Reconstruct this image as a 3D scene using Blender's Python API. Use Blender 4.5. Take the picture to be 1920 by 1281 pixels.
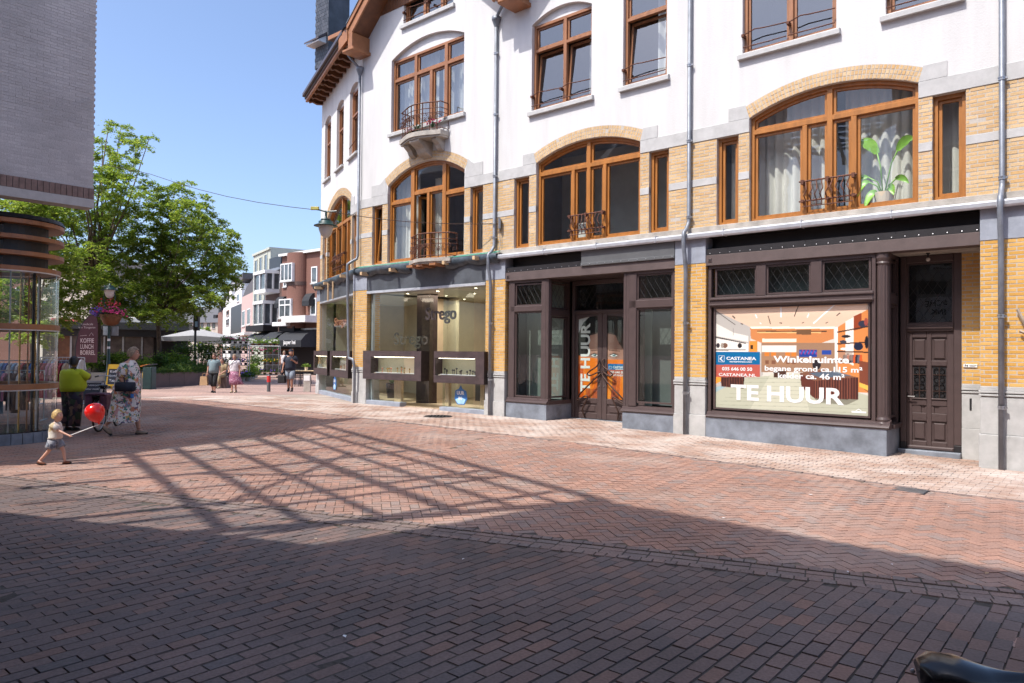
import bpy, bmesh, math, random
import numpy as np
from mathutils import Vector, Matrix
for o in list(bpy.data.objects): bpy.data.objects.remove(o)
C = bpy.context.scene.collection
R = random.Random(7); NR = np.random.RandomState(11)
PI = math.pi
SC = bpy.context.scene
# ---------------------------------------------------------------- camera
CH = 1.72; FPX = 1365.0
_roll = math.radians(.5); _pit = math.atan((662-640.5)/FPX)
_fw = np.array([0, math.cos(_pit), math.sin(_pit)]); _r0 = np.array([1., 0, 0]); _u0 = np.cross(_r0, _fw)
_up = _u0*math.cos(_roll)-_r0*math.sin(_roll); _rt = _r0*math.cos(_roll)+_u0*math.sin(_roll)
cam = bpy.data.objects.new('camera', bpy.data.cameras.new('camera')); C.objects.link(cam)
cam.matrix_world = Matrix(((_rt[0], _up[0], -_fw[0], 0), (_rt[1], _up[1], -_fw[1], 0), (_rt[2], _up[2], -_fw[2], CH), (0, 0, 0, 1)))
cam.data.sensor_width = 36; cam.data.lens = FPX/1920*36; cam.data.clip_end = 2000; cam.data.clip_start = .05
SC.camera = cam
# facade frame: s runs right along the shop front, y into it
DD = np.array([.75604072, -.65452458, 0]); NN = np.array([.65452458, .75604072, 0]); OO = np.array([7.33728, 11.40935, 0])
ROT = math.atan2(DD[1], DD[0])
def Wd(s, y, z=0.): p = OO+DD*s+NN*y; return Vector((p[0], p[1], z))
def loc(x, y): d = np.array([x, y, 0])-OO; return float(d@DD), float(d@NN)
def proj(P):
    d = np.asarray(P, float)-np.array([0, 0, CH]); z = d@_fw
    return 960+FPX*(d@_rt)/z, 640.5-FPX*(d@_up)/z, z
def onray(u, v, Y):
    "the point seen in the photograph at u, v that lies Y metres ahead"
    d = _fw+_rt*(u-960)/FPX-_up*(v-640.5)/FPX
    return Vector(d*(Y/d[1]))+Vector((0, 0, CH))
def gz(x, y):
    s, yy = loc(x, y); t = -s
    a = max(0., t); w = min(1, max(0, (yy+9)/6)); w = w*w*(3-2*w)
    e = min(1, max(0, (t-19)/8)); e = 1-e*e*(3-2*e)
    return .21*(1-math.exp(-a/6.5))*w*e
# ---------------------------------------------------------------- light
SL = DD*.14+NN*.62-np.array([0, 0, 1.])           # the way sunlight travels
SUNV = -SL/np.linalg.norm(SL)
sun = bpy.data.objects.new('sun', bpy.data.lights.new('sun', 'SUN')); C.objects.link(sun)
sun.data.energy = 2.75; sun.data.angle = math.radians(.55); sun.data.color = (1, .95, .89)
sun.rotation_euler = Vector(SUNV).to_track_quat('Z', 'Y').to_euler()
W = bpy.data.worlds.new('World'); SC.world = W; W.use_nodes = True
nt = W.node_tree; bg = nt.nodes['Background']
sky = nt.nodes.new('ShaderNodeTexSky'); sky.sky_type = 'NISHITA'; sky.sun_disc = False
sky.sun_elevation = math.asin(SUNV[2]); sky.sun_rotation = math.atan2(SUNV[0], SUNV[1])
sky.air_density = .72; sky.dust_density = 2.6; sky.ozone_density = 3.3
bg.inputs[1].default_value = .15
nt.links.new(sky.outputs[0], bg.inputs[0])
SC.view_settings.view_transform = 'Standard'; SC.view_settings.look = 'None'; SC.view_settings.gamma = 1
SC.view_settings.use_curve_mapping = False; SC.view_settings.exposure = 1.05
SC.render.engine = 'CYCLES'; SC.cycles.use_denoising = True; SC.cycles.max_bounces = 8; SC.cycles.transparent_max_bounces = 24
SC.cycles.diffuse_bounces = 3; SC.cycles.glossy_bounces = 4; SC.cycles.sample_clamp_indirect = 6; SC.cycles.caustics_reflective = False
# ---------------------------------------------------------------- materials
def mat(name, col, rough=.7, metal=0, var=.12, scale=6., bump=0., bscale=40., col2=None, spec=.5, stretch=None, coat=0):
    m = bpy.data.materials.new(name); m.use_nodes = True; t = m.node_tree; b = t.nodes['Principled BSDF']
    b.inputs['Roughness'].default_value = rough; b.inputs['Metallic'].default_value = metal
    b.inputs['Specular IOR Level'].default_value = spec
    if coat: b.inputs['Coat Weight'].default_value = coat; b.inputs['Coat Roughness'].default_value = .1
    c2 = col2 or tuple(c*(1-var*2) for c in col); c1 = col if col2 else tuple(min(1, c*(1+var)) for c in col)
    tx = t.nodes.new('ShaderNodeTexCoord'); mpn = t.nodes.new('ShaderNodeMapping')
    if stretch: mpn.inputs['Scale'].default_value = stretch
    n = t.nodes.new('ShaderNodeTexNoise'); n.inputs['Scale'].default_value = scale; n.inputs['Detail'].default_value = 6; n.inputs['Roughness'].default_value = .65
    r = t.nodes.new('ShaderNodeValToRGB'); r.color_ramp.elements[0].position = .32; r.color_ramp.elements[1].position = .68
    r.color_ramp.elements[0].color = (*c2, 1); r.color_ramp.elements[1].color = (*c1, 1)
    t.links.new(tx.outputs['Object'], mpn.inputs[0]); t.links.new(mpn.outputs[0], n.inputs[0]); t.links.new(n.outputs[0], r.inputs[0]); t.links.new(r.outputs[0], b.inputs['Base Color'])
    if bump:
        n2 = t.nodes.new('ShaderNodeTexNoise'); n2.inputs['Scale'].default_value = bscale; n2.inputs['Detail'].default_value = 4
        bp = t.nodes.new('ShaderNodeBump'); bp.inputs['Strength'].default_value = bump; bp.inputs['Distance'].default_value = .02
        t.links.new(tx.outputs['Object'], n2.inputs[0]); t.links.new(n2.outputs[0], bp.inputs['Height']); t.links.new(bp.outputs[0], b.inputs['Normal'])
    return m
def ramp_mat(name, stops, rough=.75, src='rnd', dust=None, bump=.15, spec=.4, speck=.25, dirt=0.):
    "each piece picks one tone of the ramp; fine specks and dirt on top"
    m = bpy.data.materials.new(name); m.use_nodes = True; t = m.node_tree; b = t.nodes['Principled BSDF']; L = t.links.new
    b.inputs['Roughness'].default_value = rough; b.inputs['Specular IOR Level'].default_value = spec
    if src == 'obj': a = t.nodes.new('ShaderNodeObjectInfo').outputs['Random']
    else:
        an = t.nodes.new('ShaderNodeAttribute'); an.attribute_name = src; a = an.outputs['Fac']
    r = t.nodes.new('ShaderNodeValToRGB'); e = r.color_ramp.elements
    while len(e) < len(stops): e.new(.5)
    for i, (p, c) in enumerate(stops): e[i].position = p; e[i].color = (*c, 1)
    L(a, r.inputs[0])
    g = t.nodes.new('ShaderNodeNewGeometry'); n = t.nodes.new('ShaderNodeTexNoise'); n.inputs['Scale'].default_value = 55; n.inputs['Detail'].default_value = 3
    L(g.outputs['Position'], n.inputs[0])
    mr = t.nodes.new('ShaderNodeMapRange'); mr.inputs[1].default_value = .3; mr.inputs[2].default_value = .7; mr.inputs[3].default_value = 1-speck; mr.inputs[4].default_value = 1+speck
    L(n.outputs[0], mr.inputs[0])
    hs = t.nodes.new('ShaderNodeMixRGB'); hs.blend_type = 'MULTIPLY'; hs.inputs[0].default_value = 1
    L(r.outputs[0], hs.inputs[1]); L(mr.outputs[0], hs.inputs[2]); out = hs.outputs[0]
    if dirt:
        nd = t.nodes.new('ShaderNodeTexNoise'); nd.inputs['Scale'].default_value = .9; nd.inputs['Detail'].default_value = 5; L(g.outputs['Position'], nd.inputs[0])
        m2 = t.nodes.new('ShaderNodeMapRange'); m2.inputs[1].default_value = .35; m2.inputs[2].default_value = .7; m2.inputs[3].default_value = 1-dirt; m2.inputs[4].default_value = 1+dirt*.6
        L(nd.outputs[0], m2.inputs[0]); h2 = t.nodes.new('ShaderNodeMixRGB'); h2.blend_type = 'MULTIPLY'; h2.inputs[0].default_value = 1
        L(out, h2.inputs[1]); L(m2.outputs[0], h2.inputs[2]); out = h2.outputs[0]
    if dust:
        nd = t.nodes.new('ShaderNodeTexNoise'); nd.inputs['Scale'].default_value = dust[1]; nd.inputs['Detail'].default_value = 6; nd.inputs['Roughness'].default_value = .6
        L(g.outputs['Position'], nd.inputs[0])
        m3 = t.nodes.new('ShaderNodeMapRange'); m3.inputs[1].default_value = dust[2]; m3.inputs[2].default_value = dust[3]; m3.inputs[3].default_value = 0; m3.inputs[4].default_value = dust[4]
        L(nd.outputs[0], m3.inputs[0]); h3 = t.nodes.new('ShaderNodeMixRGB'); L(m3.outputs[0], h3.inputs[0]); L(out, h3.inputs[1]); h3.inputs[2].default_value = (*dust[0], 1); out = h3.outputs[0]
    L(out, b.inputs['Base Color'])
    if bump:
        bp = t.nodes.new('ShaderNodeBump'); bp.inputs['Strength'].default_value = bump; bp.inputs['Distance'].default_value = .01
        L(n.outputs[0], bp.inputs['Height']); L(bp.outputs[0], b.inputs['Normal'])
    return m
def glass_mat(name, tint=(.9, .95, .93), ior=1.75, rough=.0, opac=0., wob=0.):
    m = bpy.data.materials.new(name); m.use_nodes = True; t = m.node_tree; t.nodes.remove(t.nodes['Principled BSDF']); L = t.links.new
    tr = t.nodes.new('ShaderNodeBsdfTransparent'); tr.inputs[0].default_value = (*tint, 1)
    gl = t.nodes.new('ShaderNodeBsdfGlossy'); gl.inputs['Roughness'].default_value = rough; gl.inputs[0].default_value = (1, 1, 1, 1)
    f = t.nodes.new('ShaderNodeFresnel'); x = t.nodes.new('ShaderNodeMixShader')
    ge = t.nodes.new('ShaderNodeNewGeometry'); mr = t.nodes.new('ShaderNodeMapRange'); mr.inputs[3].default_value = ior; mr.inputs[4].default_value = 1/ior   # the same reflection from both sides of a thin pane
    L(ge.outputs['Backfacing'], mr.inputs[0]); L(mr.outputs[0], f.inputs[0])
    L(f.outputs[0], x.inputs[0]); L(tr.outputs[0], x.inputs[1]); L(gl.outputs[0], x.inputs[2])
    if wob:
        n = t.nodes.new('ShaderNodeTexNoise'); n.inputs['Scale'].default_value = 1.3; bp = t.nodes.new('ShaderNodeBump'); bp.inputs['Strength'].default_value = wob; bp.inputs['Distance'].default_value = .05
        tx = t.nodes.new('ShaderNodeTexCoord'); L(tx.outputs['Object'], n.inputs[0]); L(n.outputs[0], bp.inputs['Height']); L(bp.outputs[0], gl.inputs['Normal'])
    L(x.outputs[0], t.nodes['Material Output'].inputs[0]); return m
def leaf_mat(name, stops, trans=.35):
    m = ramp_mat(name, stops, rough=.55, bump=0, speck=.1); t = m.node_tree; L = t.links.new
    b = t.nodes['Principled BSDF']; src = b.inputs['Base Color'].links[0].from_socket
    tl = t.nodes.new('ShaderNodeBsdfTranslucent'); x = t.nodes.new('ShaderNodeMixShader'); x.inputs[0].default_value = trans
    hs = t.nodes.new('ShaderNodeHueSaturation'); hs.inputs['Value'].default_value = 1.5; hs.inputs['Saturation'].default_value = 1.1
    L(src, hs.inputs['Color']); L(hs.outputs[0], tl.inputs[0]); L(b.outputs[0], x.inputs[1]); L(tl.outputs[0], x.inputs[2]); L(x.outputs[0], t.nodes['Material Output'].inputs[0]); return m
def emit_mat(name, col, s):
    m = bpy.data.materials.new(name); m.use_nodes = True; b = m.node_tree.nodes['Principled BSDF']
    b.inputs['Base Color'].default_value = (*col, 1); b.inputs['Emission Color'].default_value = (*col, 1); b.inputs['Emission Strength'].default_value = s; return m
def print_mat(name, rough=.35, attr='ink'):
    m = bpy.data.materials.new(name); m.use_nodes = True; t = m.node_tree; b = t.nodes['Principled BSDF']; b.inputs['Roughness'].default_value = rough
    a = t.nodes.new('ShaderNodeAttribute'); a.attribute_name = attr; t.links.new(a.outputs['Color'], b.inputs['Base Color']); return m
M = {}
def defm(k, *a, **kw): M[k] = mat(k, *a, **kw)
defm('plaster', (.61, .605, .6), .9, var=.05, scale=1.6, bump=.18, bscale=45, stretch=(1.6, 1.6, .22))
defm('stone', (.46, .46, .455), .8, var=.07, scale=5, bump=.15, bscale=90)
defm('dadostone', (.44, .44, .43), .75, var=.1, scale=3.5, bump=.2, bscale=120)
defm('bluestone', (.2, .225, .265), .55, var=.22, scale=2.6, bump=.1, bscale=80)
defm('padstone', (.3, .33, .39), .6, var=.12, scale=3, bump=.1, bscale=80)
defm('concrete', (.42, .385, .34), .85, var=.16, scale=4, bump=.25, bscale=70)
defm('mortar', (.48, .44, .39), .9, var=.1, scale=30)
defm('wood', (.38, .15, .032), .42, var=.14, scale=3, stretch=(3, 3, .4), bump=.05, bscale=30)
defm('woodup', (.31, .135, .06), .42, var=.14, scale=3, stretch=(3, 3, .4))
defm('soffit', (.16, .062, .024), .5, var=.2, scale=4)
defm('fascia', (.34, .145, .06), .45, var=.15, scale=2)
defm('zinc', (.21, .23, .265), .5, .35, var=.14, scale=4, bump=.06, bscale=30)
defm('gutterzinc', (.5, .52, .56), .4, .35, var=.1, scale=4, bump=.08, bscale=20)
defm('brownpaint', (.075, .052, .05), .38, var=.06, scale=6)
defm('brownbeam', (.105, .078, .074), .5, var=.1, scale=3)
defm('blacksteel', (.016, .014, .016), .5, var=.15, scale=4)
defm('greypanel', (.13, .135, .14), .4, .2, var=.06, scale=3)
defm('slate', (.075, .085, .1), .6, var=.22, scale=1.8, bump=.08, bscale=40)
defm('iron', (.06, .03, .022), .55, .4, var=.2, scale=12)
defm('rustiron', (.13, .05, .03), .7, .3, var=.25, scale=14)
defm('black', (.012, .012, .014), .5, var=.1)
defm('blackgloss', (.01, .01, .011), .22, var=.1)
defm('curtain', (.62, .61, .56), .9, var=.05, scale=3)
defm('inside', (.2, .185, .165), .9, var=.08, scale=2)
defm('insidedark', (.07, .068, .066), .9, var=.15, scale=2)
defm('cream', (.66, .57, .43), .7, var=.05, scale=2)
defm('floorwood', (.42, .32, .21), .5, var=.2, scale=3, stretch=(1, 8, 1))
defm('corten', (.062, .04, .04), .55, var=.2, scale=5, bump=.06)
defm('white', (.78, .78, .77), .5, var=.03)
defm('whitepaint', (.7, .69, .66), .5, var=.05)
defm('tarp', (.055, .075, .095), .4, var=.3, scale=6, bump=.3, bscale=12)
defm('tarpgreen', (.03, .25, .17), .5, var=.2, scale=12)
defm('pine', (.6, .42, .24), .7, var=.15, scale=12, stretch=(6, 6, 1))
defm('lampgreen', (.012, .045, .042), .4, var=.15)
defm('opal', (.55, .53, .5), .35, var=.04)
defm('steel', (.42, .43, .45), .35, .8, var=.1)
defm('lead', (.05, .052, .055), .6, .2, var=.1)
M['glass'] = glass_mat('window_glass', (.93, .96, .95), 1.75, wob=.05)
M['glassup'] = glass_mat('upper_glass', (.84, .88, .9), 2.5, wob=.04)
M['shopglass'] = glass_mat('shop_glass', (.86, .93, .9), 1.5)
M['darkglass'] = glass_mat('dark_glass', (.5, .56, .54), 1.6, wob=.03)
M['clear'] = glass_mat('clear_glass', (.9, .94, .93), 1.42)
M['print'] = print_mat('poster_print')
M['spot'] = emit_mat('lit_spot', (1, .86, .66), 14); M['strip'] = emit_mat('lit_strip', (1, .86, .66), 6)
defm('tonegrey', (.11, .12, .115), .85, var=.05); defm('tonegreen', (.15, .175, .155), .85, var=.06, scale=1)  # tones of the panels added behind shop panes
# ---------------------------------------------------------------- mesh building
class MB:
    def __init__(s): s.v = []; s.f = []; s.mi = []; s.ms = []; s.cur = 0; s.sm = []; s.smooth = False; s.xf = None
    def m(s, k):
        k = M[k] if isinstance(k, str) else k
        if k not in s.ms: s.ms.append(k)
        s.cur = s.ms.index(k); return s
    def add(s, vs, fs):
        b = len(s.v)
        if s.xf: vs = [s.xf(*p) for p in vs]
        s.v += [tuple(p) for p in vs]; s.f += [tuple(b+i for i in f) for f in fs]; s.mi += [s.cur]*len(fs); s.sm += [s.smooth]*len(fs)
    def poly(s, *p): s.add(p, [tuple(range(len(p)))])
    def box(s, x0, x1, y0, y1, z0, z1):
        s.add([(x0, y0, z0), (x1, y0, z0), (x1, y1, z0), (x0, y1, z0), (x0, y0, z1), (x1, y0, z1), (x1, y1, z1), (x0, y1, z1)],
              [(0, 3, 2, 1), (4, 5, 6, 7), (0, 1, 5, 4), (1, 2, 6, 5), (2, 3, 7, 6), (3, 0, 4, 7)])
    def bbox(s, x0, x1, y0, y1, z0, z1, b=.01):
        "a box with a chamfered front (y0) face"
        s.add([(x0, y0+b, z0), (x1, y0+b, z0), (x1, y1, z0), (x0, y1, z0), (x0, y0+b, z1), (x1, y0+b, z1), (x1, y1, z1), (x0, y1, z1),
               (x0+b, y0, z0+b), (x1-b, y0, z0+b), (x1-b, y0, z1-b), (x0+b, y0, z1-b)],
              [(0, 3, 2, 1), (4, 5, 6, 7), (1, 2, 6, 5), (2, 3, 7, 6), (3, 0, 4, 7), (8, 9, 10, 11), (0, 1, 9, 8), (1, 5, 10, 9), (5, 4, 11, 10), (4, 0, 8, 11)])
    def prism(s, pts, a0, a1, ax='y'):
        "2-D outline pushed along an axis: ax y -> pts are x,z ; ax x -> y,z ; ax z -> x,y"
        n = len(pts); f = {'y': lambda p, a: (p[0], a, p[1]), 'x': lambda p, a: (a, p[0], p[1]), 'z': lambda p, a: (p[0], p[1], a)}[ax]
        s.add([f(p, a0) for p in pts]+[f(p, a1) for p in pts], [tuple(range(n))[::-1], tuple(range(n, 2*n))]+[(i, (i+1) % n, n+(i+1) % n, n+i) for i in range(n)])
    def tube(s, path, r, n=6, cap=True, r2=None):
        path = [Vector(p) for p in path]; k = len(path); vs = []; fs = []
        rs = r if isinstance(r, (list, tuple)) else [r+(r2-r)*i/(k-1) if r2 is not None else r for i in range(k)]
        ref = None
        for i, p in enumerate(path):
            t = (path[min(i+1, k-1)]-path[max(i-1, 0)]); t = t.normalized() if t.length > 1e-9 else Vector((0, 0, 1))
            if ref is None: ref = Vector((0, 0, 1)) if abs(t.z) < .9 else Vector((1, 0, 0))
            a = t.cross(ref); a = a.normalized() if a.length > 1e-6 else t.orthogonal().normalized(); b = a.cross(t).normalized(); ref = b
            for j in range(n):
                q = 2*PI*j/n; vs.append(p+(a*math.cos(q)+b*math.sin(q))*rs[i])
        for i in range(k-1):
            for j in range(n): fs.append((i*n+j, i*n+(j+1) % n, (i+1)*n+(j+1) % n, (i+1)*n+j))
        if cap: fs += [tuple(range(n))[::-1], tuple(range((k-1)*n, k*n))]
        s.add(vs, fs)
    def lathe(s, prof, c=(0, 0, 0), n=14, a0=0, a1=2*PI, sx=1, sy=1):
        full = abs(a1-a0-2*PI) < 1e-6; m = n if full else n+1; vs = []; fs = []
        for (r, z) in prof:
            for j in range(m):
                q = a0+(a1-a0)*j/n; vs.append((c[0]+r*math.cos(q)*sx, c[1]+r*math.sin(q)*sy, c[2]+z))
        for i in range(len(prof)-1):
            for j in range(n): fs.append((i*m+j, i*m+(j+1) % m, (i+1)*m+(j+1) % m, (i+1)*m+j))
        s.add(vs, fs)
    def ball(s, c, r, n=10, k=6, sc=(1, 1, 1)):
        vs = []; fs = []
        for i in range(k+1):
            th = PI*i/k
            for j in range(n): q = 2*PI*j/n; vs.append((c[0]+r*sc[0]*math.sin(th)*math.cos(q), c[1]+r*sc[1]*math.sin(th)*math.sin(q), c[2]+r*sc[2]*math.cos(th)))
        for i in range(k):
            for j in range(n): fs.append((i*n+j, (i+1)*n+j, (i+1)*n+(j+1) % n, i*n+(j+1) % n))
        s.add(vs, fs)
    def ring(s, pts, t, y0, y1, back=True):
        "a frame of width t along a closed convex x,z outline (counter-clockwise seen from -y)"
        inn = inset(pts, t); n = len(pts); vs = [(p[0], y0, p[1]) for p in pts]+[(p[0], y0, p[1]) for p in inn]+[(p[0], y1, p[1]) for p in inn]+[(p[0], y1, p[1]) for p in pts]; fs = []
        for i in range(n):
            j = (i+1) % n; fs += [(i, j, n+j, n+i), (n+i, n+j, 2*n+j, 2*n+i), (3*n+i, 3*n+j, j, i)]
            if back: fs.append((2*n+i, 2*n+j, 3*n+j, 3*n+i))
        s.add(vs, fs); return inn
    def build(s, name, parent=None, loc=None, rz=None, smooth=None, auto=None):
        me = bpy.data.meshes.new(name); me.from_pydata(s.v, [], s.f)
        for k in s.ms: me.materials.append(k)
        if s.f:
            me.polygons.foreach_set('material_index', s.mi)
            me.polygons.foreach_set('use_smooth', [bool(smooth)]*len(s.f) if smooth is not None else s.sm)
        me.update(); o = bpy.data.objects.new(name, me); C.objects.link(o)
        if parent: o.parent = parent
        if loc is not None: o.location = loc
        if rz is not None: o.rotation_euler = (0, 0, rz)
        return o
def inset(pts, t):
    n = len(pts); out = []
    for i in range(n):
        p, a, b = Vector(pts[i]), Vector(pts[i-1]), Vector(pts[(i+1) % n])
        d1 = (p-a).normalized(); d2 = (b-p).normalized(); n1 = Vector((-d1.y, d1.x)); n2 = Vector((-d2.y, d2.x)); m_ = n1+n2
        out.append(tuple(p+m_*(t/max(.3, 1+n1.dot(n2)))))
    return out
def thing(name, label, cat, loc=(0, 0, 0), rz=0, group=None):
    o = bpy.data.objects.new(name, None); C.objects.link(o); o.location = loc; o.rotation_euler = (0, 0, rz); o.empty_display_size = .2
    return tag(o, label, cat, group)
def tag(o, label, cat, group=None):
    o['label'] = label; o['category'] = cat
    if group: o['group'] = group
    return o
def kind(o, k='structure'): o['kind'] = k; return o
def copy_tree(o, parent=None):
    c = o.copy(); C.objects.link(c); c.parent = parent
    for ch in list(o.children): copy_tree(ch, c)
    return c
def place(o, loc, rz=0, label=None, group=None):
    o.location = loc; o.rotation_euler = (0, 0, rz)
    if label: o['label'] = label
    if group: o['group'] = group
    return o
def pieces(name, parent, boxes, material, attr='rnd', k='stuff'):
    "many blocks in one mesh: (n,8,3) corner array, each block with its own tone"
    b = np.asarray(boxes, dtype=np.float32); n = len(b); me = bpy.data.meshes.new(name)
    F = np.array([[4, 5, 6, 7], [0, 1, 5, 4], [1, 2, 6, 5], [2, 3, 7, 6], [3, 0, 4, 7]])
    fs = (F[None]+(np.arange(n)*8)[:, None, None]).reshape(-1)
    me.vertices.add(n*8); me.vertices.foreach_set('co', b.reshape(-1)); me.loops.add(len(fs)); me.loops.foreach_set('vertex_index', fs.astype(np.int32))
    me.polygons.add(n*5); me.polygons.foreach_set('loop_start', (np.arange(n*5)*4).astype(np.int32)); me.update(calc_edges=True)
    a = me.attributes.new(attr, 'FLOAT', 'POINT'); a.data.foreach_set('value', np.repeat(NR.rand(n), 8).astype(np.float32))
    me.polygons.foreach_set('use_smooth', [False]*(n*5)); me.materials.append(material); me.update(); o = bpy.data.objects.new(name, me); C.objects.link(o)
    if parent: o.parent = parent
    if k: o['kind'] = k
    return o
def block(x0, x1, y0, y1, z0, z1, b=.004):
    "a brick in a wall whose face looks towards -y; order: back four corners, front four (slightly smaller)"
    return [(x0, y1, z0), (x1, y1, z0), (x1, y1, z1), (x0, y1, z1), (x0+b, y0, z0+b), (x1-b, y0, z0+b), (x1-b, y0, z1-b), (x0+b, y0, z1-b)]
_fc = {}
def text(body, size, parent, material, loc=(0, 0, 0), rot=(PI/2, 0, 0), align='LEFT', name='lettering', bold=0., ext=.001, sx=1., width=None, spacing=1., split=False):
    c = bpy.data.curves.new(name, 'FONT'); c.body = body; c.size = size; c.align_x = align; c.extrude = ext; c.offset = bold; c.space_character = spacing; c.resolution_u = 3
    t = bpy.data.objects.new('tmp', c); me = bpy.data.meshes.new_from_object(t); bpy.data.objects.remove(t); bpy.data.curves.remove(c); me.name = name
    xs = [v.co.x for v in me.vertices]; k = sx
    if width and xs: k = width/max(1e-6, max(xs)-min(xs))
    for v in me.vertices: v.co.x *= k
    me.materials.clear(); me.materials.append(M[material] if isinstance(material, str) else material)
    if split:                       # big letters are pieces of their own
        n = len(me.vertices); par = list(range(n))
        def root(i):
            while par[i] != i: par[i] = par[par[i]]; i = par[i]
            return i
        for e in me.edges: par[root(e.vertices[0])] = root(e.vertices[1])
        comp = {}
        for p in me.polygons: comp.setdefault(root(p.vertices[0]), []).append(p)
        for ps in comp.values():
            ids = sorted({v for p in ps for v in p.vertices}); ix = {v: i for i, v in enumerate(ids)}; m2 = bpy.data.meshes.new('letter'); m2.from_pydata([tuple(me.vertices[v].co) for v in ids], [], [[ix[v] for v in p.vertices] for p in ps]); m2.materials.append(me.materials[0])
            o = bpy.data.objects.new('letter', m2); C.objects.link(o); o.parent = parent; o.location = loc; o.rotation_euler = rot
        return None
    o = bpy.data.objects.new(name, me); C.objects.link(o); o.parent = parent; o.location = loc; o.rotation_euler = rot; return o
# ================================================================ ground and paving
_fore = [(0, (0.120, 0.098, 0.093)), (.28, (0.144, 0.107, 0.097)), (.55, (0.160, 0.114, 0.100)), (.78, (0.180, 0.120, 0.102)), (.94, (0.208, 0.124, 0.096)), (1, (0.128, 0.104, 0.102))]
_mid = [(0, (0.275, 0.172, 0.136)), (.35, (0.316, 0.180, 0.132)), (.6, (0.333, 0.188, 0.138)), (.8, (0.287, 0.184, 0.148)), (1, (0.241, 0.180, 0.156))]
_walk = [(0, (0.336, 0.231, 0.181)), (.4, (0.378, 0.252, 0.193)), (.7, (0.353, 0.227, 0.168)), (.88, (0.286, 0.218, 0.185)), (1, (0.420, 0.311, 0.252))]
SAND = ((.52, .46, .41), .9, .42, .66, .8)
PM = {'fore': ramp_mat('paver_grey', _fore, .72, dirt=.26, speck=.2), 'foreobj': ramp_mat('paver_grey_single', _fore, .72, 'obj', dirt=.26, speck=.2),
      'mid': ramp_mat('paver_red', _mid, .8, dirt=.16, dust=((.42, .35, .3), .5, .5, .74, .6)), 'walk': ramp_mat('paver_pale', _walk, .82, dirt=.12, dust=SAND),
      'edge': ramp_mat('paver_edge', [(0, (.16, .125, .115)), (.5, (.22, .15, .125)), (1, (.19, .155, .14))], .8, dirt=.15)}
defm('joint', (.075, .064, .053), .95, var=.3, scale=9, bump=.3)
def smooth(a, b, x): x = min(1, max(0, (x-a)/(b-a))); return x*x*(3-2*x)
def band_y(s): return -7.28+.327*s            # the double row of edging bricks across the square
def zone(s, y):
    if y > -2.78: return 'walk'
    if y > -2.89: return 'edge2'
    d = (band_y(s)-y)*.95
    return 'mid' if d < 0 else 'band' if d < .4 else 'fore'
B_A = np.array([DD[0], DD[1]]); B_N = np.array([NN[0], NN[1]])
def world2(s, y): return OO[0]+DD[0]*s+NN[0]*y, OO[1]+DD[1]*s+NN[1]*y
def in_view(s, y, mar=90):
    x, yy = world2(s, y)
    if yy < 2.1 or yy > 26.5: return False
    u, v, d = proj((x, yy, 0)); return -mar < u < 1920+mar and v < 1281+130
def brick8(s, y, ang, L, Wd_, zt, tl, jit=.0025):
    c, sn = math.cos(ang), math.sin(ang); h = []
    tx, ty = tl
    for zz, f in ((-.045, 1), (0, 0)):
        for a, b in ((-1, -1), (1, -1), (1, 1), (-1, 1)):
            e = 0 if f else .002
            px = a*(L/2-e); py = b*(Wd_/2-e); ss = s+px*c-py*sn; yy = y+px*sn+py*c
            x, w = world2(ss, yy); h.append((x, w, zt+zz+(px*tx+py*ty if not f else 0)))
    return h
def good(s, y):
    if y > -.03 and not (-1.3 < s < 0 and y < .95) and not (-8.6 < s < -6.6 and y < 1.1) and not (-13.85 < s < -12.25 and y < 1.6): return False
    if s < -15.9 and y > (-15.9-s)*.42-.02: return s < -21.6 or y < 0
    return True
PB = {'fore': [], 'mid': [], 'walk': [], 'edge': []}; NEAR = []
def lay(z, s, y, ang, L, W_, key):
    if not in_view(s, y) or zone(s, y) != z or not good(s, y): return
    x, w = world2(s, y); zt = gz(x, w)+R.gauss(0, .0011)+.004*math.sin(s*2.1+.7*y)*math.sin(y*1.3-.4*s)+.003*math.sin(s*.9-y*2.3)
    a = ang+R.gauss(0, .008); tl = (R.gauss(0, .006), R.gauss(0, .008))
    if key == 'fore': NEAR.append((math.hypot(x, w), s, y, a, L-.004-R.random()*.0035, W_-.004-R.random()*.0025, zt, tl))
    else: PB[key].append(brick8(s, y, a, L-.0045, W_-.0045, zt, tl))
# running bond, courses running towards the shop front
def running(z, key, s0, s1, y0, y1, L=.208, W_=.104, bend=None):
    i = 0; s = s0
    while s < s1:
        y = y0+(L/2 if i % 2 else 0)+R.gauss(0, .006)
        while y < y1:
            ss = s; a = PI/2
            if bend: ss, a = bend(s, y)
            lay(z, ss, y, a, L, W_, key); y += L
        s += W_; i += 1
def bend(s, y):
    k = max(0., s+.2); q = -.035*k*(y+9)                     # the courses fan out a little towards the right
    w = .012*math.sin(y*1.7+s*.4)
    return s+q*.55*(1 if y < -9 else .6)+w, PI/2+.019*k
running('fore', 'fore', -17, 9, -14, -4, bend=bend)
def walkrows():
    j = 0; y = -2.78+.052
    while y < 1.8:
        s = -24+(.104 if j % 2 else 0)+R.gauss(0, .01)
        while s < 4.2: lay('walk', s, y, 0, .208, .104, 'walk'); s += .208
        y += .104; j += 1
walkrows()
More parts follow.
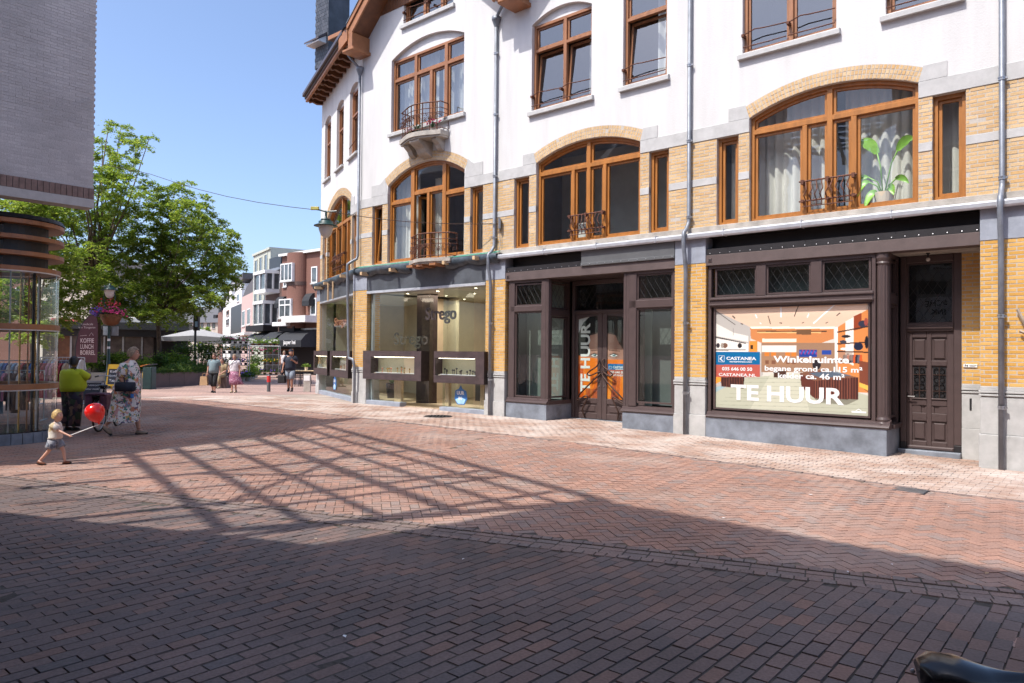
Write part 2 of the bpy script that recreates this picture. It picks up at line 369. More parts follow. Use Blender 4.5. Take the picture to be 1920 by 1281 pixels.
def herring(key, s0, s1, y0, y1, ang, ok, W_=.102):
    L = 2*W_; c, sn = math.cos(ang), math.sin(ang); n = int(max(s1-s0, y1-y0)/W_)+8; cs, cy = (s0+s1)/2, (y0+y1)/2
    for a in range(-n, n):
        for b in range(-n, n):
            m_ = (a-b) % 4
            if m_ == 0: px, py, q = (a+1)*W_, (b+.5)*W_, 0
            elif m_ == 3: px, py, q = (a+.5)*W_, (b+1)*W_, PI/2
            else: continue
            s, y = cs+px*c-py*sn, cy+px*sn+py*c
            if s0 < s < s1 and y0 < y < y1 and ok(s, y): lay('mid', s, y, ang+q, L, W_, key)
herring('mid', -8.3, 5, -10, -2.85, math.radians(52), lambda s, y: s > -7.2+.5*math.sin(y*.8))
def run_mid(): 
    i = 0; s = -26.
    while s < -6.4:
        y = -12+(.104 if i % 2 else 0)
        while y < -2.85:
            if s <= -7.2+.5*math.sin(y*.8): lay('mid', s, y, PI/2, .208, .104, 'mid')
            y += .208
        s += .104; i += 1
run_mid()
# edging bands: a row of headers, two rows of stretchers, a row of headers
ba = math.atan(.327); cb, sb = math.cos(ba), math.sin(ba)
def band_row(off, along, L, W_, q):
    t = -16.5
    while t < 9:
        s = t*cb+off*sb; y = band_y(0)+t*sb-off*cb
        if 1:
            x, w = world2(s, y)
            if in_view(s, y): PB['edge'].append(brick8(s, y, ba+q+R.gauss(0, .01), L-.008, W_-.008, gz(x, w)+(.003 if q else -.004)+R.gauss(0, .0015), (R.gauss(0, .012), R.gauss(0, .01))))
        t += along
    return
t0 = 0
band_row(.05, .1, .1, .1, PI/2); band_row(.155, .208, .208, .1, 0); band_row(.26, .208, .208, .1, 0); band_row(.362, .1, .1, .1, PI/2)
s = -24.
while s < 4:
    if in_view(s, -2.835):
        x, w = world2(s, -2.835); PB['edge'].append(brick8(s, -2.835, R.gauss(0, .01), .2, .098, gz(x, w)+R.gauss(0, .002), (0, 0)))
    s += .207
# the sheet under the bricks (joints), the paved square beyond, open ground to the horizon
def sheet(name, x0, x1, y0, y1, st, dz, keep, material):
    nx, ny = int((x1-x0)/st), int((y1-y0)/st); vs = []; fs = []
    for j in range(ny+1):
        for i in range(nx+1): x, y = x0+i*st, y0+j*st; vs.append((x, y, gz(x, y)+dz))
    for j in range(ny):
        for i in range(nx):
            if keep(x0+(i+.5)*st, y0+(j+.5)*st): k = j*(nx+1)+i; fs.append((k, k+1, k+nx+2, k+nx+1))
    me = bpy.data.meshes.new(name); me.from_pydata(vs, [], fs); me.materials.append(material); me.update()
    o = bpy.data.objects.new(name, me); C.objects.link(o); return o
def far_paving():
    m = bpy.data.materials.new('far_paving'); m.use_nodes = True; t = m.node_tree; b = t.nodes['Principled BSDF']; L = t.links.new; b.inputs['Roughness'].default_value = .8
    g = t.nodes.new('ShaderNodeNewGeometry'); br = t.nodes.new('ShaderNodeTexBrick'); mp_ = t.nodes.new('ShaderNodeMapping'); mp_.inputs['Rotation'].default_value = (0, 0, .4)
    br.inputs['Scale'].default_value = 1; br.inputs['Brick Width'].default_value = .21; br.inputs['Row Height'].default_value = .105; br.inputs['Mortar Size'].default_value = .006
    br.inputs['Color1'].default_value = (.36, .225, .18, 1); br.inputs['Color2'].default_value = (.31, .21, .175, 1); br.inputs['Mortar'].default_value = (.16, .12, .1, 1)
    n = t.nodes.new('ShaderNodeTexNoise'); n.inputs['Scale'].default_value = .5; n.inputs['Detail'].default_value = 6
    mr = t.nodes.new('ShaderNodeMapRange'); mr.inputs[1].default_value = .35; mr.inputs[2].default_value = .7; mr.inputs[3].default_value = .85; mr.inputs[4].default_value = 1.2
    h = t.nodes.new('ShaderNodeMixRGB'); h.blend_type = 'MULTIPLY'; h.inputs[0].default_value = 1
    L(g.outputs['Position'], mp_.inputs[0]); L(mp_.outputs[0], br.inputs[0]); L(g.outputs['Position'], n.inputs[0]); L(n.outputs[0], mr.inputs[0]); L(br.outputs[0], h.inputs[1]); L(mr.outputs[0], h.inputs[2]); L(h.outputs[0], b.inputs['Base Color']); return m
M['farpave'] = far_paving()
def bricked(x, y):
    s, yy = loc(x, y); return in_view(s, yy, 60) and y < 26.2
pave = kind(sheet('pavement', -30, 30, 1.5, 27.5, .25, -.008, lambda x, y: True, M['joint']))
pave.data.materials.append(ramp_mat('sandy_joint', [(0, (.34, .28, .235)), (1, (.38, .31, .26))], .95, dirt=.35)); pave.data.materials.append(ramp_mat('mossy_joint', [(0, (.16, .13, .095)), (1, (.2, .16, .12))], .95, dirt=.45))
for q in pave.data.polygons:
    s_, y_ = loc(q.center.x, q.center.y); q.material_index = {'walk': 1, 'edge2': 1, 'mid': 2}.get(zone(s_, y_), 0)
kind(sheet('square', -100, 60, -30, 130, .5, -.001, lambda x, y: not bricked(x, y), M['farpave']))
gr = MB().m('farpave'); gr.poly((-700, -300, -.06), (700, -300, -.06), (700, 900, -.06), (-700, 900, -.06)); kind(gr.build('ground'))
NEAR.sort()
us = bpy.data.meshes.new('brick')
bm_ = brick8(0, 0, 0, .2, .1, 0, (0, 0)); 
def one_brick(L, W_):
    vs = []
    for zz, e in ((-.045, 0), (0, .0035)):
        for a, b in ((-1, -1), (1, -1), (1, 1), (-1, 1)): vs.append((a*(L/2-e), b*(W_/2-e), zz))
    me = bpy.data.meshes.new('brick'); me.from_pydata(vs, [], [(4, 5, 6, 7), (0, 1, 5, 4), (1, 2, 6, 5), (2, 3, 7, 6), (3, 0, 4, 7)]); me.materials.append(PM['foreobj']); return me
bms = [one_brick(.2+.001*i, .0955+.0006*i) for i in range(3)]
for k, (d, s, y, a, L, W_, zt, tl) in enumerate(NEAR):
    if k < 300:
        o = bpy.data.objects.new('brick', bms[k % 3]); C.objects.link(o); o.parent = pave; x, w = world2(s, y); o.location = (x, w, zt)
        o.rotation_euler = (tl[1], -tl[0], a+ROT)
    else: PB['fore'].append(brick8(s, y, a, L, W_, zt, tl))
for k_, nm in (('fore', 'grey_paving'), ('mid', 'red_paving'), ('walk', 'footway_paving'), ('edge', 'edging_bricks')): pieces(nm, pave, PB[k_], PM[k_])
# cast iron manhole cover on the footway and a small steel gully
for (u, v, r, nm, lb) in ((821, 793, .33, 'manhole_cover', 'round dark iron manhole cover set in the footway before the jewellery shop'),):
    p = onray(u, v, 17.6); x, y = p.x, p.y; mb = MB().m('black'); mb.lathe([(0, .004), (r*.82, .004), (r*.84, .009), (r, .009), (r+.02, .002)], n=28)
    for i in range(-3, 4):
        for j in range(-3, 4):
            if i*i+j*j < 10: mb.box(i*.08-.02, i*.08+.02, j*.08-.008, j*.08+.008, .004, .01)
    o = mb.build(nm, loc=(x, y, gz(x, y)+.004)); tag(o, lb, 'manhole cover')
x, y = world2(-.35, -3.05); mb = MB().m('steel')
for i in range(7): mb.box(-.2, .2, -.14+i*.045, -.115+i*.045, 0, .012)
mb.m('black').box(-.22, .22, -.17, .17, -.01, .002); tag(mb.build('drain_grate', loc=(x, y, .006), rz=ROT), 'small steel drain grate in the sandy gutter by the footway edge', 'drain')
# ================================================================ the corner building
BLD = thing('corner_building', 'white plastered corner building with yellow brick piers, brown wooden windows and shops below', 'building', Wd(0, 0), ROT)
YW = .10
def U(s, z): return 1.92+(s-1.92)*1.00745, 1.72+(z-1.72)*1.00745
def UX(s): return U(s, 0)[0]
def UZ(z): return U(0, z)[1]
class Op:
    "an opening in a wall: x0..x1, z0..z1, plus the rise of a flat arch"
    def __init__(s, x0, x1, z0, z1, rise=0): s.x0, s.x1, s.z0, s.z1, s.rise = x0, x1, z0, z1, rise
    def arc(s, x, t=0):
        if s.rise <= 0: return s.z1-t
        c = s.x1-s.x0; r = (c*c/4+s.rise**2)/(2*s.rise); q = x-(s.x0+s.x1)/2; rr = r-t
        return s.z1+s.rise-r+math.sqrt(max(0, rr*rr-q*q))
    def outline(s, t=0, n=14, x0=None, x1=None, z0=None, z1=None):
        a, b = (s.x0+t if x0 is None else x0), (s.x1-t if x1 is None else x1); lo = s.z0+t if z0 is None else z0
        if s.rise <= 0 or z1 is not None: hi = s.z1-t if z1 is None else z1; return [(a, lo), (b, lo), (b, hi), (a, hi)]
        return [(a, lo), (b, lo)]+[(b+(a-b)*i/n, s.arc(b+(a-b)*i/n, t)) for i in range(n+1)]
def wall(mb, x0, x1, z0, z1, ops, y=0., dep=.25, top=None):
    "front face of a wall with openings, and their reveals"
    xs = sorted({x0, x1, *[v for o in ops for v in (o.x0, o.x1) if x0 < v < x1]}); zs = sorted({z0, z1, *[v for o in ops for v in (o.z0, o.z1, o.z1+o.rise) if z0 < v < z1]})
    for i in range(len(xs)-1):
        for j in range(len(zs)-1):
            cx, cz = (xs[i]+xs[i+1])/2, (zs[j]+zs[j+1])/2
            if any(o.x0 < cx < o.x1 and o.z0 < cz < o.z1+o.rise for o in ops): continue
            mb.poly((xs[i], y, zs[j]), (xs[i+1], y, zs[j]), (xs[i+1], y, zs[j+1]), (xs[i], y, zs[j+1]))
    for o in ops:
        lo, hi = max(o.z0, z0), min(o.z1, z1)
        if hi > lo:
            mb.poly((o.x0, y, lo), (o.x0, y, hi), (o.x0, y+dep, hi), (o.x0, y+dep, lo)); mb.poly((o.x1, y, hi), (o.x1, y, lo), (o.x1, y+dep, lo), (o.x1, y+dep, hi))
        if o.z0 > z0-1e-6: mb.poly((o.x0, y, o.z0), (o.x0, y+dep, o.z0), (o.x1, y+dep, o.z0), (o.x1, y, o.z0))
        if o.z1 <= z1 and o.z1 >= z0-1e-6:
            n = 14 if o.rise > 0 else 1; zt = o.z1+o.rise
            for i in range(n):
                a, b = o.x0+(o.x1-o.x0)*i/n, o.x0+(o.x1-o.x0)*(i+1)/n; za, zb = o.arc(a), o.arc(b)
                if o.rise > 0: mb.poly((a, y, za), (b, y, zb), (b, y, zt), (a, y, zt))
                mb.poly((a, y, za), (a, y+dep, za), (b, y+dep, zb), (b, y, zb))
def bay(x, y, z): return (-15.85+.9250*x+.3800*y, -.3800*x+.9250*y, z)     # the corner bay, turned towards the square
# ---- openings
def uop(x0, x1, z0, z1, rise=0): a, b = U(x0, z0); c, d = U(x1, z1); return Op(a, c, b, d, rise)
A_C = uop(-3.745, -.862, 4.262, 6.25, .315); A_B = uop(-8.985, -6.14, 4.262, 6.25, .315); A_A = uop(-14.48, -11.385, 4.262, 6.49, .47)
SIDE = [uop(-.66, -.188, 4.262, 5.98), uop(-4.408, -3.96, 4.262, 5.98), uop(-5.925, -5.46, 4.262, 5.98), uop(-9.677, -9.205, 4.262, 5.98), uop(-11.17, -10.725, 4.262, 5.98), uop(-15.18, -14.722, 4.262, 5.98)]
UP = dict(B1=uop(-9.15, -7.415, 7.515, 9.6, .24), B2=uop(-6.584, -5.52, 7.515, 9.6, .15), C1=uop(-3.89, -2.16, 7.515, 9.6, .24), C2=uop(-1.36, -.27, 7.515, 9.6, .15),
          A1=uop(-14.375, -11.445, 7.99, 10.09, .34), A2=uop(-13.88, -11.87, 10.98, 12.4, 0))
BUP = [Op(-5.17, -4.22, 7.9, 10.0, .16), Op(-3.34, -2.37, 7.9, 10.0, .16), Op(-1.58, -.54, 7.9, 10.0, .16)]
B_ARC = Op(-4.6, -1.3, 4.262, 6.46, .46); B_SIDE = [Op(-5.36, -4.78, 4.262, 5.98), Op(-1.14, -.62, 4.262, 5.98)]
XR = .72; BL = -5.72
Z1, Z2 = UZ(5.985), UZ(6.255)
# ---- plaster, brick zone backing, stone bands
mb = MB().m('plaster'); low = [Op(o.x0, o.x1, Z2-1, max(o.z1, Z2), o.rise) for o in (A_C, A_B, A_A)]
wall(mb, -15.85, XR, Z2, 11.72, low+[UP[k] for k in UP if k != 'A2']+[Op(UP['A2'].x0, UP['A2'].x1, UP['A2'].z0, 12.6)], YW)
mb.xf = bay; wall(mb, BL, 0, Z2, 11.15, [Op(B_ARC.x0, B_ARC.x1, Z2-1, B_ARC.z1, B_ARC.rise)]+BUP, YW); mb.poly((BL, YW, 0), (BL, YW, 11.15), (BL, 6, 11.15), (BL, 6, 0)); mb.xf = None
mb.poly((XR, YW, 4), (XR, 6, 4), (XR, 6, 12), (XR, YW, 12))
mb.build('plaster_wall', BLD)
mb = MB().m('mortar'); wall(mb, -15.85, XR, UZ(4.262), Z1, [Op(o.x0, o.x1, o.z0, Z1+1) for o in (A_C, A_B, A_A)]+SIDE, YW+.004, .2); mb.build('brick_backing', BLD)
mb = MB().m('mortar'); mb.xf = bay; wall(mb, BL, B_ARC.x0, UZ(4.262), Z1, B_SIDE[:1], YW+.004, .2); mb.build('brick_backing', BLD); mb = MB().m('mortar'); mb.xf = bay; wall(mb, B_ARC.x1, 0, UZ(4.262), Z1, B_SIDE[1:], YW+.004, .2); mb.xf = None
mb.build('brick_backing', BLD)
STF = [None]
def strips(z0, z1, ops, x0, x1, y, dep=.2):
    cuts = sorted([(o.x0, o.x1) for o in ops]); a = x0
    for (c, d) in cuts+[(x1, x1)]:
        if c-a > .02: mb = MB().m('stone'); mb.xf = STF[0]; mb.bbox(a, c, y, y+dep, z0, z1, .006); mb.build('stone_band', BLD)
        a = d
strips(Z1+.001, Z2, (A_C, A_B, A_A), -15.85, XR, YW-.012); STF[0] = bay; strips(Z1+.001, Z2, (B_ARC,), BL, 0, YW-.012); STF[0] = None
b0, b1 = UZ(5.09), UZ(5.234)
strips(b0, b1, (A_C, A_B, A_A, *SIDE), -15.85, XR, YW-.009); STF[0] = bay; strips(b0, b1, (B_ARC, *B_SIDE), BL, 0, YW-.009); STF[0] = None
# kneeler stones at the springing of each arch
def kneeler(xin, xout, za, zb, slant, tall=0, f=None):
    mb = MB().m('stone'); mb.xf = f; sg = 1 if xout > xin else -1
    pts = [(xin, za+.003), (xout, za+.003), (xout, zb), (xin+sg*slant, zb)]
    if tall: pts = [(xin, za+.003), (xout, za+.003), (xout, zb), (xin+sg*(slant+.22), zb), (xin+sg*(slant+.13), zb+tall*.35), (xin+sg*slant, zb+tall)]
    if sg < 0: pts = pts[::-1]
    mb.prism(pts, YW-.012, YW+.1); mb.build('kneeler_stone', BLD)
for o in (A_C, A_B):
    kneeler(o.x0, o.x0-.42, Z2, UZ(6.51), .075); kneeler(o.x1, o.x1+.42, Z2, UZ(6.51), .075)
kneeler(A_A.x0, A_A.x0-.74, Z2, UZ(6.585), .12, .16); kneeler(A_A.x1, A_A.x1+.66, Z2, UZ(6.585), .12, .16)
kneeler(B_ARC.x1, B_ARC.x1+.5, Z2, 6.55, .1, .14, bay); kneeler(B_ARC.x0, B_ARC.x0-.7, Z2, 6.55, .1, .14, bay)
# ---- yellow bricks
_yl = [(0, (.54, .30, .075)), (.35, (.6, .35, .1)), (.6, (.64, .4, .14)), (.85, (.57, .32, .08)), (1, (.52, .28, .075))]
_yu = [(0, (.52, .34, .16)), (.35, (.57, .39, .2)), (.6, (.61, .44, .25)), (.85, (.55, .34, .14)), (1, (.52, .36, .21))]
YB = {'low': ramp_mat('yellow_brick', _yl, .28, bump=.03, speck=.08), 'lowobj': ramp_mat('yellow_brick_single', _yl, .28, 'obj', bump=.03, speck=.08),
      'up': ramp_mat('upper_brick', _yu, .5, bump=.1, speck=.15, dirt=.1), 'upobj': ramp_mat('upper_brick_single', _yu, .5, 'obj', bump=.1, speck=.15, dirt=.1)}
def field(x0, x1, z0, z1, y, L=.212, H=.0625, J=.0075, proud=.003, dep=.06):
    out = []; n = max(1, round((z1-z0)/H)); h = (z1-z0)/n
    for j in range(n):
        x = x0-(L/2 if j % 2 else 0)-L*.25
        while x < x1:
            a, b = max(x, x0), min(x+L, x1)
            if b-a > .03:
                p = proud+R.gauss(0, .0012); out.append((a+(J/2 if a > x0 else .001), b-(J/2 if b < x1 else .001), y-p, y+dep, z0+j*h+J/2, z0+(j+1)*h-J/2))
            x += L
    return out
def singles(bricks, parent, material):
    me = None
    cache = {}
    for (a, b, y0, y1, c, d) in bricks:
        k = (round(b-a, 2), round(d-c, 3))
        if k not in cache:
            me = bpy.data.meshes.new('brick'); me.from_pydata(block(0, b-a, y0-y0, .05, 0, d-c), [], [(0, 1, 5, 4), (4, 5, 6, 7), (1, 2, 6, 5), (2, 3, 7, 6), (3, 0, 4, 7)]); me.materials.append(material); cache[k] = me
        o = bpy.data.objects.new('brick', cache[k]); C.objects.link(o); o.parent = parent; o.location = (a, y0, c)
def blocks(bricks, f=None):
    out = []
    for q in bricks:
        v = block(*q); out.append([f(*p) for p in v] if f else v)
    return out
def gaps(ops, x0, x1):
    a = x0; out = []
    for (c, d) in sorted([(o.x0, o.x1) for o in ops])+[(x1, x1)]:
        if c-a > .03: out.append((a, c))
        a = d
    return out
zlo = UZ(4.262); near_, far_ = [], []
for (a, c) in gaps((A_C, A_B, A_A, *SIDE), -15.85, XR):
    for (p, q) in ((zlo, b0), (b1, Z1)): (near_ if a > -1 else far_).extend(field(a, c, p, q, YW+.004))
far_b = []
for (a, c) in gaps((B_ARC, *B_SIDE), BL, 0):
    for (p, q) in ((zlo, b0), (b1, Z1)): far_b.extend(field(a, c, p, q, YW+.004))
bk = bpy.data.objects['brick_backing']
near_.sort(key=lambda q: -q[0]); far_ += near_[165:]; singles(near_[:165], bk, YB['upobj'])
def arch_bricks(o, rows, t, f=None, y=YW):
    c = o.x1-o.x0; r = (c*c/4+o.rise**2)/(2*o.rise); xc = (o.x0+o.x1)/2; zc = o.z1+o.rise-r; q = math.asin(c/2/r); out = []; mbk = MB().m('mortar'); mbk.xf = f
    n = int(2*q*r/.062)
    for i in range(n):
        a0, a1 = -q+2*q*i/n, -q+2*q*(i+1)/n
        P = lambda rad, a, yy: (xc+rad*math.sin(a), yy, zc+rad*math.cos(a))
        mbk.poly(P(r, a0, y-.0045), P(r, a1, y-.0045), P(r+rows*t, a1, y-.0045), P(r+rows*t, a0, y-.0045))
        mbk.poly(P(r, a0, y-.004), P(r, a0, y+.18), P(r, a1, y+.18), P(r, a1, y-.004))
        for k in range(rows):
            g = .0045/r; ra, rb = r+k*t+.004, r+(k+1)*t-.004
            if (k+i) % 3 == 0 and rows == 3 and 0: continue
            v = [P(ra, a0+g, y+.03), P(ra, a1-g, y+.03), P(rb, a1-g, y+.03), P(rb, a0+g, y+.03)]; e = .003/r; p = y-.008+R.gauss(0, .0012)
            v += [P(ra+.003, a0+g+e, p), P(ra+.003, a1-g-e, p), P(rb-.003, a1-g-e, p), P(rb-.003, a0+g+e, p)]; out.append([f(*w) for w in v] if f else v)
    b = mbk.build('arch_ring', BLD); pieces('arch_brickwork', b, out, YB['up'])
for o in (A_C, A_B): arch_bricks(o, 3, .082)
arch_bricks(A_A, 3, .085); arch_bricks(B_ARC, 3, .085, bay)
pieces('upper_brickwork', bk, blocks(far_)+blocks(far_b, bay), YB['up'])
# ---- piers at street level: stone dado, glazed brick, stone cap
near_low = []
def pier(x0, x1, f=None, dep=.5, z0=0.):
    mb = MB().m('dadostone'); mb.xf = f; e = .018
    mb.bbox(x0-e, x1+e, -e, dep, z0-.2, .52, .008); mb.bbox(x0, x1, 0, dep, .523, 1.095, .005)
    for (p, q, w) in ((1.098, 1.115, -.012), (1.115, 1.145, .016), (1.147, 1.163, -.01), (1.163, 1.2, .02)): mb.bbox(x0-w, x1+w, -w, dep, p, q, .004)
    mb.bbox(x0, x1, -.004, dep, 1.202, 1.262, .004)
    mb.m('padstone').bbox(x0, x1, -.006, dep, 3.543, 4.06, .006)
    mb.m('mortar').box(x0+.002, x1-.002, .004, dep, 1.262, 3.543)
    return mb.build('brick_pier', BLD)
lowb = []
P1 = pier(0, .74, dep=.83); P2 = pier(-5.307, -4.634); P3 = pier(-10.593, -9.946, z0=.1); P4 = pier(-16.06, -15.395, z0=.1); P5 = pier(-5.72, -5.2, bay, z0=.1)
singles(field(0, .6, 1.264, 3.541, .004), P1, YB['lowobj'])
lowb += blocks(field(.6, .74, 1.264, 3.541, .004))
for (a, c) in ((-5.307, -4.634), (-10.593, -9.946), (-16.06, -15.395)): lowb += blocks(field(a, c, 1.264, 3.541, .004))
lowb += blocks(field(-5.72, -5.2, 1.264, 3.541, .004), bay)
def turn(x, s):  # side faces of a pier: a wall field turned by a right angle
    return (lambda a, y, z: (x+s*(-y), a, z))
for x, s in ((-4.634, 1), (-9.946, 1), (-5.307, -1), (-10.593, -1), (-15.395, 1)):
    fs = field(0, .5, 1.264, 3.541, -.002); g = turn(x, s)
    bl = [[g(*p) for p in block(*q)] for q in fs]
    lowb += bl
# brick wall in the door recess at the right end
RW = MB().m('mortar'); RW.box(-.384, -.002, .834, 1.0, 1.2, 3.5)
RW.m('dadostone').bbox(-.384, -.002, .82, 1.0, -.1, .52, .006); RW.bbox(-.384, -.002, .83, 1.0, .523, 1.095, .004)
for (p, q, w) in ((1.098, 1.115, -.012), (1.115, 1.145, .016), (1.147, 1.163, -.01), (1.163, 1.2, .02)): RW.bbox(-.384, -.002, .83-w, 1.0, p, q, .004)
RW.bbox(-.384, -.002, .826, 1.0, 1.202, 1.262, .004); RW.m('black').bbox(-.272, -.236, .822, .9, .82, 1.03, .01)
RW = RW.build('recess_wall', BLD); lowb += blocks(field(-.384, -.002, 1.264, 3.47, .834))
pieces('brickwork', BLD, lowb, YB['low'])
# ---- cornice: concrete sill course and zinc gutter; stripped and covered with a tarp on the corner part
mb = MB().m('concrete'); mb.bbox(-10.15, XR, YW-.05, YW+.3, 4.13, UZ(4.26), .006); mb.bbox(-15.87, -10.15, YW-.05, YW+.3, 4.06, UZ(4.26), .006)
mb.xf = bay; mb.bbox(BL, 0, YW-.05, YW+.3, 4.06, UZ(4.26), .006); mb.xf = None; mb.build('sill_course', BLD)
mb = MB().m('gutterzinc'); prof = [(.06, 4.17), (-.1, 4.145), (-.125, 4.115), (-.12, 4.06), (-.105, 4.032), (-.06, 4.03), (.06, 4.06)]
x = -10.15
while x < XR:
    mb.prism(prof, x, min(x+1.48, XR), 'x'); mb.box(min(x+1.48, XR)-.006, min(x+1.48, XR)+.006, -.128, .05, 4.03, 4.172); x += 1.485
mb.build('gutter', BLD)
def tarp(n, x0, x1, f=None, seed=1):
    rr = random.Random(seed); mb = MB().m('tarp'); mb.xf = f; mb.smooth = True; k = int((x1-x0)*9); cols = []; ph = rr.random()*9
    for i in range(k+1):
        x = x0+(x1-x0)*i/k; sag = .06*abs(math.sin(x*1.9+ph))+.03*math.sin(x*7+ph)+rr.gauss(0, .008); bl = .045*math.sin(x*3.1+ph)+.02*math.sin(x*9)
        cols.append([(x, YW-.075, 4.225), (x, YW-.2-bl*.3, 4.2), (x, YW-.25-bl, 4.15+.01*math.sin(x*8)), (x, YW-.235-bl*.7, 4.07-sag*.5), (x, YW-.13-bl*.4, 4.0-sag)])
    vs = [p for c in cols for p in c]; fs = [(i*5+j, (i+1)*5+j, (i+1)*5+j+1, i*5+j+1) for i in range(k) for j in range(4)]
    mb.add(vs, fs); mb.smooth = False; mb.m('tarpgreen')
    for i in range(k): a, b = cols[i], cols[i+1]; mb.add([(a[0][0], YW-.082, 4.255), (b[0][0], YW-.082, 4.255), (b[1][0], b[1][1]-.006, 4.206), (a[1][0], a[1][1]-.006, 4.206)], [(0, 1, 2, 3)])
    return mb.build('tarpaulin', BLD)
tarp(1, -15.9, -13.42, seed=2); tarp(2, -12.0, -10.1, seed=4); tarp(3, BL-.12, .1, bay, 5)
def batten(x, z, f=None, s=.09, y=-.3):
    mb = MB().m('pine'); mb.xf = f; mb.bbox(x-s/2, x+s/2, y, y+.3, z-s/2, z+s/2, .004); mb.build('wood_batten', BLD)
for x, z in ((-15.3, 4.0), (-14.0, 4.02), (-11.85, 4.06), (-10.75, 4.1)): batten(x, z)
for x, z in ((-4.7, 3.98), (-3.25, 4.02), (-.95, 4.06)): batten(x, z, bay)
for x, zb in ((-3.1, 3.42), (-2.4, 3.44)): mb = MB().m('pine'); mb.xf = bay; mb.box(x-.035, x+.035, -.2, -.16, zb, 4.02); mb.build('wood_lath', BLD)
# ---- drainpipes
def pipe(x, ztop, f=None, kink=True, zb=0., hop=True, y0=YW-.065, y1=-.085, name='drainpipe'):
    mb = MB().m('zinc'); mb.xf = f; mb.smooth = True; r = .042
    pts = [(x, y0, ztop), (x, y0, 4.42), (x, y0-.02, 4.36), (x, y0-.12, 4.23), (x, y1-.09, 4.16), (x, y1-.1, 4.08), (x, y1-.095, 3.9), (x, y1-.03, 3.6), (x, y1, 3.4), (x, y1, zb)] if kink else [(x, y0, ztop), (x, y0, zb)]
    mb.tube(pts, r, 10)
    if hop: mb.lathe([(.045, -.02), (.06, .02), (.1, .14), (.115, .16), (.115, .24), (.09, .24)], (x, y0, ztop-.04), 10)
    o = mb.build(name, BLD)
    z = zb+.95; ys = y1
    while z < ztop-.3:
        if z > 3.2 and z < 4.5: z += .25; continue
        mk = MB().m('steel'); mk.xf = f; yy = y1 if z < 4 else y0; mk.lathe([(r+.008, -.028), (r+.008, .028)], (x, yy, z), 10); mk.lathe([(r+.014, .01), (r+.014, .024)], (x, yy, z), 10); mk.box(x-.012, x+.012, yy+.03, yy+.1, z-.012, z+.012); mk.box(x+r, x+r+.035, yy-.02, yy+.02, z-.014, z+.014)
        mk.build('pipe_bracket', o); z += 1.4 if z < 3 else 1.55
    return o
pipe(UX(.3), 12, hop=False); pipe(UX(-4.97), 12, hop=False); pipe(UX(-10.262), 9.98, zb=.1)
# corner pipe, with a cranked foot
mb = MB().m('zinc'); mb.smooth = True; xp = -15.9
mb.tube([(xp, .035, 10.1), (xp, .035, 4.62), (xp, 0, 4.5), (xp-.05, -.16, 4.4), (xp-.12, -.24, 4.33), (xp-.13, -.24, 4.2), (xp-.13, -.22, 3.5), (xp-.12, -.16, 1.6), (xp-.1, -.16, 1.52), (xp+.08, -.16, 1.49), (xp+.12, -.16, 1.42), (xp+.12, -.12, 1.2), (xp+.1, -.1, .1)], .042, 10)
mb.lathe([(.045, -.02), (.06, .02), (.1, .14), (.115, .16), (.115, .24), (.09, .24)], (xp, .035, 10.06), 10); mb.tube([(xp, .035, 10.25), (xp-.1, -.1, 10.42), (xp-.16, -.3, 10.62)], .04, 8)
mb.build('drainpipe', BLD)
mb = MB().m('zinc'); mb.tube([(UX(-10.262), .03, 10.15), (UX(-9.9), -.1, 10.38), (UX(-9.5), -.3, 10.62)], .04, 8); mb.build('drainpipe_branch', BLD)
# ---------------------------------------------------------------- windows
def bar(mb, x0, x1, z0, z1, yf, d=.07, b=.008): mb.bbox(x0, x1, yf, yf+d, z0, z1, b)
def window(op, lights, vb=(), hb=(), wood='wood', f=None, t=.065, sash=.05, yf=None, glass='glass', rect=None, infill=None, name='window', lead=None):
    """frame with its bars; each light: (x0, x1, z0, z1 or None for the arched top, tilt inwards)"""
    yf = YW+.09 if yf is None else yf; mb = MB().m(wood); mb.xf = f
    top = op if rect is None else Op(op.x0, op.x1, op.z0, rect, 0)
    mb.ring(top.outline(0), t, yf, yf+.09)
    for (a, b, c, d) in list(vb)+list(hb): bar(mb, a, b, c, d, yf-.006 if (a, b, c, d) in vb else yf-.002, .09)
    if infill:
        n = 12; mb.m(infill)
        for i in range(n): a, b = op.x0+(op.x1-op.x0)*i/n, op.x0+(op.x1-op.x0)*(i+1)/n; mb.poly((a, yf+.02, rect), (b, yf+.02, rect), (b, yf+.02, op.arc(b)+.01), (a, yf+.02, op.arc(a)+.01))
    w = mb.build(name, BLD)
    for li in lights:
        a, b, c, d = li[:4]; tilt = li[4] if len(li) > 4 else 0
        if d is None: pl = [(a, c), (b, c)]+[(b+(a-b)*i/10, top.arc(b+(a-b)*i/10, t)) for i in range(11)]
        else: pl = [(a, c), (b, c), (b, d), (a, d)]
        sm = MB().m(wood); g = (lambda x, y, z: (x, y+(z-c)*math.tan(tilt), z)) if tilt else None
        sm.xf = (lambda x, y, z: f(*(g(x, y, z) if g else (x, y, z)))) if f else g
        y2 = yf+.045; inn = sm.ring(pl, sash, y2, y2+.05); sm.build('sash', w)
        pm = MB().m(glass); pm.xf = sm.xf; pm.add([(p[0], y2+.03, p[1]) for p in inn], [tuple(range(len(inn)))]); pm.build('pane', w)
        if lead:
            lm = MB().m('lead'); lm.xf = sm.xf; lattice(lm, inn[0][0], inn[1][0], inn[0][1], inn[2][1], y2+.022, lead); o = lm.build('lead_lattice', w); o['kind'] = 'stuff'
    return w
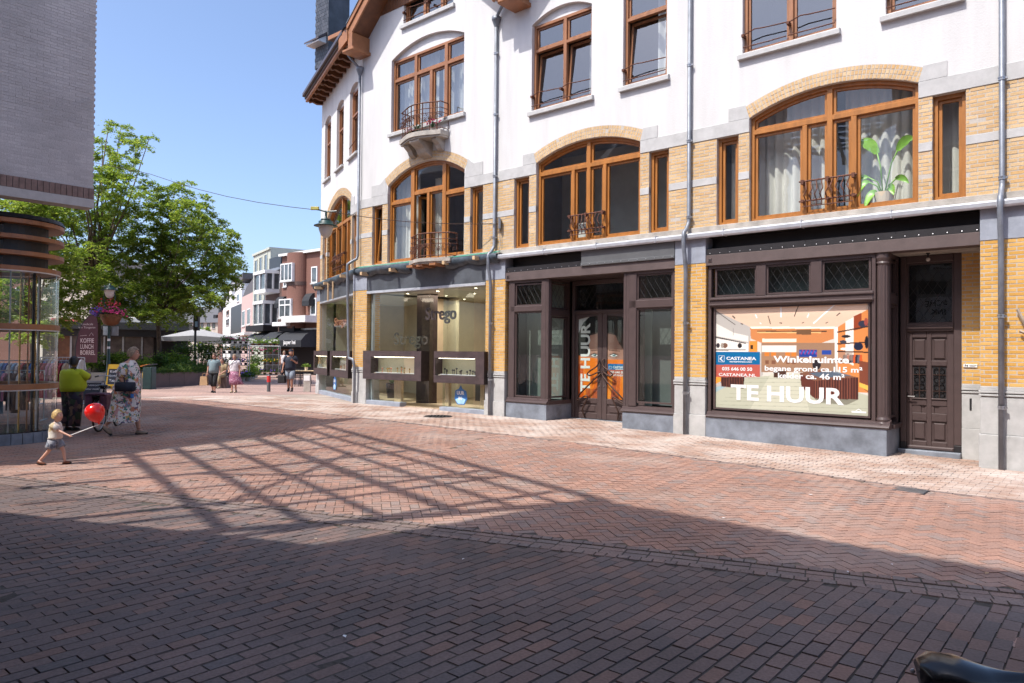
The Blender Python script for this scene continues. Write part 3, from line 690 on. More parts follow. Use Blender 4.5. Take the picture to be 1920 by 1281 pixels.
def lattice(mb, x0, x1, z0, z1, y, s, w=.005, ratio=1.75):
    "diamond leading cut to the pane"
    dx, dz = s, s*ratio
    for sg in (1, -1):
        k = -40
        while k < 60:
            xa = x0+k*dx; pts = []
            for zz in (z0, z1):
                t = (zz-z0)/dz*dx*sg; pts.append([xa+t, zz])
            (xA, zA), (xB, zB) = pts; k += 1
            if abs(xB-xA) < 1e-9: continue
            t0, t1 = 0., 1.
            for lim, up in ((x0, False), (x1, True)):
                tt = (lim-xA)/(xB-xA)
                if (xB > xA) == up: t1 = min(t1, tt)
                else: t0 = max(t0, tt)
            if t1-t0 < .01: continue
            P = lambda t: (xA+(xB-xA)*t, zA+(zB-zA)*t); a, b = P(t0), P(t1)
            mb.add([(a[0]-w, y, a[1]), (a[0]+w, y, a[1]), (b[0]+w, y, b[1]), (b[0]-w, y, b[1]), (a[0], y-.008, a[1]), (b[0], y-.008, b[1])], [(0, 1, 2, 3), (0, 4, 5, 3), (4, 1, 2, 5)])
def sill(x0, x1, z, f=None, m='stone', h=.115, p=.085):
    mb = MB().m(m); mb.xf = f
    mb.prism([(YW-p, z-h), (YW-p, z-.03), (YW-p+.01, z-.012), (YW+.12, z+.006), (YW+.12, z-h)], x0-.075, x1+.075, 'x'); mb.build('window_sill', BLD)
TZ0, TZ1 = UZ(5.935), UZ(6.03); ZS = UZ(4.262)
def arch_win(o, vm, lows, f=None, wood='wood'):
    vm = [(a, b, o.z0+.05, o.arc((a+b)/2, .06)) for a, b in vm]; lw = [(a, b, o.z0+.05, TZ0) for a, b in lows]; t = .065
    xs = [o.x0+t]+[v for a, b in sorted([q[:2] for q in vm]) for v in (a, b)]+[o.x1-t]
    xl = [o.x0+t]+[v for a, b in sorted([q[:2] for q in vm+lw]) for v in (a, b)]+[o.x1-t]
    L = [(xs[i], xs[i+1], TZ1, None) for i in range(0, len(xs), 2)]+[(xl[i], xl[i+1], o.z0+t, TZ0) for i in range(0, len(xl), 2)]
    return window(o, L, vm+lw, [(o.x0+.03, o.x1-.03, TZ0, TZ1)], wood, f)
UB = lambda *p: tuple(UX(v) for v in p)
arch_win(A_C, [UB(-2.348, -2.25)], [UB(-2.782, -2.695), UB(-1.94, -1.845)])
arch_win(A_B, [UB(-7.58, -7.485)], [UB(-8.01, -7.922), UB(-7.15, -7.058)])
arch_win(B_ARC, [(-2.83, -2.72)], [(-3.6, -3.5), (-2.12, -2.02)], bay)
# the taller arch with the French window and balcony
o = A_A; m1, m2 = UB(-13.585, -13.44), UB(-12.31, -12.172); cm = UB(-12.92, -12.82); t = .065; q0, q1 = UZ(6.1), UZ(6.2)
window(o, [(o.x0+t, m1[0], TZ1, None), (m1[1], m2[0], q1, None), (m2[1], o.x1-t, TZ1, None), (o.x0+t, m1[0], ZS+t, TZ0), (m2[1], o.x1-t, ZS+t, TZ0), (cm[1], m2[0], ZS+.02, q0)],
       [(m1[0], m1[1], ZS, o.arc(m1[0], .05)), (m2[0], m2[1], ZS, o.arc(m2[1], .05)), (cm[0], cm[1], ZS, q0)], [(o.x0+.03, m1[0], TZ0, TZ1), (m1[1], m2[0], q0, q1), (m2[1], o.x1-.03, TZ0, TZ1)])
ww = bpy.data.objects['window.003'] if 'window.003' in bpy.data.objects else None
hinge = m1[1]+.02; ang = math.radians(72); wl = cm[0]-m1[1]-.03       # left leaf of the French window, standing open inwards
fo = lambda x, y, z: (hinge+(x)*math.cos(ang)+.03, YW+.2+x*math.sin(ang)+(y)*.4, z)
sm = MB().m('wood'); sm.xf = fo; inn = sm.ring([(0, ZS+.03), (wl, ZS+.03), (wl, q0-.01), (0, q0-.01)], .07, 0, .12); so = sm.build('open_leaf', ww)
pm = MB().m('glass'); pm.xf = fo; pm.add([(p[0], .06, p[1]) for p in inn], [(0, 1, 2, 3)]); pm.build('pane', ww)
for i, o in enumerate(SIDE):
    t = .07; window(o, [(o.x0+t, o.x1-t, o.z0+t, o.z1-t, math.radians(5) if i == 5 else 0)])
for o in B_SIDE: window(o, [(o.x0+.07, o.x1-.07, o.z0+.07, o.z1-.07)], f=bay)
for o in BUP:
    window(o, [(o.x0+.06, o.x1-.06, o.z0+.06, 9.2), (o.x0+.06, o.x1-.06, 9.27, 9.94)], hb=[(o.x0+.03, o.x1-.03, 9.2, 9.27)], wood='woodup', f=bay, rect=10.0, infill='plaster', glass='glassup'); sill(o.x0, o.x1, o.z0, bay, h=.08)
T = math.radians
def up_win(o, rect, tr, vb, tilt=(), t=.06):
    a, b = UZ(tr[0]), UZ(tr[1]); xs = [o.x0+t]+[v for p in vb for v in p]+[o.x1-t]; L = []
    for i in range(0, len(xs), 2): L += [(xs[i], xs[i+1], b, rect-t), (xs[i], xs[i+1], o.z0+t, a, T(5) if i//2 in tilt else 0)]
    window(o, L, [(p[0], p[1], o.z0+.04, rect-.04) for p in vb], [(o.x0+.03, o.x1-.03, a, b)], 'woodup', rect=rect, infill='plaster', glass='glassup'); sill(o.x0, o.x1, o.z0)
RT = UZ(9.6)
up_win(UP['B1'], RT, (8.945, 9.02), [UB(-8.272, -8.18)], (0, 1)); up_win(UP['B2'], RT, (8.945, 9.02), [], (0,)); up_win(UP['C1'], RT, (8.945, 9.02), [UB(-3.035, -2.95)]); up_win(UP['C2'], RT, (8.945, 9.02), [])
o = UP['A1']; ra = UZ(10.09); v1, v2, v3 = UB(-13.491, -13.379), UB(-12.27, -12.152), UB(-12.855, -12.745); ta, tb = UZ(9.46), UZ(9.55); t = .06
window(o, [(o.x0+t, v1[0], tb, ra-t), (v1[1], v2[0], tb, ra-t), (v2[1], o.x1-t, tb, ra-t), (o.x0+t, v1[0], o.z0+t, ta), (v1[1], v3[0], o.z0+t, ta), (v3[1], v2[0], o.z0+t, ta), (v2[1], o.x1-t, o.z0+t, ta)],
       [(v1[0], v1[1], o.z0+.03, ra-.03), (v2[0], v2[1], o.z0+.03, ra-.03), (v3[0], v3[1], o.z0+.03, ta)], [(o.x0+.03, o.x1-.03, ta, tb)], 'woodup', rect=ra, infill='plaster', glass='glassup'); sill(o.x0, o.x1, o.z0)
o = UP['A2']; c1, c2 = -13.2, -12.5
window(o, [(o.x0+t, c1-.05, o.z0+t, o.z1-t), (c1+.05, c2-.05, o.z0+t, o.z1-t), (c2+.05, o.x1-t, o.z0+t, o.z1-t)], [(c1-.05, c1+.05, o.z0, o.z1), (c2-.05, c2+.05, o.z0, o.z1)], [], 'woodup', glass='glassup'); sill(o.x0, o.x1, o.z0)
# thin wrought guard bars across the upper windows
for k in ('B1', 'B2', 'C1', 'C2', 'A2'):
    o = UP[k]; mb = MB().m('rustiron'); n = 2 if k in ('B1', 'C1', 'A2') else 1; w_ = (o.x1-o.x0)/n
    for j in range(n):
        a = o.x0+w_*j+.02; b = a+w_-.04
        for dz, h in ((.36, .1), (.12, -.03)): mb.tube([(a, YW-.02, o.z0+dz), (a+(b-a)*.28, YW-.05, o.z0+dz+h*.5), (a+(b-a)*.5, YW-.03, o.z0+dz+h*.35), (b, YW-.02, o.z0+dz+h*.15)], .012, 5)
        mb.box(a-.03, a+.02, YW-.04, YW+.1, o.z0+.33, o.z0+.38)
    mb.build('guard_rail', BLD)
o = BUP[2]; mb = MB().m('rustiron'); mb.xf = bay; mb.tube([(o.x0+.05, YW-.02, 8.2), (o.x1-.05, YW-.02, 8.28)], .012, 5); mb.build('guard_rail', BLD)
# Juliet rails on the first floor
def juliet(x0, x1, z0, z1, f=None, belly=.07):
    mb = MB().m('rustiron'); mb.xf = f; yb = YW-.02
    for z in (z0+.1, z1): mb.tube([(x0-.06, yb, z), (x1+.06, yb, z)], .016, 6)
    mb.tube([(x0, yb, z0), (x1, yb, z0)], .01, 5)
    for x in (x0, (x0+x1)/2, x1): mb.box(x-.025, x+.025, yb-.02, YW+.1, z1-.05, z1+.03); mb.box(x-.025, x+.025, yb-.02, YW+.1, z0+.08, z0+.13)
    o = mb.build('balcony_rail', BLD); n = 9
    for i in range(n):
        x = x0+.06+(x1-x0-.12)*i/(n-1); s = .035*(1 if i < n/2 else -1); bm = MB().m('rustiron'); bm.xf = f; h = z1-z0
        bm.tube([(x, yb, z0), (x, yb-.01, z0+h*.25), (x-s*.4, yb-belly, z0+h*.42), (x+s, yb-belly*.9, z0+h*.62), (x+s*.2, yb-.02, z0+h*.85), (x, yb, z1)], .011, 5); bm.build('baluster', o)
juliet(*UB(-2.74, -1.87), UZ(4.42), UZ(4.88)); juliet(*UB(-7.98, -7.09), UZ(4.42), UZ(4.86)); juliet(-3.55, -2.07, 4.45, 4.95, bay, .12)
# ---------------------------------------------------------------- balconies of the corner bay
def bulge(xc, hw, d0, d1, n=16):
    return [(xc-hw+2*hw*i/n, -(d0+(d1-d0)*math.sin(PI*i/n)**1.3)) for i in range(n+1)]
def balcony(xc, hw, z0, z1, d0, d1, rz, corbels=True, foil=0.):
    c = bulge(xc, hw, d0, d1); mb = MB().m('concrete'); pts = [(p[0], YW+p[1]) for p in c]
    mb.prism([(xc-hw, YW+.05)]+pts+[(xc+hw, YW+.05)], z0, z1, 'z'); ins = [(xc+(p[0]-xc)*.97, YW+p[1]*.93) for p in c]
    mb.prism([(xc-hw*.97, YW+.05)]+ins+[(xc+hw*.97, YW+.05)], z0-.05, z0, 'z'); b = mb.build('balcony', BLD)
    if corbels:
        for k, (dx, wd, hh) in enumerate(((-.56, .19, .32), (0, .36, .4), (.56, .19, .32))):
            cm = MB().m('concrete'); d = d0 if k != 1 else d1*.9; pr = []
            for i in range(9): q = i/8; pr.append((YW-(d*.95)*(1-q)**.6*(1+.12*math.sin(q*9)), z0-.05-hh*q))
            cm.prism([(YW+.02, z0-.05)]+pr+[(YW+.02, z0-.05-hh)], xc+dx-wd/2, xc+dx+wd/2, 'x'); cm.build('corbel', b)
    rl = MB().m('rustiron'); rp = [(xc+(p[0]-xc)*.95, YW+p[1]*.9) for p in c]; path = [(xc-hw*.95, YW)]+rp+[(xc+hw*.95, YW)]
    for z, r in ((rz, .017), (rz-.16, .011), (rz-.28, .01), (z1+.07, .011)): rl.tube([(x, y, z) for x, y in path], r, 5)
    r = rl.build('railing', b)
    for i in range(0, len(path), 2 if len(path) > 12 else 1):
        x, y = path[i]; bm = MB().m('rustiron'); bm.tube([(x, y, z1), (x, y, rz)], .012 if i % 4 else .016, 5); bm.build('baluster', r)
    fm = MB().m('rustiron'); q = 0; rr = random.Random(3)                # scrolls and leaves worked in iron along the rail
    for i in range(len(path)-1):
        a, e = path[i], path[i+1]
        for j in range(5):
            u = rr.random(); x, y = a[0]+(e[0]-a[0])*u, a[1]+(e[1]-a[1])*u; z = rz-.3-rr.random()*.16; rad = .025+.02*rr.random()
            fm.tube([(x+rad*math.cos(w), y-.012, z+rad*math.sin(w)) for w in [q*.9 for q in range(7)]], .006, 4, cap=False)
            if j % 2: fm.ball((x, y-.015, z-.03), .016, 5, 3)
    fm = fm.build('scrollwork', r); fm['kind'] = 'stuff'
    return b
balcony(-12.9, .83, 7.5, 7.62, .33, .6, 8.38); balcony(-12.5, .8, 4.11, 4.2, .3, .62, 4.86, False)
mb = MB().m('fascia')
for x in (-13.0, -12.6, -12.1): mb.box(x-.12, x+.12, -.45, .05, 4.0, 4.06)
o = mb.build('balcony_joists', BLD); o['kind'] = 'stuff'
# ---------------------------------------------------------------- roof edges
def gable(xc, half, zlow, slope, ztop):
    for sg in (-1, 1):
        P = lambda d, z: (xc+sg*(half-d), z); L = (ztop-zlow)/slope; run = [(0, 0), (L, ztop-zlow)]
        th, yf = .34, -.52
        def strip(name, m, y0, y1, za, zb, d0=0., par=BLD):
            mb = MB().m(m); pts = [P(d0, zlow+za), P(L, ztop+za), P(L, ztop+zb), P(d0, zlow+zb)]
            mb.prism(pts if sg < 0 else pts[::-1], y0, y1); return mb.build(name, par)
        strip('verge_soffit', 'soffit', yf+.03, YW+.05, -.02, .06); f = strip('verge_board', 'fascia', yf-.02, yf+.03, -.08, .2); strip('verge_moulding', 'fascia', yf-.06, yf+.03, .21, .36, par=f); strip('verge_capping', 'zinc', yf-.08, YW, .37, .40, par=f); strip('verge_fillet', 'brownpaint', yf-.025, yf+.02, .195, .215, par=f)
        mb = MB().m('fascia'); x = P(.02, 0)[0]; w = .2
        mb.prism([(yf-.02, zlow-.36), (YW, zlow-.3), (YW, zlow+.1), (yf-.02, zlow+.1)], min(x, x+sg*w*-1), max(x, x-sg*w), 'x'); mb.bbox(x-.26, x+.26, yf-.04, YW, zlow-.42, zlow-.33, .02)
        e = MB().m('fascia'); pts = [(x, zlow-.1), (x+sg*.42, zlow-.32), (x+sg*.42, zlow+.02), (x, zlow+.36)]; e.prism(pts if sg > 0 else pts[::-1], yf-.05, yf+.04); e.build('verge_return', mb.build('verge_bracket', BLD))
    mb = MB().m('slate')
    for sg in (-1, 1): L = (ztop-zlow)/slope; mb.add([(xc+sg*half, -.55, zlow+.38), (xc+sg*(half-L), -.55, ztop+.38), (xc+sg*(half-L), 7, ztop+.38), (xc+sg*half, 7, zlow+.38)], [(0, 1, 2, 3)])
    mb.build('roof', BLD)
gable(-12.9, 2.85, 10.98, .92, 13.3); gable(-6.6, 2.95, 10.55, .92, 13.0)
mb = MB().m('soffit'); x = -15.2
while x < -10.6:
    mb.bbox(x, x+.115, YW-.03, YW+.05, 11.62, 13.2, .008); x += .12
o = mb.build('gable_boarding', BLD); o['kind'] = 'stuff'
mb = MB().m('plaster'); mb.poly((-9.3, YW+.02, 11.6), (XR, YW+.02, 11.6), (XR, YW+.02, 14), (-9.3, YW+.02, 14)); mb.build('plaster_wall', BLD)
# eaves of the bay with their carved rafter ends
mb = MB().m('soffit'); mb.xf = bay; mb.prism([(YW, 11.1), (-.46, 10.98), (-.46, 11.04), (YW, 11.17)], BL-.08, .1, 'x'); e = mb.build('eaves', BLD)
mb = MB().m('brownpaint'); mb.xf = bay; mb.bbox(BL-.1, .1, -.53, -.43, 11.02, 11.1, .01); mb.m('fascia').bbox(BL-.1, .1, -.49, -.41, 10.92, 11.03, .01); mb.m('brownpaint').bbox(BL-.12, .1, -.61, -.47, 11.1, 11.24, .02); mb.build('eaves_fascia', e)
x = BL
while x < 0:
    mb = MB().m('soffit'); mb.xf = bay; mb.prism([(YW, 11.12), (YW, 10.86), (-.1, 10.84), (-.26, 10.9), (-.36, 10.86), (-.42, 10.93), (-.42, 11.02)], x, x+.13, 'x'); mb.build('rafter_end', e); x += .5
mb = MB().m('slate'); mb.xf = bay; mb.add([(BL-.1, -.58, 11.25), (.3, -.58, 11.25), (.3, 4, 14.2), (BL-.1, 4, 14.2)], [(0, 1, 2, 3)]); mb.poly((BL-.1, -.5, 11.2), (BL-.1, 4, 14.1), (BL-.1, 6, 11.2)); mb.build('roof', BLD)
# small eaves further back and the slate-hung chimney
mb = MB().m('soffit'); p0 = onray(617, 76, 24.6); p1 = onray(652, 12, 23.6); p2 = onray(664, 16, 23.6); p3 = onray(640, 78, 24.4)
a = Vector(loc(p0.x, p0.y)+(p0.z,)); b = Vector(loc(p1.x, p1.y)+(p1.z,)); mb.prism([(a.y, a.z), (a.y, a.z+.16), (a.y+.1, a.z+.2), (a.y+1.2, a.z+.1), (a.y+1.2, a.z-.1)], a.x, a.x+2.4, 'x'); mb.m('fascia').bbox(a.x, a.x+2.4, a.y-.05, a.y, a.z-.02, a.z+.12, .01); mb.build('rear_eaves', BLD)
p = onray(621, 80, 27.0); cx, cy = loc(p.x, p.y); CHM = MB().m('slate'); CHM.box(cx-.42, cx+.42, cy-.4, cy+.5, 12.2, 15.02)
b_ = CHM.build('chimney', BLD); sl = []
for j in range(21):
    for i in range(6): z = 12.22+j*.132; x = cx-.42+i*.14+(.07 if j % 2 else 0); x1 = min(x+.136, cx+.425); sl.append(block(max(x, cx-.425), x1, cy-.418-R.random()*.006, cy-.39, z, z+.13, .003))
M['slatehung'] = ramp_mat('slate_hanging', [(0, (.035, .04, .05)), (.5, (.05, .056, .07)), (1, (.075, .08, .095))], .5, bump=.05)
pieces('slate_tiles', b_, sl, M['slatehung'])
mb = MB().m('white'); mb.prism([(cy-.75, 13.0), (cy-.75, 13.06), (cy-.4, 13.3), (cy-.4, 13.0)], cx-.5, cx+.3, 'x'); mb.m('brownpaint').prism([(cy-.8, 13.06), (cy-.8, 13.12), (cy-.4, 13.42), (cy-.4, 13.32)], cx-.55, cx+.35, 'x'); mb.build('chimney_hood', b_)
# ---------------------------------------------------------------- rooms behind the windows
mb = MB().m('inside')
mb.box(-15.9, XR, 4.2, 4.4, 4.3, 12)
for z in (4.0, 7.05): mb.box(-15.7, XR, YW+.32, 4.3, z, z+.22)
mb.box(-15.7, XR, YW+.32, 4.3, 11.6, 11.8)
for x in (-15.6, -10.3, -5.0, XR-.1): mb.box(x-.06, x+.06, YW+.32, 4.3, 4.2, 11.7)
mb.xf = bay; mb.box(BL+.05, 0, 3.6, 3.8, 4.2, 11); mb.box(BL+.05, .4, YW+.32, 3.7, 4.0, 4.2); mb.box(BL+.05, .4, YW+.32, 3.7, 7.05, 7.25); mb.box(BL+.05, .4, YW+.32, 3.7, 10.9, 11.0); mb.box(BL+.03, BL+.08, YW+.32, 3.7, 4.2, 11); mb.xf = None
mb.build('interior_walls', BLD)
def curtain(x0, x1, z0, z1, y, label, f=None, folds=9, amp=.045, seed=0):
    rr = random.Random(seed); n = int(folds*10); vs = []; fs = []; ph = rr.random()*6
    for j in range(2):
        for i in range(n+1):
            t = i/n; w = math.sin(t*folds*2*PI+ph)+.4*math.sin(t*folds*3.3+ph*2); x = x0+(x1-x0)*t+.015*math.cos(t*folds*2*PI); yy = y+amp*w*(1 if j == 0 else .8); p = (x, yy, (z0, z1)[j]); vs.append(f(*p) if f else p)
    fs = [(i, i+1, n+2+i, n+1+i) for i in range(n)]
    me = bpy.data.meshes.new('curtain'); me.from_pydata([tuple(BLD.matrix_basis @ Vector(v)) for v in vs], [], fs); me.materials.append(M['curtain']); me.polygons.foreach_set('use_smooth', [True]*len(fs)); me.update()
    o = bpy.data.objects.new('curtain', me); C.objects.link(o); tag(o, label, 'curtain', 'pale curtains hung inside the upper windows'); return o
BLD.rotation_euler = (0, 0, ROT); BLD.matrix_basis = Matrix.Translation(Wd(0, 0)) @ Matrix.Rotation(ROT, 4, 'Z')
zc0, zc1 = ZS+.05, 6.75
curtain(A_C.x0-.1, -2.35, zc0, zc1, .62, 'long pale curtain filling the left half of the arched window with the big plant', folds=9, seed=1)
curtain(-2.2, A_C.x1+.1, zc0, zc1, .66, 'long pale curtain behind the big green plant in the arched window', folds=8, seed=2)
curtain(SIDE[0].x0-.1, SIDE[0].x1+.1, zc0, 6.2, .6, 'pale curtain in the narrow window beside the rightmost drainpipe', folds=3, seed=3)
curtain(SIDE[1].x0+.05, SIDE[1].x1+.1, zc0, 6.2, .6, 'pale curtain in the narrow window left of the plant window', folds=3, seed=4)
curtain(-9.75, -9.42, zc0, 6.2, .6, 'pale curtain strip in the narrow window right of the middle drainpipe', folds=3, seed=5)
curtain(A_A.x0-.1, -13.75, zc0, 6.9, .6, 'pale curtain at the left of the arched window with the lower balcony', folds=5, seed=6)
curtain(-12.0, A_A.x1+.1, zc0, 6.9, .62, 'pale curtain at the right of the arched window with the lower balcony', folds=4, seed=7)
curtain(-13.4, -12.95, zc0, 6.7, .85, 'pale curtain behind the open balcony door of the arched window', folds=4, seed=17)
curtain(SIDE[5].x0-.05, SIDE[5].x1+.1, zc0, 6.2, .7, 'pale curtain behind the tilted narrow window by the corner drainpipe', folds=3, seed=8)
curtain(SIDE[4].x0-.05, -10.95, zc0, 6.2, .6, 'pale curtain in the narrow window left of the middle drainpipe', folds=2, seed=9)
o = UP['A1']; curtain(o.x0-.1, -12.95, 7.95, 10.4, .55, 'sheer pale curtain in the left half of the window above the stone balcony', folds=9, seed=10)
curtain(-12.8, o.x1+.1, 7.95, 10.4, .55, 'sheer pale curtain in the right half of the window above the stone balcony', folds=9, seed=11)
curtain(-7.9, UP['B1'].x1+.1, 7.5, 9.8, .62, 'pale curtain at the right of the two-part tilted window', folds=4, seed=12)
curtain(-6.1, UP['B2'].x1+.1, 7.5, 9.8, .62, 'pale curtain at the right of the single tilted window', folds=4, seed=13)
# plant in the big arched window
def banana(loc_, label):
    t = thing('potted_plant', label, 'plant', Vector(BLD.matrix_basis @ Vector(loc_)), ROT)
    mb = MB().m('cream'); mb.lathe([(0, 0), (.12, 0), (.17, .3), (.15, .3), (.14, .26), (0, .26)], n=16); mb.build('pot', t)
    for k, (x0, z0, x1, z1, x2, z2, x3, z3, wd, ty) in enumerate(((-.02, .3, -.05, .75, -.1, 1.0, -.4, 1.2, .2, -.1), (.0, .3, .12, .8, .22, 1.0, .48, 1.14, .15, -.05), (-.02, .3, -.1, .5, -.25, .6, -.5, .45, .1, -.12), (-.02, .25, -.1, .42, -.22, .5, -.42, .2, .11, -.2), (.02, .25, .1, .42, .2, .5, .42, .38, .1, -.15), (0, .25, -.06, .3, -.1, .3, -.26, .02, .13, -.22), (.02, .25, .06, .34, .1, .36, .2, .2, .12, -.2))):
        sm = MB().m(LEAFM['banana']); sm.smooth = True; sm.tube([(x0, 0, z0-.04), (x1, ty*.2, z1), (x2, ty*.5, z2)], .013, 5); n = 10; vs = []; fs = []
        A, B_, D_ = Vector((x2, ty*.5, z2)), Vector(((x2+x3)/2, ty*.8, max(z2, z3)+.05*(1 if k > 1 else 2))), Vector((x3, ty, z3))
        for i in range(n+1):
            u = i/n; p = A*(1-u)**2+B_*2*u*(1-u)+D_*u*u; d = ((B_-A)*(1-u)+(D_-B_)*u).normalized(); sd = Vector((-d.z, -.25, d.x)).normalized(); w = wd*(math.sin(PI*min(1, u*.9+.1))**.75)*.5+.003; vs += [p+sd*w, p+Vector((0, .02, 0)), p-sd*w]
        for i in range(n): fs += [(3*i, 3*i+3, 3*i+4, 3*i+1), (3*i+1, 3*i+4, 3*i+5, 3*i+2)]
        sm.add(vs, fs); sm.build('leaf', t)
    return t
LEAFM = {'banana': mat('plant_leaf', (.2, .42, .05), .4, var=.2, scale=5), 'dark': mat('dark_leaf', (.03, .09, .02), .5, var=.25, scale=5)}
mb = MB().m('curtain'); mb.box(-9.95, -5.08, 2.3, 2.36, 4.22, 7.0); mb.build('brightening_panel', BLD)  # pale panel added behind the middle arched window to brighten it
banana((UX(-1.46), .42, ZS+.0), 'big leafy banana plant in a pale pot inside the arched window')
def tuft(loc_, label, name='potted_plant', n=14, h=.3, pot=(.09, .12), m='dark', wd=.03, flower=None, potm='blackgloss', spread=.8):
    t = thing(name, label, 'plant', Vector(BLD.matrix_basis @ Vector(loc_)), ROT); mb = MB().m(potm); r, hh = pot; mb.lathe([(0, 0), (r*.7, 0), (r, hh), (r*.9, hh), (0, hh*.9)], n=12); mb.build('pot', t); rr = random.Random(len(label))
    sm = MB().m(LEAFM[m])
    for i in range(n):
        a = rr.random()*2*PI; q = spread*(.3+.7*rr.random()); L = h*(.7+.5*rr.random()); d = Vector((math.cos(a)*q, math.sin(a)*q, 1)).normalized(); s = Vector((-math.sin(a), math.cos(a), 0)); p0 = Vector((0, 0, hh*.9))
        p1 = p0+d*L*.6; p2 = p1+Vector((d.x, d.y, d.z*.2))*L*.5; sm.add([p0-s*wd*.3, p0+s*wd*.3, p1+s*wd*.5, p1-s*wd*.5, p2], [(0, 1, 2, 3), (3, 2, 4)])
    o = sm.build('foliage', t); o['kind'] = 'stuff'
    if flower:
        fm = MB().m(flower)
        for i in range(26): fm.ball((rr.gauss(0, h*.35), rr.gauss(0, h*.25), hh+h*(.4+.5*rr.random())), .022, 6, 4)
        o = fm.build('blossom', t); o['kind'] = 'stuff'
    return t
defm('pinkflower', (.6, .06, .16), .6, var=.3, scale=20); defm('paleflower', (.7, .45, .5), .6)
tuft((-13.05, -.2, 7.62), 'spiky green plant in a dark bowl in the middle of the stone balcony', n=22, h=.38, pot=(.16, .1))
tuft((-12.45, -.16, 7.62), 'pink flowering plant at the right end of the stone balcony', flower='pinkflower', n=10, h=.3, pot=(.1, .1), potm='concrete')
tuft((-13.45, -.1, 7.62), 'low pink and green plant at the left end of the stone balcony', flower='paleflower', n=16, h=.22, pot=(.12, .1), m='banana')
tuft((-10.95, .35, ZS), 'small green houseplant in the narrow window left of the middle drainpipe', n=12, h=.24, m='banana')
mb = MB().m('curtain'); x = -8.45; mb.bbox(x-.25, x+.25, 1.0, 1.3, ZS+.1, ZS+.62, .06); mb.bbox(x-.25, x+.25, 1.0, 1.6, ZS, ZS+.3, .06); o = mb.build('armchair', loc=Wd(0, 0), rz=ROT); tag(o, 'pale armchair behind the arched window above the double door', 'chair')
# ================================================================ shop fronts
def srgb(r, g, b): return tuple(((c/255)/12.92 if c < 11 else ((c/255+.055)/1.055)**2.4) for c in (r, g, b))
class Ink:
    "a picture painted with numpy in its own pixel frame (x right, y down); printed as colours on a fine flat grid"
    def __init__(s, x0, y0, x1, y1, nx, ny):
        s.X, s.Y = np.meshgrid(np.linspace(x0, x1, nx), np.linspace(y0, y1, ny)); s.a = np.zeros((ny, nx, 3)); s.nx, s.ny = nx, ny
    def put(s, mask, col, al=1.): 
        c = np.array(srgb(*col)) if not isinstance(col, np.ndarray) else col; k = np.clip(mask*1., 0, 1)[..., None]*al; s.a = s.a*(1-k)+c*k
    def rect(s, x0, y0, x1, y1, col, al=1.): s.put((s.X >= x0)&(s.X <= x1)&(s.Y >= y0)&(s.Y <= y1), col, al)
    def poly(s, pts, col, al=1.):
        ins = np.zeros(s.X.shape, bool); n = len(pts)
        for i in range(n):
            (xa, ya), (xb, yb) = pts[i], pts[(i+1) % n]
            if ya == yb: continue
            c = ((ya > s.Y) != (yb > s.Y)) & (s.X < (xb-xa)*(s.Y-ya)/(yb-ya)+xa); ins ^= c
        s.put(ins, col, al)
    def ell(s, cx, cy, rx, ry, col, al=1., soft=0., rot=0.):
        dx, dy = s.X-cx, s.Y-cy; c, sn = math.cos(rot), math.sin(rot); d = np.sqrt(((dx*c+dy*sn)/rx)**2+((-dx*sn+dy*c)/ry)**2)
        s.put((d < 1) if soft == 0 else np.clip((1+soft-d)/(2*soft), 0, 1), col, al)
    def line(s, x0, y0, x1, y1, w, col, al=1.):
        dx, dy = x1-x0, y1-y0; L2 = dx*dx+dy*dy; t = np.clip(((s.X-x0)*dx+(s.Y-y0)*dy)/L2, 0, 1); s.put(np.hypot(s.X-x0-t*dx, s.Y-y0-t*dy) < w, col, al)
    def noise(s, k, seed=1):
        r = np.random.RandomState(seed); s.a = s.a*(1+k*(r.rand(s.ny, s.nx, 1)-.5))
    def mesh(s, name, P, clip=None):
        "P(u, v): 3-D point for u right, v up in 0..1"
        us = np.linspace(0, 1, s.nx); vs = np.linspace(1, 0, s.ny); co = [P(u, v) for v in vs for u in us]; idx = np.arange(s.nx*s.ny).reshape(s.ny, s.nx)
        fs = [(int(idx[j+1, i]), int(idx[j+1, i+1]), int(idx[j, i+1]), int(idx[j, i])) for j in range(s.ny-1) for i in range(s.nx-1) if clip is None or clip(us[i], vs[j])]
        me = bpy.data.meshes.new(name); me.from_pydata(co, [], fs); at = me.attributes.new('ink', 'FLOAT_COLOR', 'POINT')
        at.data.foreach_set('color', np.concatenate([np.clip(s.a, 0, .85), np.ones((s.ny, s.nx, 1))], 2).astype(np.float32).reshape(-1)); me.materials.append(M['print']); me.update()
        o = bpy.data.objects.new(name, me); C.objects.link(o); return o
def local_empty(name, label, cat, s=0, y=0, z=0, group=None): return thing(name, label, cat, Wd(s, y, z), ROT, group)
BR = 'brownpaint'
def slab(x0, x1, y0, y1, z0, z1, m, name, f=None, b=.006, par=None):
    mb = MB().m(m); mb.xf = f; mb.bbox(x0, x1, y0, y1, z0, z1, b); return mb.build(name, par or BLD)
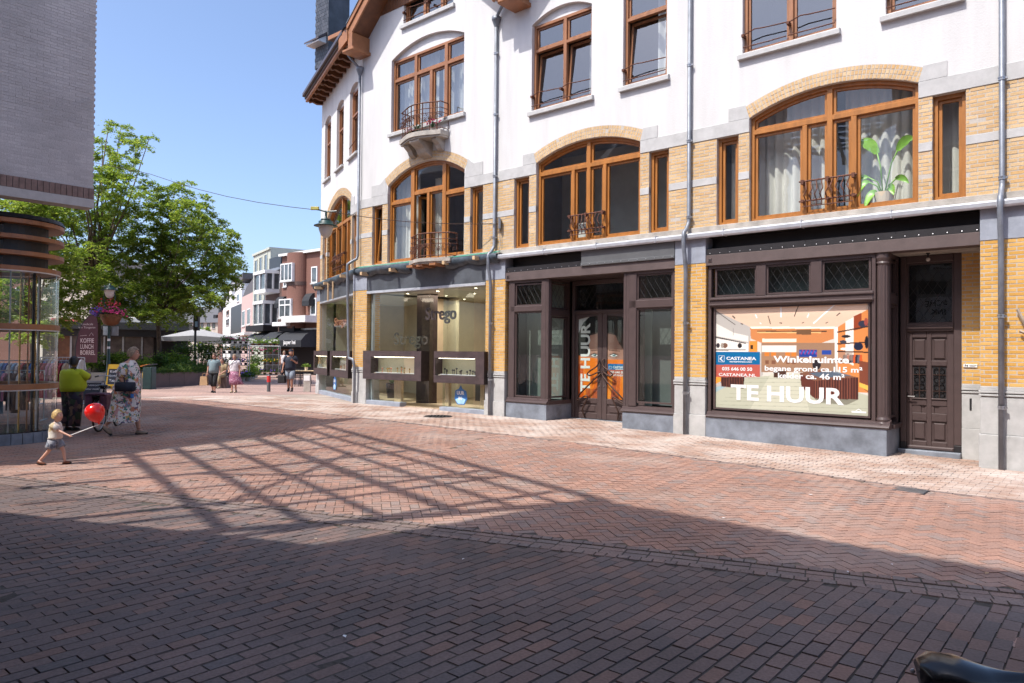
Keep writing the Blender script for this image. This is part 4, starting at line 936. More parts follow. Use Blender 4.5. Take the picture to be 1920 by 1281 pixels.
# steel frieze and beam over both shops to the right
def frieze(x0, x1, grey=None):
    g = x1 if grey is None else grey
    mb = MB().m('blacksteel'); mb.box(x0, g, .3, .36, 3.74, 4.06); mb.bbox(x0, g, .06, .34, 3.69, 3.745, .01); mb.bbox(x0, g, .03, .07, 3.69, 3.82, .006)
    f = mb.build('frieze', BLD)
    if grey: mb = MB().m('greypanel'); mb.bbox(g+.004, x1, -.02, .3, 3.70, 4.04, .012); mb.bbox(g, x1, -.035, .02, 3.69, 3.76, .008); mb.build('frieze_panel', BLD)
    x = x0+.08; r = MB().m('steel')
    while x < x1-.03: r.ball((x, .026 if x < g else -.038, 3.725), .011, 6, 4); x += .205
    r = r.build('rivets', f); r['kind'] = 'stuff'
    mb = MB().m('brownbeam'); mb.bbox(x0, x1, .005, .3, 3.484, 3.69, .006); b = mb.build('beam', BLD)
    mb = MB().m(BR); mb.bbox(x0+.05, x0+.13, -.01, .01, 3.55, 3.63, .01); mb.m('black').bbox(x0+.07, x0+.11, -.014, -.008, 3.57, 3.61, .004); mb.build('beam_stud', b)
frieze(-4.632, -.002); frieze(-9.944, -5.309, -7.655)
def shop_window(name, x0, x1, z0, z1, lights, y=.06, f=None, glass='shopglass', vb=(), hb=(), fr=.06, par=None, lead=None):
    mb = MB().m(BR); mb.xf = f; mb.ring([(x0, z0), (x1, z0), (x1, z1), (x0, z1)], fr, y, y+.12)
    for b in list(vb)+list(hb): mb.bbox(b[0], b[1], y-.008, y+.11, b[2], b[3], .012)
    w = mb.build(name, par or BLD)
    for (a, b, c, d, ld) in lights:
        mb = MB().m(BR); mb.xf = f; inn = mb.ring([(a, c), (b, c), (b, d), (a, d)], .035, y+.03, y+.09); mb.build('glazing_bead', w)
        pm = MB().m(glass); pm.xf = f; pm.poly(*[(p[0], y+.07, p[1]) for p in inn]); pm.build('pane', w)
        if ld: lm = MB().m('lead'); lm.xf = f; lattice(lm, inn[0][0], inn[1][0], inn[0][1], inn[2][1], y+.06, .155, .0045, 1.55); o = lm.build('lead_lattice', w); o['kind'] = 'stuff'
    return w
def moulding(x0, x1, y, f=None, z=.475, side=None):
    mb = MB().m(BR); mb.xf = f
    mb.prism([(y-.015, z), (y-.06, z+.006), (y-.085, z+.035), (y-.075, z+.06), (y-.03, z+.075), (y-.02, z+.12), (y+.1, z+.16), (y+.1, z)], x0, x1, 'x'); return mb.build('sill_moulding', BLD)
# --- shop with the big poster
y = .06
shop_window('shop_window', -4.6, -1.53, .52, 3.484, [(-4.5, -1.62, .65, 2.66, 0), (-4.47, -3.63, 2.86, 3.42, 1), (-3.44, -2.62, 2.86, 3.42, 1), (-2.42, -1.61, 2.86, 3.42, 1)], vb=[(-3.63, -3.44, 2.84, 3.44), (-2.62, -2.42, 2.84, 3.44)], hb=[(-4.56, -1.57, 2.66, 2.85)])
mb = MB().m(BR); mb.bbox(-4.57, -1.56, .015, .1, 2.68, 2.72, .012); mb.bbox(-4.57, -1.56, .025, .1, 2.79, 2.83, .01); mb.build('transom_moulding', BLD)
moulding(-4.61, -1.3, .06)
def plinth(pts, z0, z1, name='stone_plinth'):
    mb = MB().m('bluestone'); mb.prism(pts, z0, z1-.02, 'z'); cx, cy = sum(p[0] for p in pts)/len(pts), sum(p[1] for p in pts)/len(pts)
    mb.m('padstone').prism([(cx+(p[0]-cx)*.997, cy+(p[1]-cy)*.985) for p in pts], z1-.02, z1, 'z'); return mb.build(name, BLD)
plinth([(-4.622, .0), (-1.341, .0), (-1.341, .9), (-4.622, .9)], -.1, .478)
mb = MB().m(BR); mb.smooth = False
cx, cy, r = -1.435, .155, .1        # fluted corner column
prof = []
for i in range(48): q = 2*PI*i/48; rr = r*(1-.07*(1 if (i % 4) in (1, 2) else 0)); prof.append((cx+rr*math.cos(q), cy+rr*math.sin(q)))
mb.prism(prof, .72, 3.3, 'z'); mb.lathe([(.125, .5), (.125, .58), (.11, .6), (.118, .64), (.102, .68), (.1, .72)], (cx, cy, 0), 24); mb.lathe([(.1, 3.28), (.115, 3.31), (.104, 3.34), (.128, 3.4), (.128, 3.484)], (cx, cy, 0), 24); mb.box(-1.54, -1.34, .2, .3, .5, 3.484); mb.build('corner_column', BLD)
side = lambda x, y, z: (-1.36-y, x, z)      # return of the window into the door recess
sd = lambda x, y, z: (-1.355-(y-.0), .25+x, z)
shop_window('side_window', 0, .62, .5, 3.484, [(.07, .55, .65, 2.62, 0), (.07, .55, 2.8, 3.4, 0)], y=.0, f=sd, hb=[(.03, .59, 2.63, 2.79)], glass='darkglass')
mb = MB().m(BR); mb.bbox(-1.42, -1.29, .3, .88, .475, .55, .012); mb.build('sill_moulding', BLD)
# --- recessed brown door
D = MB().m(BR); yd = .84
D.bbox(-1.32, -1.225, yd-.02, yd+.12, .22, 3.484, .01); D.bbox(-.5, -.384, yd-.02, yd+.12, .22, 3.484, .01); D.bbox(-1.225, -.5, yd-.01, yd+.12, 3.36, 3.484, .01); D.bbox(-1.225, -.5, yd-.025, yd+.12, 2.155, 2.285, .014); D.bbox(-1.225, -.5, yd-.05, yd, 2.2, 2.24, .01)
D.m('blacksteel').bbox(-1.32, -1.225, yd-.02, yd+.12, .05, .218, .01); D.bbox(-.5, -.384, yd-.02, yd+.12, .05, .218, .01)
D = D.build('door_frame', BLD)
pm = MB().m('darkglass'); pm.poly((-1.2, yd+.06, 2.3), (-.52, yd+.06, 2.3), (-.52, yd+.06, 3.34), (-1.2, yd+.06, 3.34)); pm.build('toplight_pane', D)
fm = MB().m(BR); fm.ring([(-1.225, 2.285), (-.5, 2.285), (-.5, 3.36), (-1.225, 3.36)], .03, yd+.02, yd+.07); fm.build('glazing_bead', D)
lm = MB().m('lead'); lattice(lm, -1.2, -.52, 2.31, 3.33, yd+.05, .15, .0045, 1.5); o = lm.build('lead_lattice', D); o['kind'] = 'stuff'
DR = MB().m(BR); DR.box(-1.225, -.5, yd+.045, yd+.08, .1, 2.155)
for (a, b) in ((-1.225, -1.137), (-.912, -.838), (-.605, -.5)): DR.bbox(a, b, yd+.015, yd+.06, .1, 2.155, .008)
for (c, d) in ((.1, .25), (.6, .74), (.868, .972), (1.56, 1.65), (2.05, 2.155)):
    for (a, b) in ((-1.137, -.912), (-.838, -.605)): DR.bbox(a, b, yd+.016, yd+.06, c, d, .008)
DR.bbox(-1.225, -.5, yd-.02, yd+.05, .1, .17, .02)
DR = DR.build('door', BLD)
for (a, b) in ((-1.12, -.93), (-.82, -.622)):
    for (c, d) in ((.27, .585), (1.67, 2.03)): m2 = MB().m(BR); m2.bbox(a, b, yd+.022, yd+.05, c, d, .028); m2.build('door_panel', DR)
    gm = MB().m('black'); gm.box(a, b, yd+.038, yd+.044, .99, 1.54); gm.m('brownpaint').bbox(a-.02, b+.02, yd-.0, yd+.05, .972, 1.0, .01); gm.build('grille_opening', DR)
    gr_ = MB().m('iron'); xc = (a+b)/2
    for z in (1.12, 1.4): gr_.box(a, b, yd+.022, yd+.03, z, z+.012)
    gr_.box(xc-.006, xc+.006, yd+.022, yd+.03, .99, 1.54)
    gr_.m('blackgloss')
    for zc in (1.06, 1.2, 1.33, 1.47):
        for sg in (-1, 1): gr_.tube([(xc+sg*(.045+.035*math.cos(q)), yd+.022, zc+.05*math.sin(q)) for q in [k*.85-2.4 for k in range(7)]], .0075, 4)
    o = gr_.build('iron_grille', DR); o['kind'] = 'stuff'
for i, xc in enumerate((-1.07, -.87, -.66)): m2 = MB().m(BR); m2.prism([(xc-.07, .745), (xc+.07, .745), (xc+.07, .845), (xc+.04, .862), (xc-.04, .862), (xc-.07, .845)], yd+.024, yd+.05); m2.build('door_panel', DR)
m2 = MB().m('brownpaint'); m2.tube([(-1.19, yd+.02, 1.02), (-1.19, yd-.05, 1.02), (-1.08, yd-.05, 1.02)], .012, 6); m2.bbox(-1.21, -1.17, yd+.002, yd+.02, .92, 1.1, .005); m2.build('handle', DR)
mb = MB().m('bluestone'); mb.bbox(-1.34, -.384, .7, 1.0, -.1, .1, .01); mb.build('doorstep', BLD)
mb = MB().m('insidedark'); mb.box(-1.6, -.384, 1.2, 1.25, 0, 3.6); mb.box(-1.62, -1.58, .2, 1.2, 0, 3.6); mb.box(-1.6, -1.36, .3, 1.2, 3.5, 3.6); mb.build('interior_walls', BLD)
for i in range(11):                        # planked soffit of the recess
    x = -1.34+i*.122; mb = MB().m('concrete'); mb.bbox(x, x+.117, .3, .98, 3.488, 3.52, .004); mb.build('soffit_plank', BLD)
t = local_empty('wall_lamp', 'small bare bulb lamp on the soffit over the brown door', 'lamp', -.83, .55, 3.488)
mb = MB().m('black'); mb.lathe([(.03, 0), (.03, -.02), (.014, -.03), (.016, -.08), (.02, -.085)], n=10); mb.build('holder', t); mb = MB().m('opal'); mb.ball((0, 0, -.115), .034, 10, 8); mb.build('bulb', t)
# house number plate 74
t = local_empty('house_number_plate', 'small white enamel number plate 74 on the yellow bricks beside the brown door', 'sign', -.257, .822, 1.572)
mb = MB().m('white'); mb.bbox(-.1, .1, -.006, .008, -.028, .028, .004); mb.m('brownpaint'); mb.lathe([(.007, 0)], (0, 0, 0), 4) if 0 else None; mb.build('plate', t)
text('74', .052, t, 'black', (-.085, -.008, -.018), bold=.001); text('APPARTEMENTEN', .014, t, 'black', (-.012, -.008, .004), width=.1); text('INGANG', .014, t, 'black', (-.012, -.008, -.016), width=.08)
# --- big poster "TE HUUR"
P = Ink(118, 350, 1013, 1020, 330, 250)
tp = lambda x: 385+(350-385)*(x-118)/895; bt = lambda x: 968+(1020-968)*(x-118)/895
V = (P.Y-350)/670; P.Y = tp(P.X)+V*(bt(P.X)-tp(P.X))      # the photograph's own slanted frame
P.rect(0, 0, 2000, 2000, (205, 200, 190))
for i in range(12): P.poly([(118, 380+i*4), (1013, 345+i*8), (840, 490), (340, 490)], (236-i*2, 208-i*2, 184-i*2), 1)
P.poly([(118, 395), (340, 490), (345, 600), (420, 660), (420, 780), (118, 890)], (176, 172, 166)); P.poly([(118, 470), (235, 525), (330, 545), (330, 580), (118, 545)], (222, 218, 208)); P.poly([(118, 560), (330, 590), (330, 645), (118, 645)], (228, 222, 214))
P.line(118, 552, 310, 588, 3, (40, 30, 30)); P.line(118, 628, 310, 628, 3, (60, 50, 45)); P.line(232, 500, 232, 540, 2, (120, 118, 115))
for x, w, c in ((132, 12, (50, 45, 50)), (178, 18, (110, 80, 65)), (212, 10, (230, 215, 205)), (275, 14, (40, 36, 38)), (160, 10, (150, 140, 130))): P.ell(x, 602, w, 15, c)
P.poly([(340, 495), (830, 495), (830, 560), (760, 585), (410, 585), (345, 560)], (196, 128, 78)); P.poly([(340, 488), (835, 488), (830, 500), (345, 500)], (245, 236, 215)); P.rect(383, 512, 790, 518, (70, 50, 40)); P.rect(383, 520, 760, 526, (225, 180, 120)); P.rect(620, 505, 705, 535, (110, 80, 55)); P.rect(415, 560, 620, 580, (240, 225, 200))
P.rect(410, 585, 840, 760, (150, 118, 94)); P.rect(412, 600, 620, 640, (226, 218, 208)); P.rect(412, 640, 620, 720, (156, 120, 92)); P.rect(335, 575, 385, 640, (214, 140, 60)); P.rect(342, 598, 360, 622, (60, 40, 25))
for x in (430, 470, 555, 590): P.rect(x, 640, x+30, 665, (200, 120, 50)); P.rect(x+4, 690, x+28, 712, (120, 80, 60))
P.rect(635, 625, 738, 670, (30, 60, 140)); P.rect(765, 627, 815, 655, (40, 70, 150))
for i in range(14): P.ell(642+i*7, 640+8*math.sin(i*2.1), 5, 8, (150, 60, 110) if i % 3 else (30, 110, 200), .8)
P.rect(835, 490, 850, 700, (235, 230, 222)); P.poly([(850, 490), (1013, 380), (1013, 880), (960, 880), (850, 740)], (205, 130, 72)); P.poly([(893, 455), (935, 430), (935, 720), (893, 700)], (232, 222, 210)); P.poly([(935, 425), (975, 405), (975, 500), (935, 510)], (140, 62, 35))
for y0, dy in ((520, -35), (590, -10), (635, 5), (690, 20)): P.line(850, y0, 1013, y0+dy, 4, (60, 35, 28))
for x, yy, rx, ry, c in ((985, 470, 26, 20, (48, 50, 66)), (1000, 458, 10, 24, (150, 70, 60)), (895, 545, 24, 9, (40, 36, 40)), (880, 578, 18, 10, (60, 62, 72)), (960, 605, 24, 24, (28, 34, 56)), (1003, 580, 10, 38, (24, 24, 34)), (890, 620, 26, 8, (235, 228, 215)), (905, 650, 8, 4, (60, 40, 30))): P.ell(x, yy, rx, ry, c)
for i in range(9): P.poly([(880+i*11, 655), (890+i*11, 655), (894+i*11, 700), (876+i*11, 706)], ((40, 42, 50), (90, 88, 96), (196, 84, 40))[i % 3])
P.poly([(965, 690), (1013, 700), (1013, 880), (965, 840)], (120, 66, 48)); P.poly([(965, 820), (1013, 840), (1013, 870), (965, 845)], (240, 180, 80))
P.rect(850, 640, 930, 690, (150, 130, 116), .6); P.ell(735, 715, 24, 30, (38, 34, 40))
P.poly([(118, 880), (330, 790), (650, 770), (1013, 900), (1013, 1030), (118, 1000)], (176, 178, 158)); P.poly([(470, 770), (640, 770), (700, 1010), (330, 1000)], (196, 196, 176), .7)
for i in range(9): P.line(330-i*30, 800+i*22, 660+i*50, 795+i*26, 1.5, (140, 142, 124), .6)
P.poly([(118, 790), (210, 770), (210, 790), (118, 830)], (235, 150, 60)); P.poly([(118, 850), (215, 830), (118, 880)], (150, 176, 180))
P.poly([(150, 785), (305, 785), (300, 860), (155, 845)], (58, 32, 30)); P.poly([(640, 765), (755, 745), (960, 790), (720, 812)], (120, 80, 62)); P.poly([(640, 765), (720, 812), (722, 915), (650, 850)], (92, 48, 40)); P.poly([(720, 812), (960, 790), (960, 922), (722, 918)], (70, 38, 34))
for i in range(16): P.line(728+i*14.5, 812-i*1.3, 728+i*14.5, 918, 2.2, (140, 84, 66), .7)
for i in range(9): P.line(155+i*17, 788, 156+i*17, 850, 2, (120, 70, 56), .7)
P.poly([(690, 765), (830, 752), (930, 780), (760, 795)], (70, 100, 120), .8); P.poly([(725, 918), (960, 922), (900, 955), (740, 940)], (70, 60, 48), .6); P.poly([(485, 755), (560, 752), (562, 790), (486, 792)], (70, 45, 35))
for (x0, y0, x1, y1, w, c) in ((530, 362, 530, 430, 7, (255, 250, 240)), (840, 350, 718, 466, 7, (255, 250, 240)), (632, 358, 608, 425, 4, (40, 30, 26)), (120, 398, 245, 478, 3, (50, 40, 34)), (452, 425, 466, 472, 4, (40, 30, 26)), (374, 418, 382, 434, 6, (255, 250, 240)), (690, 412, 682, 430, 6, (255, 250, 240)), (228, 426, 242, 438, 5, (50, 40, 35)), (862, 406, 846, 420, 5, (60, 50, 45)), (522, 465, 532, 467, 5, (60, 50, 45)), (282, 470, 292, 474, 5, (60, 50, 40)), (402, 465, 408, 470, 4, (250, 245, 235)), (652, 466, 662, 462, 4, (90, 70, 60)), (786, 466, 796, 460, 4, (90, 70, 60))): P.line(x0, y0, x1, y1, w/2+.5, c)
P.rect(118, 640, 403, 716, (2, 98, 148)); P.rect(118, 716, 403, 790, (176, 86, 74)); P.noise(.05)
PX0, PX1, PZ0, PZ1 = -4.465, -1.655, .685, 2.625; yp = .122
po = P.mesh('print', lambda u, v: (PX0+(PX1-PX0)*u, 0, PZ0+(PZ1-PZ0)*v))
t = local_empty('window_poster', 'large TE HUUR poster of a bag shop interior filling the right shop window', 'poster', 0, yp, 0); po.parent = t
def pxy(x, yy): u = (x-118)/895; return PX0+(PX1-PX0)*u, PZ0+(PZ1-PZ0)*(1-(yy-tp(x))/(bt(x)-tp(x)))
def ptext(s, x0, x1, yb, size, m='white', bold=.0, par=None, f=pxy, split=False):
    a, z = f(x0, yb); b, _ = f(x1, yb); return text(s, size, par or t, m, (a, -.003, z), bold=bold, width=b-a, split=split)
ptext('TE HUUR', 220, 888, 920, .40, bold=.012, split=True); ptext('Winkelruimte', 488, 915, 700, .165, bold=.005, split=True); ptext('begane grond ca.115 m²', 430, 980, 750, .13, bold=.003, split=True); ptext('kelder ca. 46 m²', 510, 886, 795, .14, bold=.003, split=True)
ptext('CASTANEA', 188, 378, 687, .085, bold=.002); ptext('BEDRIJFSMAKELAARS', 210, 352, 701, .027, bold=.001); ptext('035 646 00 50', 160, 354, 749, .09, bold=.002); ptext('CASTANEA.NL', 137, 378, 782, .08, bold=.001)
a, z = pxy(137, 700); mb = MB().m('white')
mb.ring([(a, z), (a+.12, z), (a+.12, z+.13), (a, z+.13)], .006, -.004, -.001); mb.prism([(a+.015, z+.06), (a+.07, z+.115), (a+.085, z+.11), (a+.05, z+.06), (a+.1, z+.015), (a+.085, z+.012), (a+.03, z+.05)], -.004, -.001); mb.build('logo', t)
a, z = pxy(925, 1000); mb = MB().m('white'); mb.box(a, a+.24, -.003, -.001, z, z+.03); mb.prism([(a+.06, z+.035), (a+.12, z+.075), (a+.17, z+.035), (a+.155, z+.035), (a+.12, z+.06), (a+.08, z+.035)], -.003, -.001); mb.build('printer_mark', t)
mb = MB().m('insidedark'); mb.box(-4.62, -1.36, .9, .94, .0, 3.7); mb.build('interior_walls', BLD)
slab(-4.58, -1.55, .4, .42, 2.75, 3.5, 'tonegrey', 'tone_panel')  # added panel, its grey stands in for reflection in the toplights
# --- shop with the double door
shop_window('shop_window', -9.87, -8.66, .53, 3.484, [(-9.68, -8.84, .66, 2.72, 0), (-9.68, -8.84, 2.86, 3.4, 1)], hb=[(-9.81, -8.72, 2.72, 2.86)], vb=[(-9.83, -9.68, .6, 3.46), (-8.84, -8.7, .6, 3.46)])
shop_window('shop_window', -6.5, -5.33, .5, 3.484, [(-6.25, -5.4, .68, 2.7, 0), (-6.25, -5.4, 2.87, 3.42, 1)], hb=[(-6.45, -5.36, 2.7, 2.87)], vb=[(-6.44, -6.25, .6, 3.46)])
def spl(x0, y0, x1, y1):
    L = math.hypot(x1-x0, y1-y0); ux, uy = (x1-x0)/L, (y1-y0)/L; return (lambda x, y, z: (x0+ux*x-uy*y, y0+uy*x+ux*y, z)), L
fS, LS = spl(-8.66, .1, -8.66, .95)
shop_window('side_window', 0, LS, .53, 3.484, [(.14, LS-.1, .66, 2.6, 0), (.14, LS-.1, 2.78, 3.4, 1)], y=.0, f=fS, hb=[(.04, LS-.04, 2.61, 2.77)], glass='glass')
mb = MB().m(BR)
for i in range(3): mb.bbox(-8.68+.0, -8.63, .06+i*.04, .09+i*.04, .55, 3.484, .01)
mb.bbox(-6.58, -6.5, .06, .2, .5, 3.484, .015); mb.build('corner_post', BLD)
fR, LR = spl(-6.56, .95, -6.56, .1); shop_window('side_window', 0, LR, .5, 3.484, [(.1, LR-.14, .66, 2.6, 0)], y=.0, f=fR, glass='darkglass')
plinth([(-9.882, 0), (-8.628, 0), (-8.62, .98), (-9.882, .98)], -.05, .51); plinth([(-6.545, 0), (-5.309, 0), (-5.309, .98), (-6.545, .98)], -.05, .465)
moulding(-9.89, -8.61, .06, z=.51); moulding(-6.58, -5.31, .06, z=.465)
mb = MB().m(BR); mb.bbox(-8.67, -8.6, .06, .97, .51, .6, .012); mb.build('sill_moulding', BLD)
yd = 1.0; mb = MB().m(BR); mb.bbox(-8.62, -8.54, yd-.03, yd+.14, .1, 3.484, .01); mb.bbox(-6.98, -6.56, yd-.03, yd+.14, .1, 3.484, .01); mb.bbox(-8.54, -6.98, yd-.03, yd+.14, 2.68, 2.77, .012); mb.bbox(-8.54, -6.98, yd-.03, yd+.14, 3.38, 3.484, .012); mb.bbox(-8.54, -6.98, yd-.05, yd, 2.72, 2.75, .008)
DF = mb.build('door_frame', BLD); pm = MB().m('darkglass'); pm.poly((-8.54, yd+.05, 2.77), (-6.98, yd+.05, 2.77), (-6.98, yd+.05, 3.38), (-8.54, yd+.05, 3.38)); pm.build('toplight_pane', DF)
lm = MB().m('lead'); lattice(lm, -8.54, -6.98, 2.77, 3.38, yd+.04, .155, .0045, 1.55); o = lm.build('lead_lattice', DF); o['kind'] = 'stuff'
Q = Ink(183, 115, 690, 1005, 150, 260)                      # portrait print behind the two door panes
Q.rect(0, 0, 2000, 2000, (198, 196, 200)); Q.poly([(183, 300), (230, 190), (300, 125), (420, 110), (560, 110), (650, 150), (690, 210), (690, 600), (600, 600), (183, 560)], (20, 17, 20))
for i in range(26): Q.line(230+i*17, 130+((i*37) % 60), 200+i*15, 330+((i*53) % 90), 1.2, (52, 44, 50), .5)
Q.poly([(300, 330), (330, 300), (400, 292), (520, 300), (590, 340), (640, 480), (640, 600), (260, 600), (290, 480)], (186, 140, 124)); Q.ell(440, 400, 110, 70, (206, 164, 148), .6, .5); Q.ell(590, 470, 60, 150, (120, 74, 62), .45, .5); Q.ell(440, 560, 50, 80, (214, 168, 146), .6, .5)
Q.poly([(300, 330), (290, 300), (420, 270), (600, 300), (640, 480), (600, 420), (560, 330), (430, 296)], (24, 19, 21), .85)
for cx_, sg in ((350, 1), (545, -1)):
    Q.ell(cx_, 540, 48, 24, (92, 58, 54), .55, .5); Q.ell(cx_, 541, 37, 15, (235, 228, 224)); Q.ell(cx_+4, 539, 16, 16, (92, 116, 128)); Q.ell(cx_+4, 539, 13.5, 13.5, (150, 176, 182)); Q.ell(cx_+4, 539, 6.5, 6.5, (14, 12, 14)); Q.ell(cx_, 533, 3, 3, (255, 255, 255))
    Q.line(cx_-38, 537, cx_, 522, 3.5, (24, 18, 20)); Q.line(cx_, 522, cx_+38, 538, 3.5, (24, 18, 20)); Q.line(cx_-34, 548, cx_+34, 550, 1.8, (60, 40, 40))
    Q.line(cx_-46*sg-10*sg, 500-18+14, cx_+44*sg, 500-14, 4.5, (70, 46, 40), .8)
Q.poly([(183, 545), (300, 565), (440, 585), (690, 585), (690, 1010), (183, 1010)], (236, 122, 34)); Q.poly([(183, 640), (230, 620), (240, 1010), (183, 1010)], (206, 86, 22))
for x0, x1, w, c in ((330, 290, 16, (196, 84, 30)), (380, 350, 22, (206, 96, 44)), (300, 320, 10, (250, 150, 60)), (560, 540, 22, (150, 66, 56)), (520, 500, 14, (250, 150, 56)), (640, 660, 16, (248, 146, 48)), (600, 585, 14, (188, 84, 40))): Q.line(x0, 770, x1, 1000, w, c, .7)
Q.rect(260, 900, 400, 1005, (130, 60, 60), .5); Q.rect(520, 900, 600, 1005, (120, 56, 60), .4); Q.rect(487, 630, 690, 690, (4, 108, 168)); Q.rect(487, 690, 690, 752, (184, 92, 70)); Q.noise(.06, 3)
qx = lambda u: -8.46+(u-183)/(388-183)*.57 if u < 440 else -7.62+(u-487)/(680-487)*.51
for k, (a, b, xa, xb) in enumerate(((183, 388, -8.46, -7.89), (487, 690, -7.62, -7.05))):
    fr = MB().m(BR); top_ = lambda x: 2.63-.075*((x-(-7.755))/.7)**2
    out0, out1 = (-8.54, -7.758) if k == 0 else (-7.752, -6.98)
    fr.bbox(out0, xa, yd+.01, yd+.06, .16, 2.68, .008); fr.bbox(xb, out1, yd+.01, yd+.06, .16, 2.68, .008); fr.bbox(xa, xb, yd+.012, yd+.06, .53, .655, .008); fr.bbox(xa, xb, yd+.012, yd+.06, .16, .3, .008); fr.box(xa, xb, yd+.035, yd+.06, .3, .53)
    n = 8
    for i in range(n): p, q = xa+(xb-xa)*i/n, xa+(xb-xa)*(i+1)/n; fr.prism([(p, top_(p)), (q, top_(q)), (q, 2.68), (p, 2.68)], yd+.012, yd+.06)
    lf = fr.build('door', BLD); pn = MB().m(BR); pn.bbox(xa+.06, xb-.05, yd+.016, yd+.05, .325, .505, .025); pn.build('door_panel', lf)
    hd = MB().m('steel'); xk = xb+.07 if k == 0 else xa-.07; hd.ball((xk, yd-.0, .95), .012, 8, 6); hd.build('lock', lf)
    gp = MB().m('shopglass'); gp.poly((xa, yd+.034, .655), (xb, yd+.034, .655), (xb, yd+.034, 2.64), (xa, yd+.034, 2.64)); gp.build('pane', lf)
    sub = Ink(a, 115, b, 1005, 75, 260); i0, i1 = int((a-183)/507*149), int((b-183)/507*149); cols = np.linspace(i0, i1, 75).astype(int); sub.a = Q.a[:, cols]
    tt = local_empty('window_poster', ('left half of the portrait poster with a vertical TE HUUR behind the left door leaf', 'right half of the portrait poster with a blue name panel behind the right door leaf')[k], 'poster', 0, yd+.042, 0)
    o = sub.mesh('print', lambda u, v, xa=xa, xb=xb: (xa+(xb-xa)*u, 0, .64+(2.64-.64)*v)); o.parent = tt
    if k == 0: text('TE HUUR', .37, tt, 'white', (-8.13, -.003, .8), (PI/2, -PI/2, 0), bold=.011, width=1.66, split=True)
    else:
        text('CASTANEA', .07, tt, 'white', (-7.47, -.003, 1.385), bold=.002, width=.42); text('BEDRIJFSMAKELAARS', .025, tt, 'white', (-7.4, -.003, 1.352), bold=.001, width=.32); text('035 646 00 50', .075, tt, 'white', (-7.55, -.003, 1.265), bold=.002, width=.49); text('CASTANEA.NL', .06, tt, 'white', (-7.55, -.003, 1.2), bold=.001, width=.49)
        lg = MB().m('white'); lg.ring([(-7.58, 1.36), (-7.51, 1.36), (-7.51, 1.43), (-7.58, 1.43)], .006, -.003, -.001); lg.build('logo', tt)
def sweep(name, pts, r, par):
    pts = [Vector(p) for p in pts]; out = []
    for i in range(len(pts)-1):
        a, b, c, d = pts[max(0, i-1)], pts[i], pts[i+1], pts[min(len(pts)-1, i+2)]
        for j in range(5): u = j/5; out.append(.5*((2*b)+(c-a)*u+(2*a-5*b+4*c-d)*u*u+(3*b-a-3*c+d)*u**3))
    out.append(pts[-1]); mb = MB().m('iron'); mb.smooth = True; mb.tube(out, r, 7); return mb.build(name, par)
yh = yd-.05
for mir in (0, 1):
    X = (lambda x: x) if not mir else (lambda x: -7.755*2-x); lf = bpy.data.objects['door.001' if not mir else 'door.002']
    sweep('door_handle', [(X(-7.84), yh+.04, 1.6), (X(-7.8), yh, 1.55), (X(-7.85), yh-.02, 1.42), (X(-8.03), yh-.03, 1.31), (X(-8.11), yh-.03, 1.235), (X(-8.03), yh-.02, 1.2), (X(-7.86), yh, 1.27), (X(-7.79), yh+.04, 1.3)], .017, lf)
    sweep('door_handle', [(X(-7.77), yh+.04, 1.25), (X(-7.87), yh-.02, 1.15), (X(-8.09), yh-.04, .95), (X(-8.32), yh-.03, .75), (X(-8.42), yh, .63), (X(-8.37), yh-.02, .6), (X(-8.16), yh-.03, .71), (X(-8.11), yh-.02, .66), (X(-8.2), yh-.02, .5), (X(-8.26), yh-.01, .36), (X(-8.22), yh+.03, .2)], .018, lf)
for i in range(16): x = -8.66+i*.13; mb = MB().m(BR); mb.bbox(x, x+.124, .3, 1.0, 3.488, 3.52, .004); mb.build('soffit_plank', BLD)
mb = MB().m('bluestone'); mb.bbox(-8.66, -6.5, .93, 1.2, -.05, .155, .008); mb.build('doorstep', BLD)
mb = MB().m('insidedark'); mb.box(-9.9, -5.3, 4.0, 4.1, 0, 4); mb.box(-9.95, -9.9, .5, 4, 0, 4); mb.box(-5.3, -5.25, .5, 4, 0, 4); mb.box(-9.9, -8.75, .2, 4, .3, .4); mb.box(-6.4, -5.3, .2, 4, .3, .4); mb.box(-8.6, -6.6, 1.3, 1.35, .3, 3.6); mb.build('interior_walls', BLD)
for x0, x1, z0, z1, m in ((-9.86, -8.72, .6, 3.46, 'tonegreen'), (-6.44, -5.36, .6, 3.46, 'tonegrey')): slab(x0, x1, .75, .78, z0, z1, m, 'tone_panel')  # added panels whose colour gives these panes their flat greenish grey
slab(-6.3, -6.12, .5, .52, .6, 2.7, 'tonegreen', 'tone_panel')  # narrow added panel for the greenish strip in the right pane
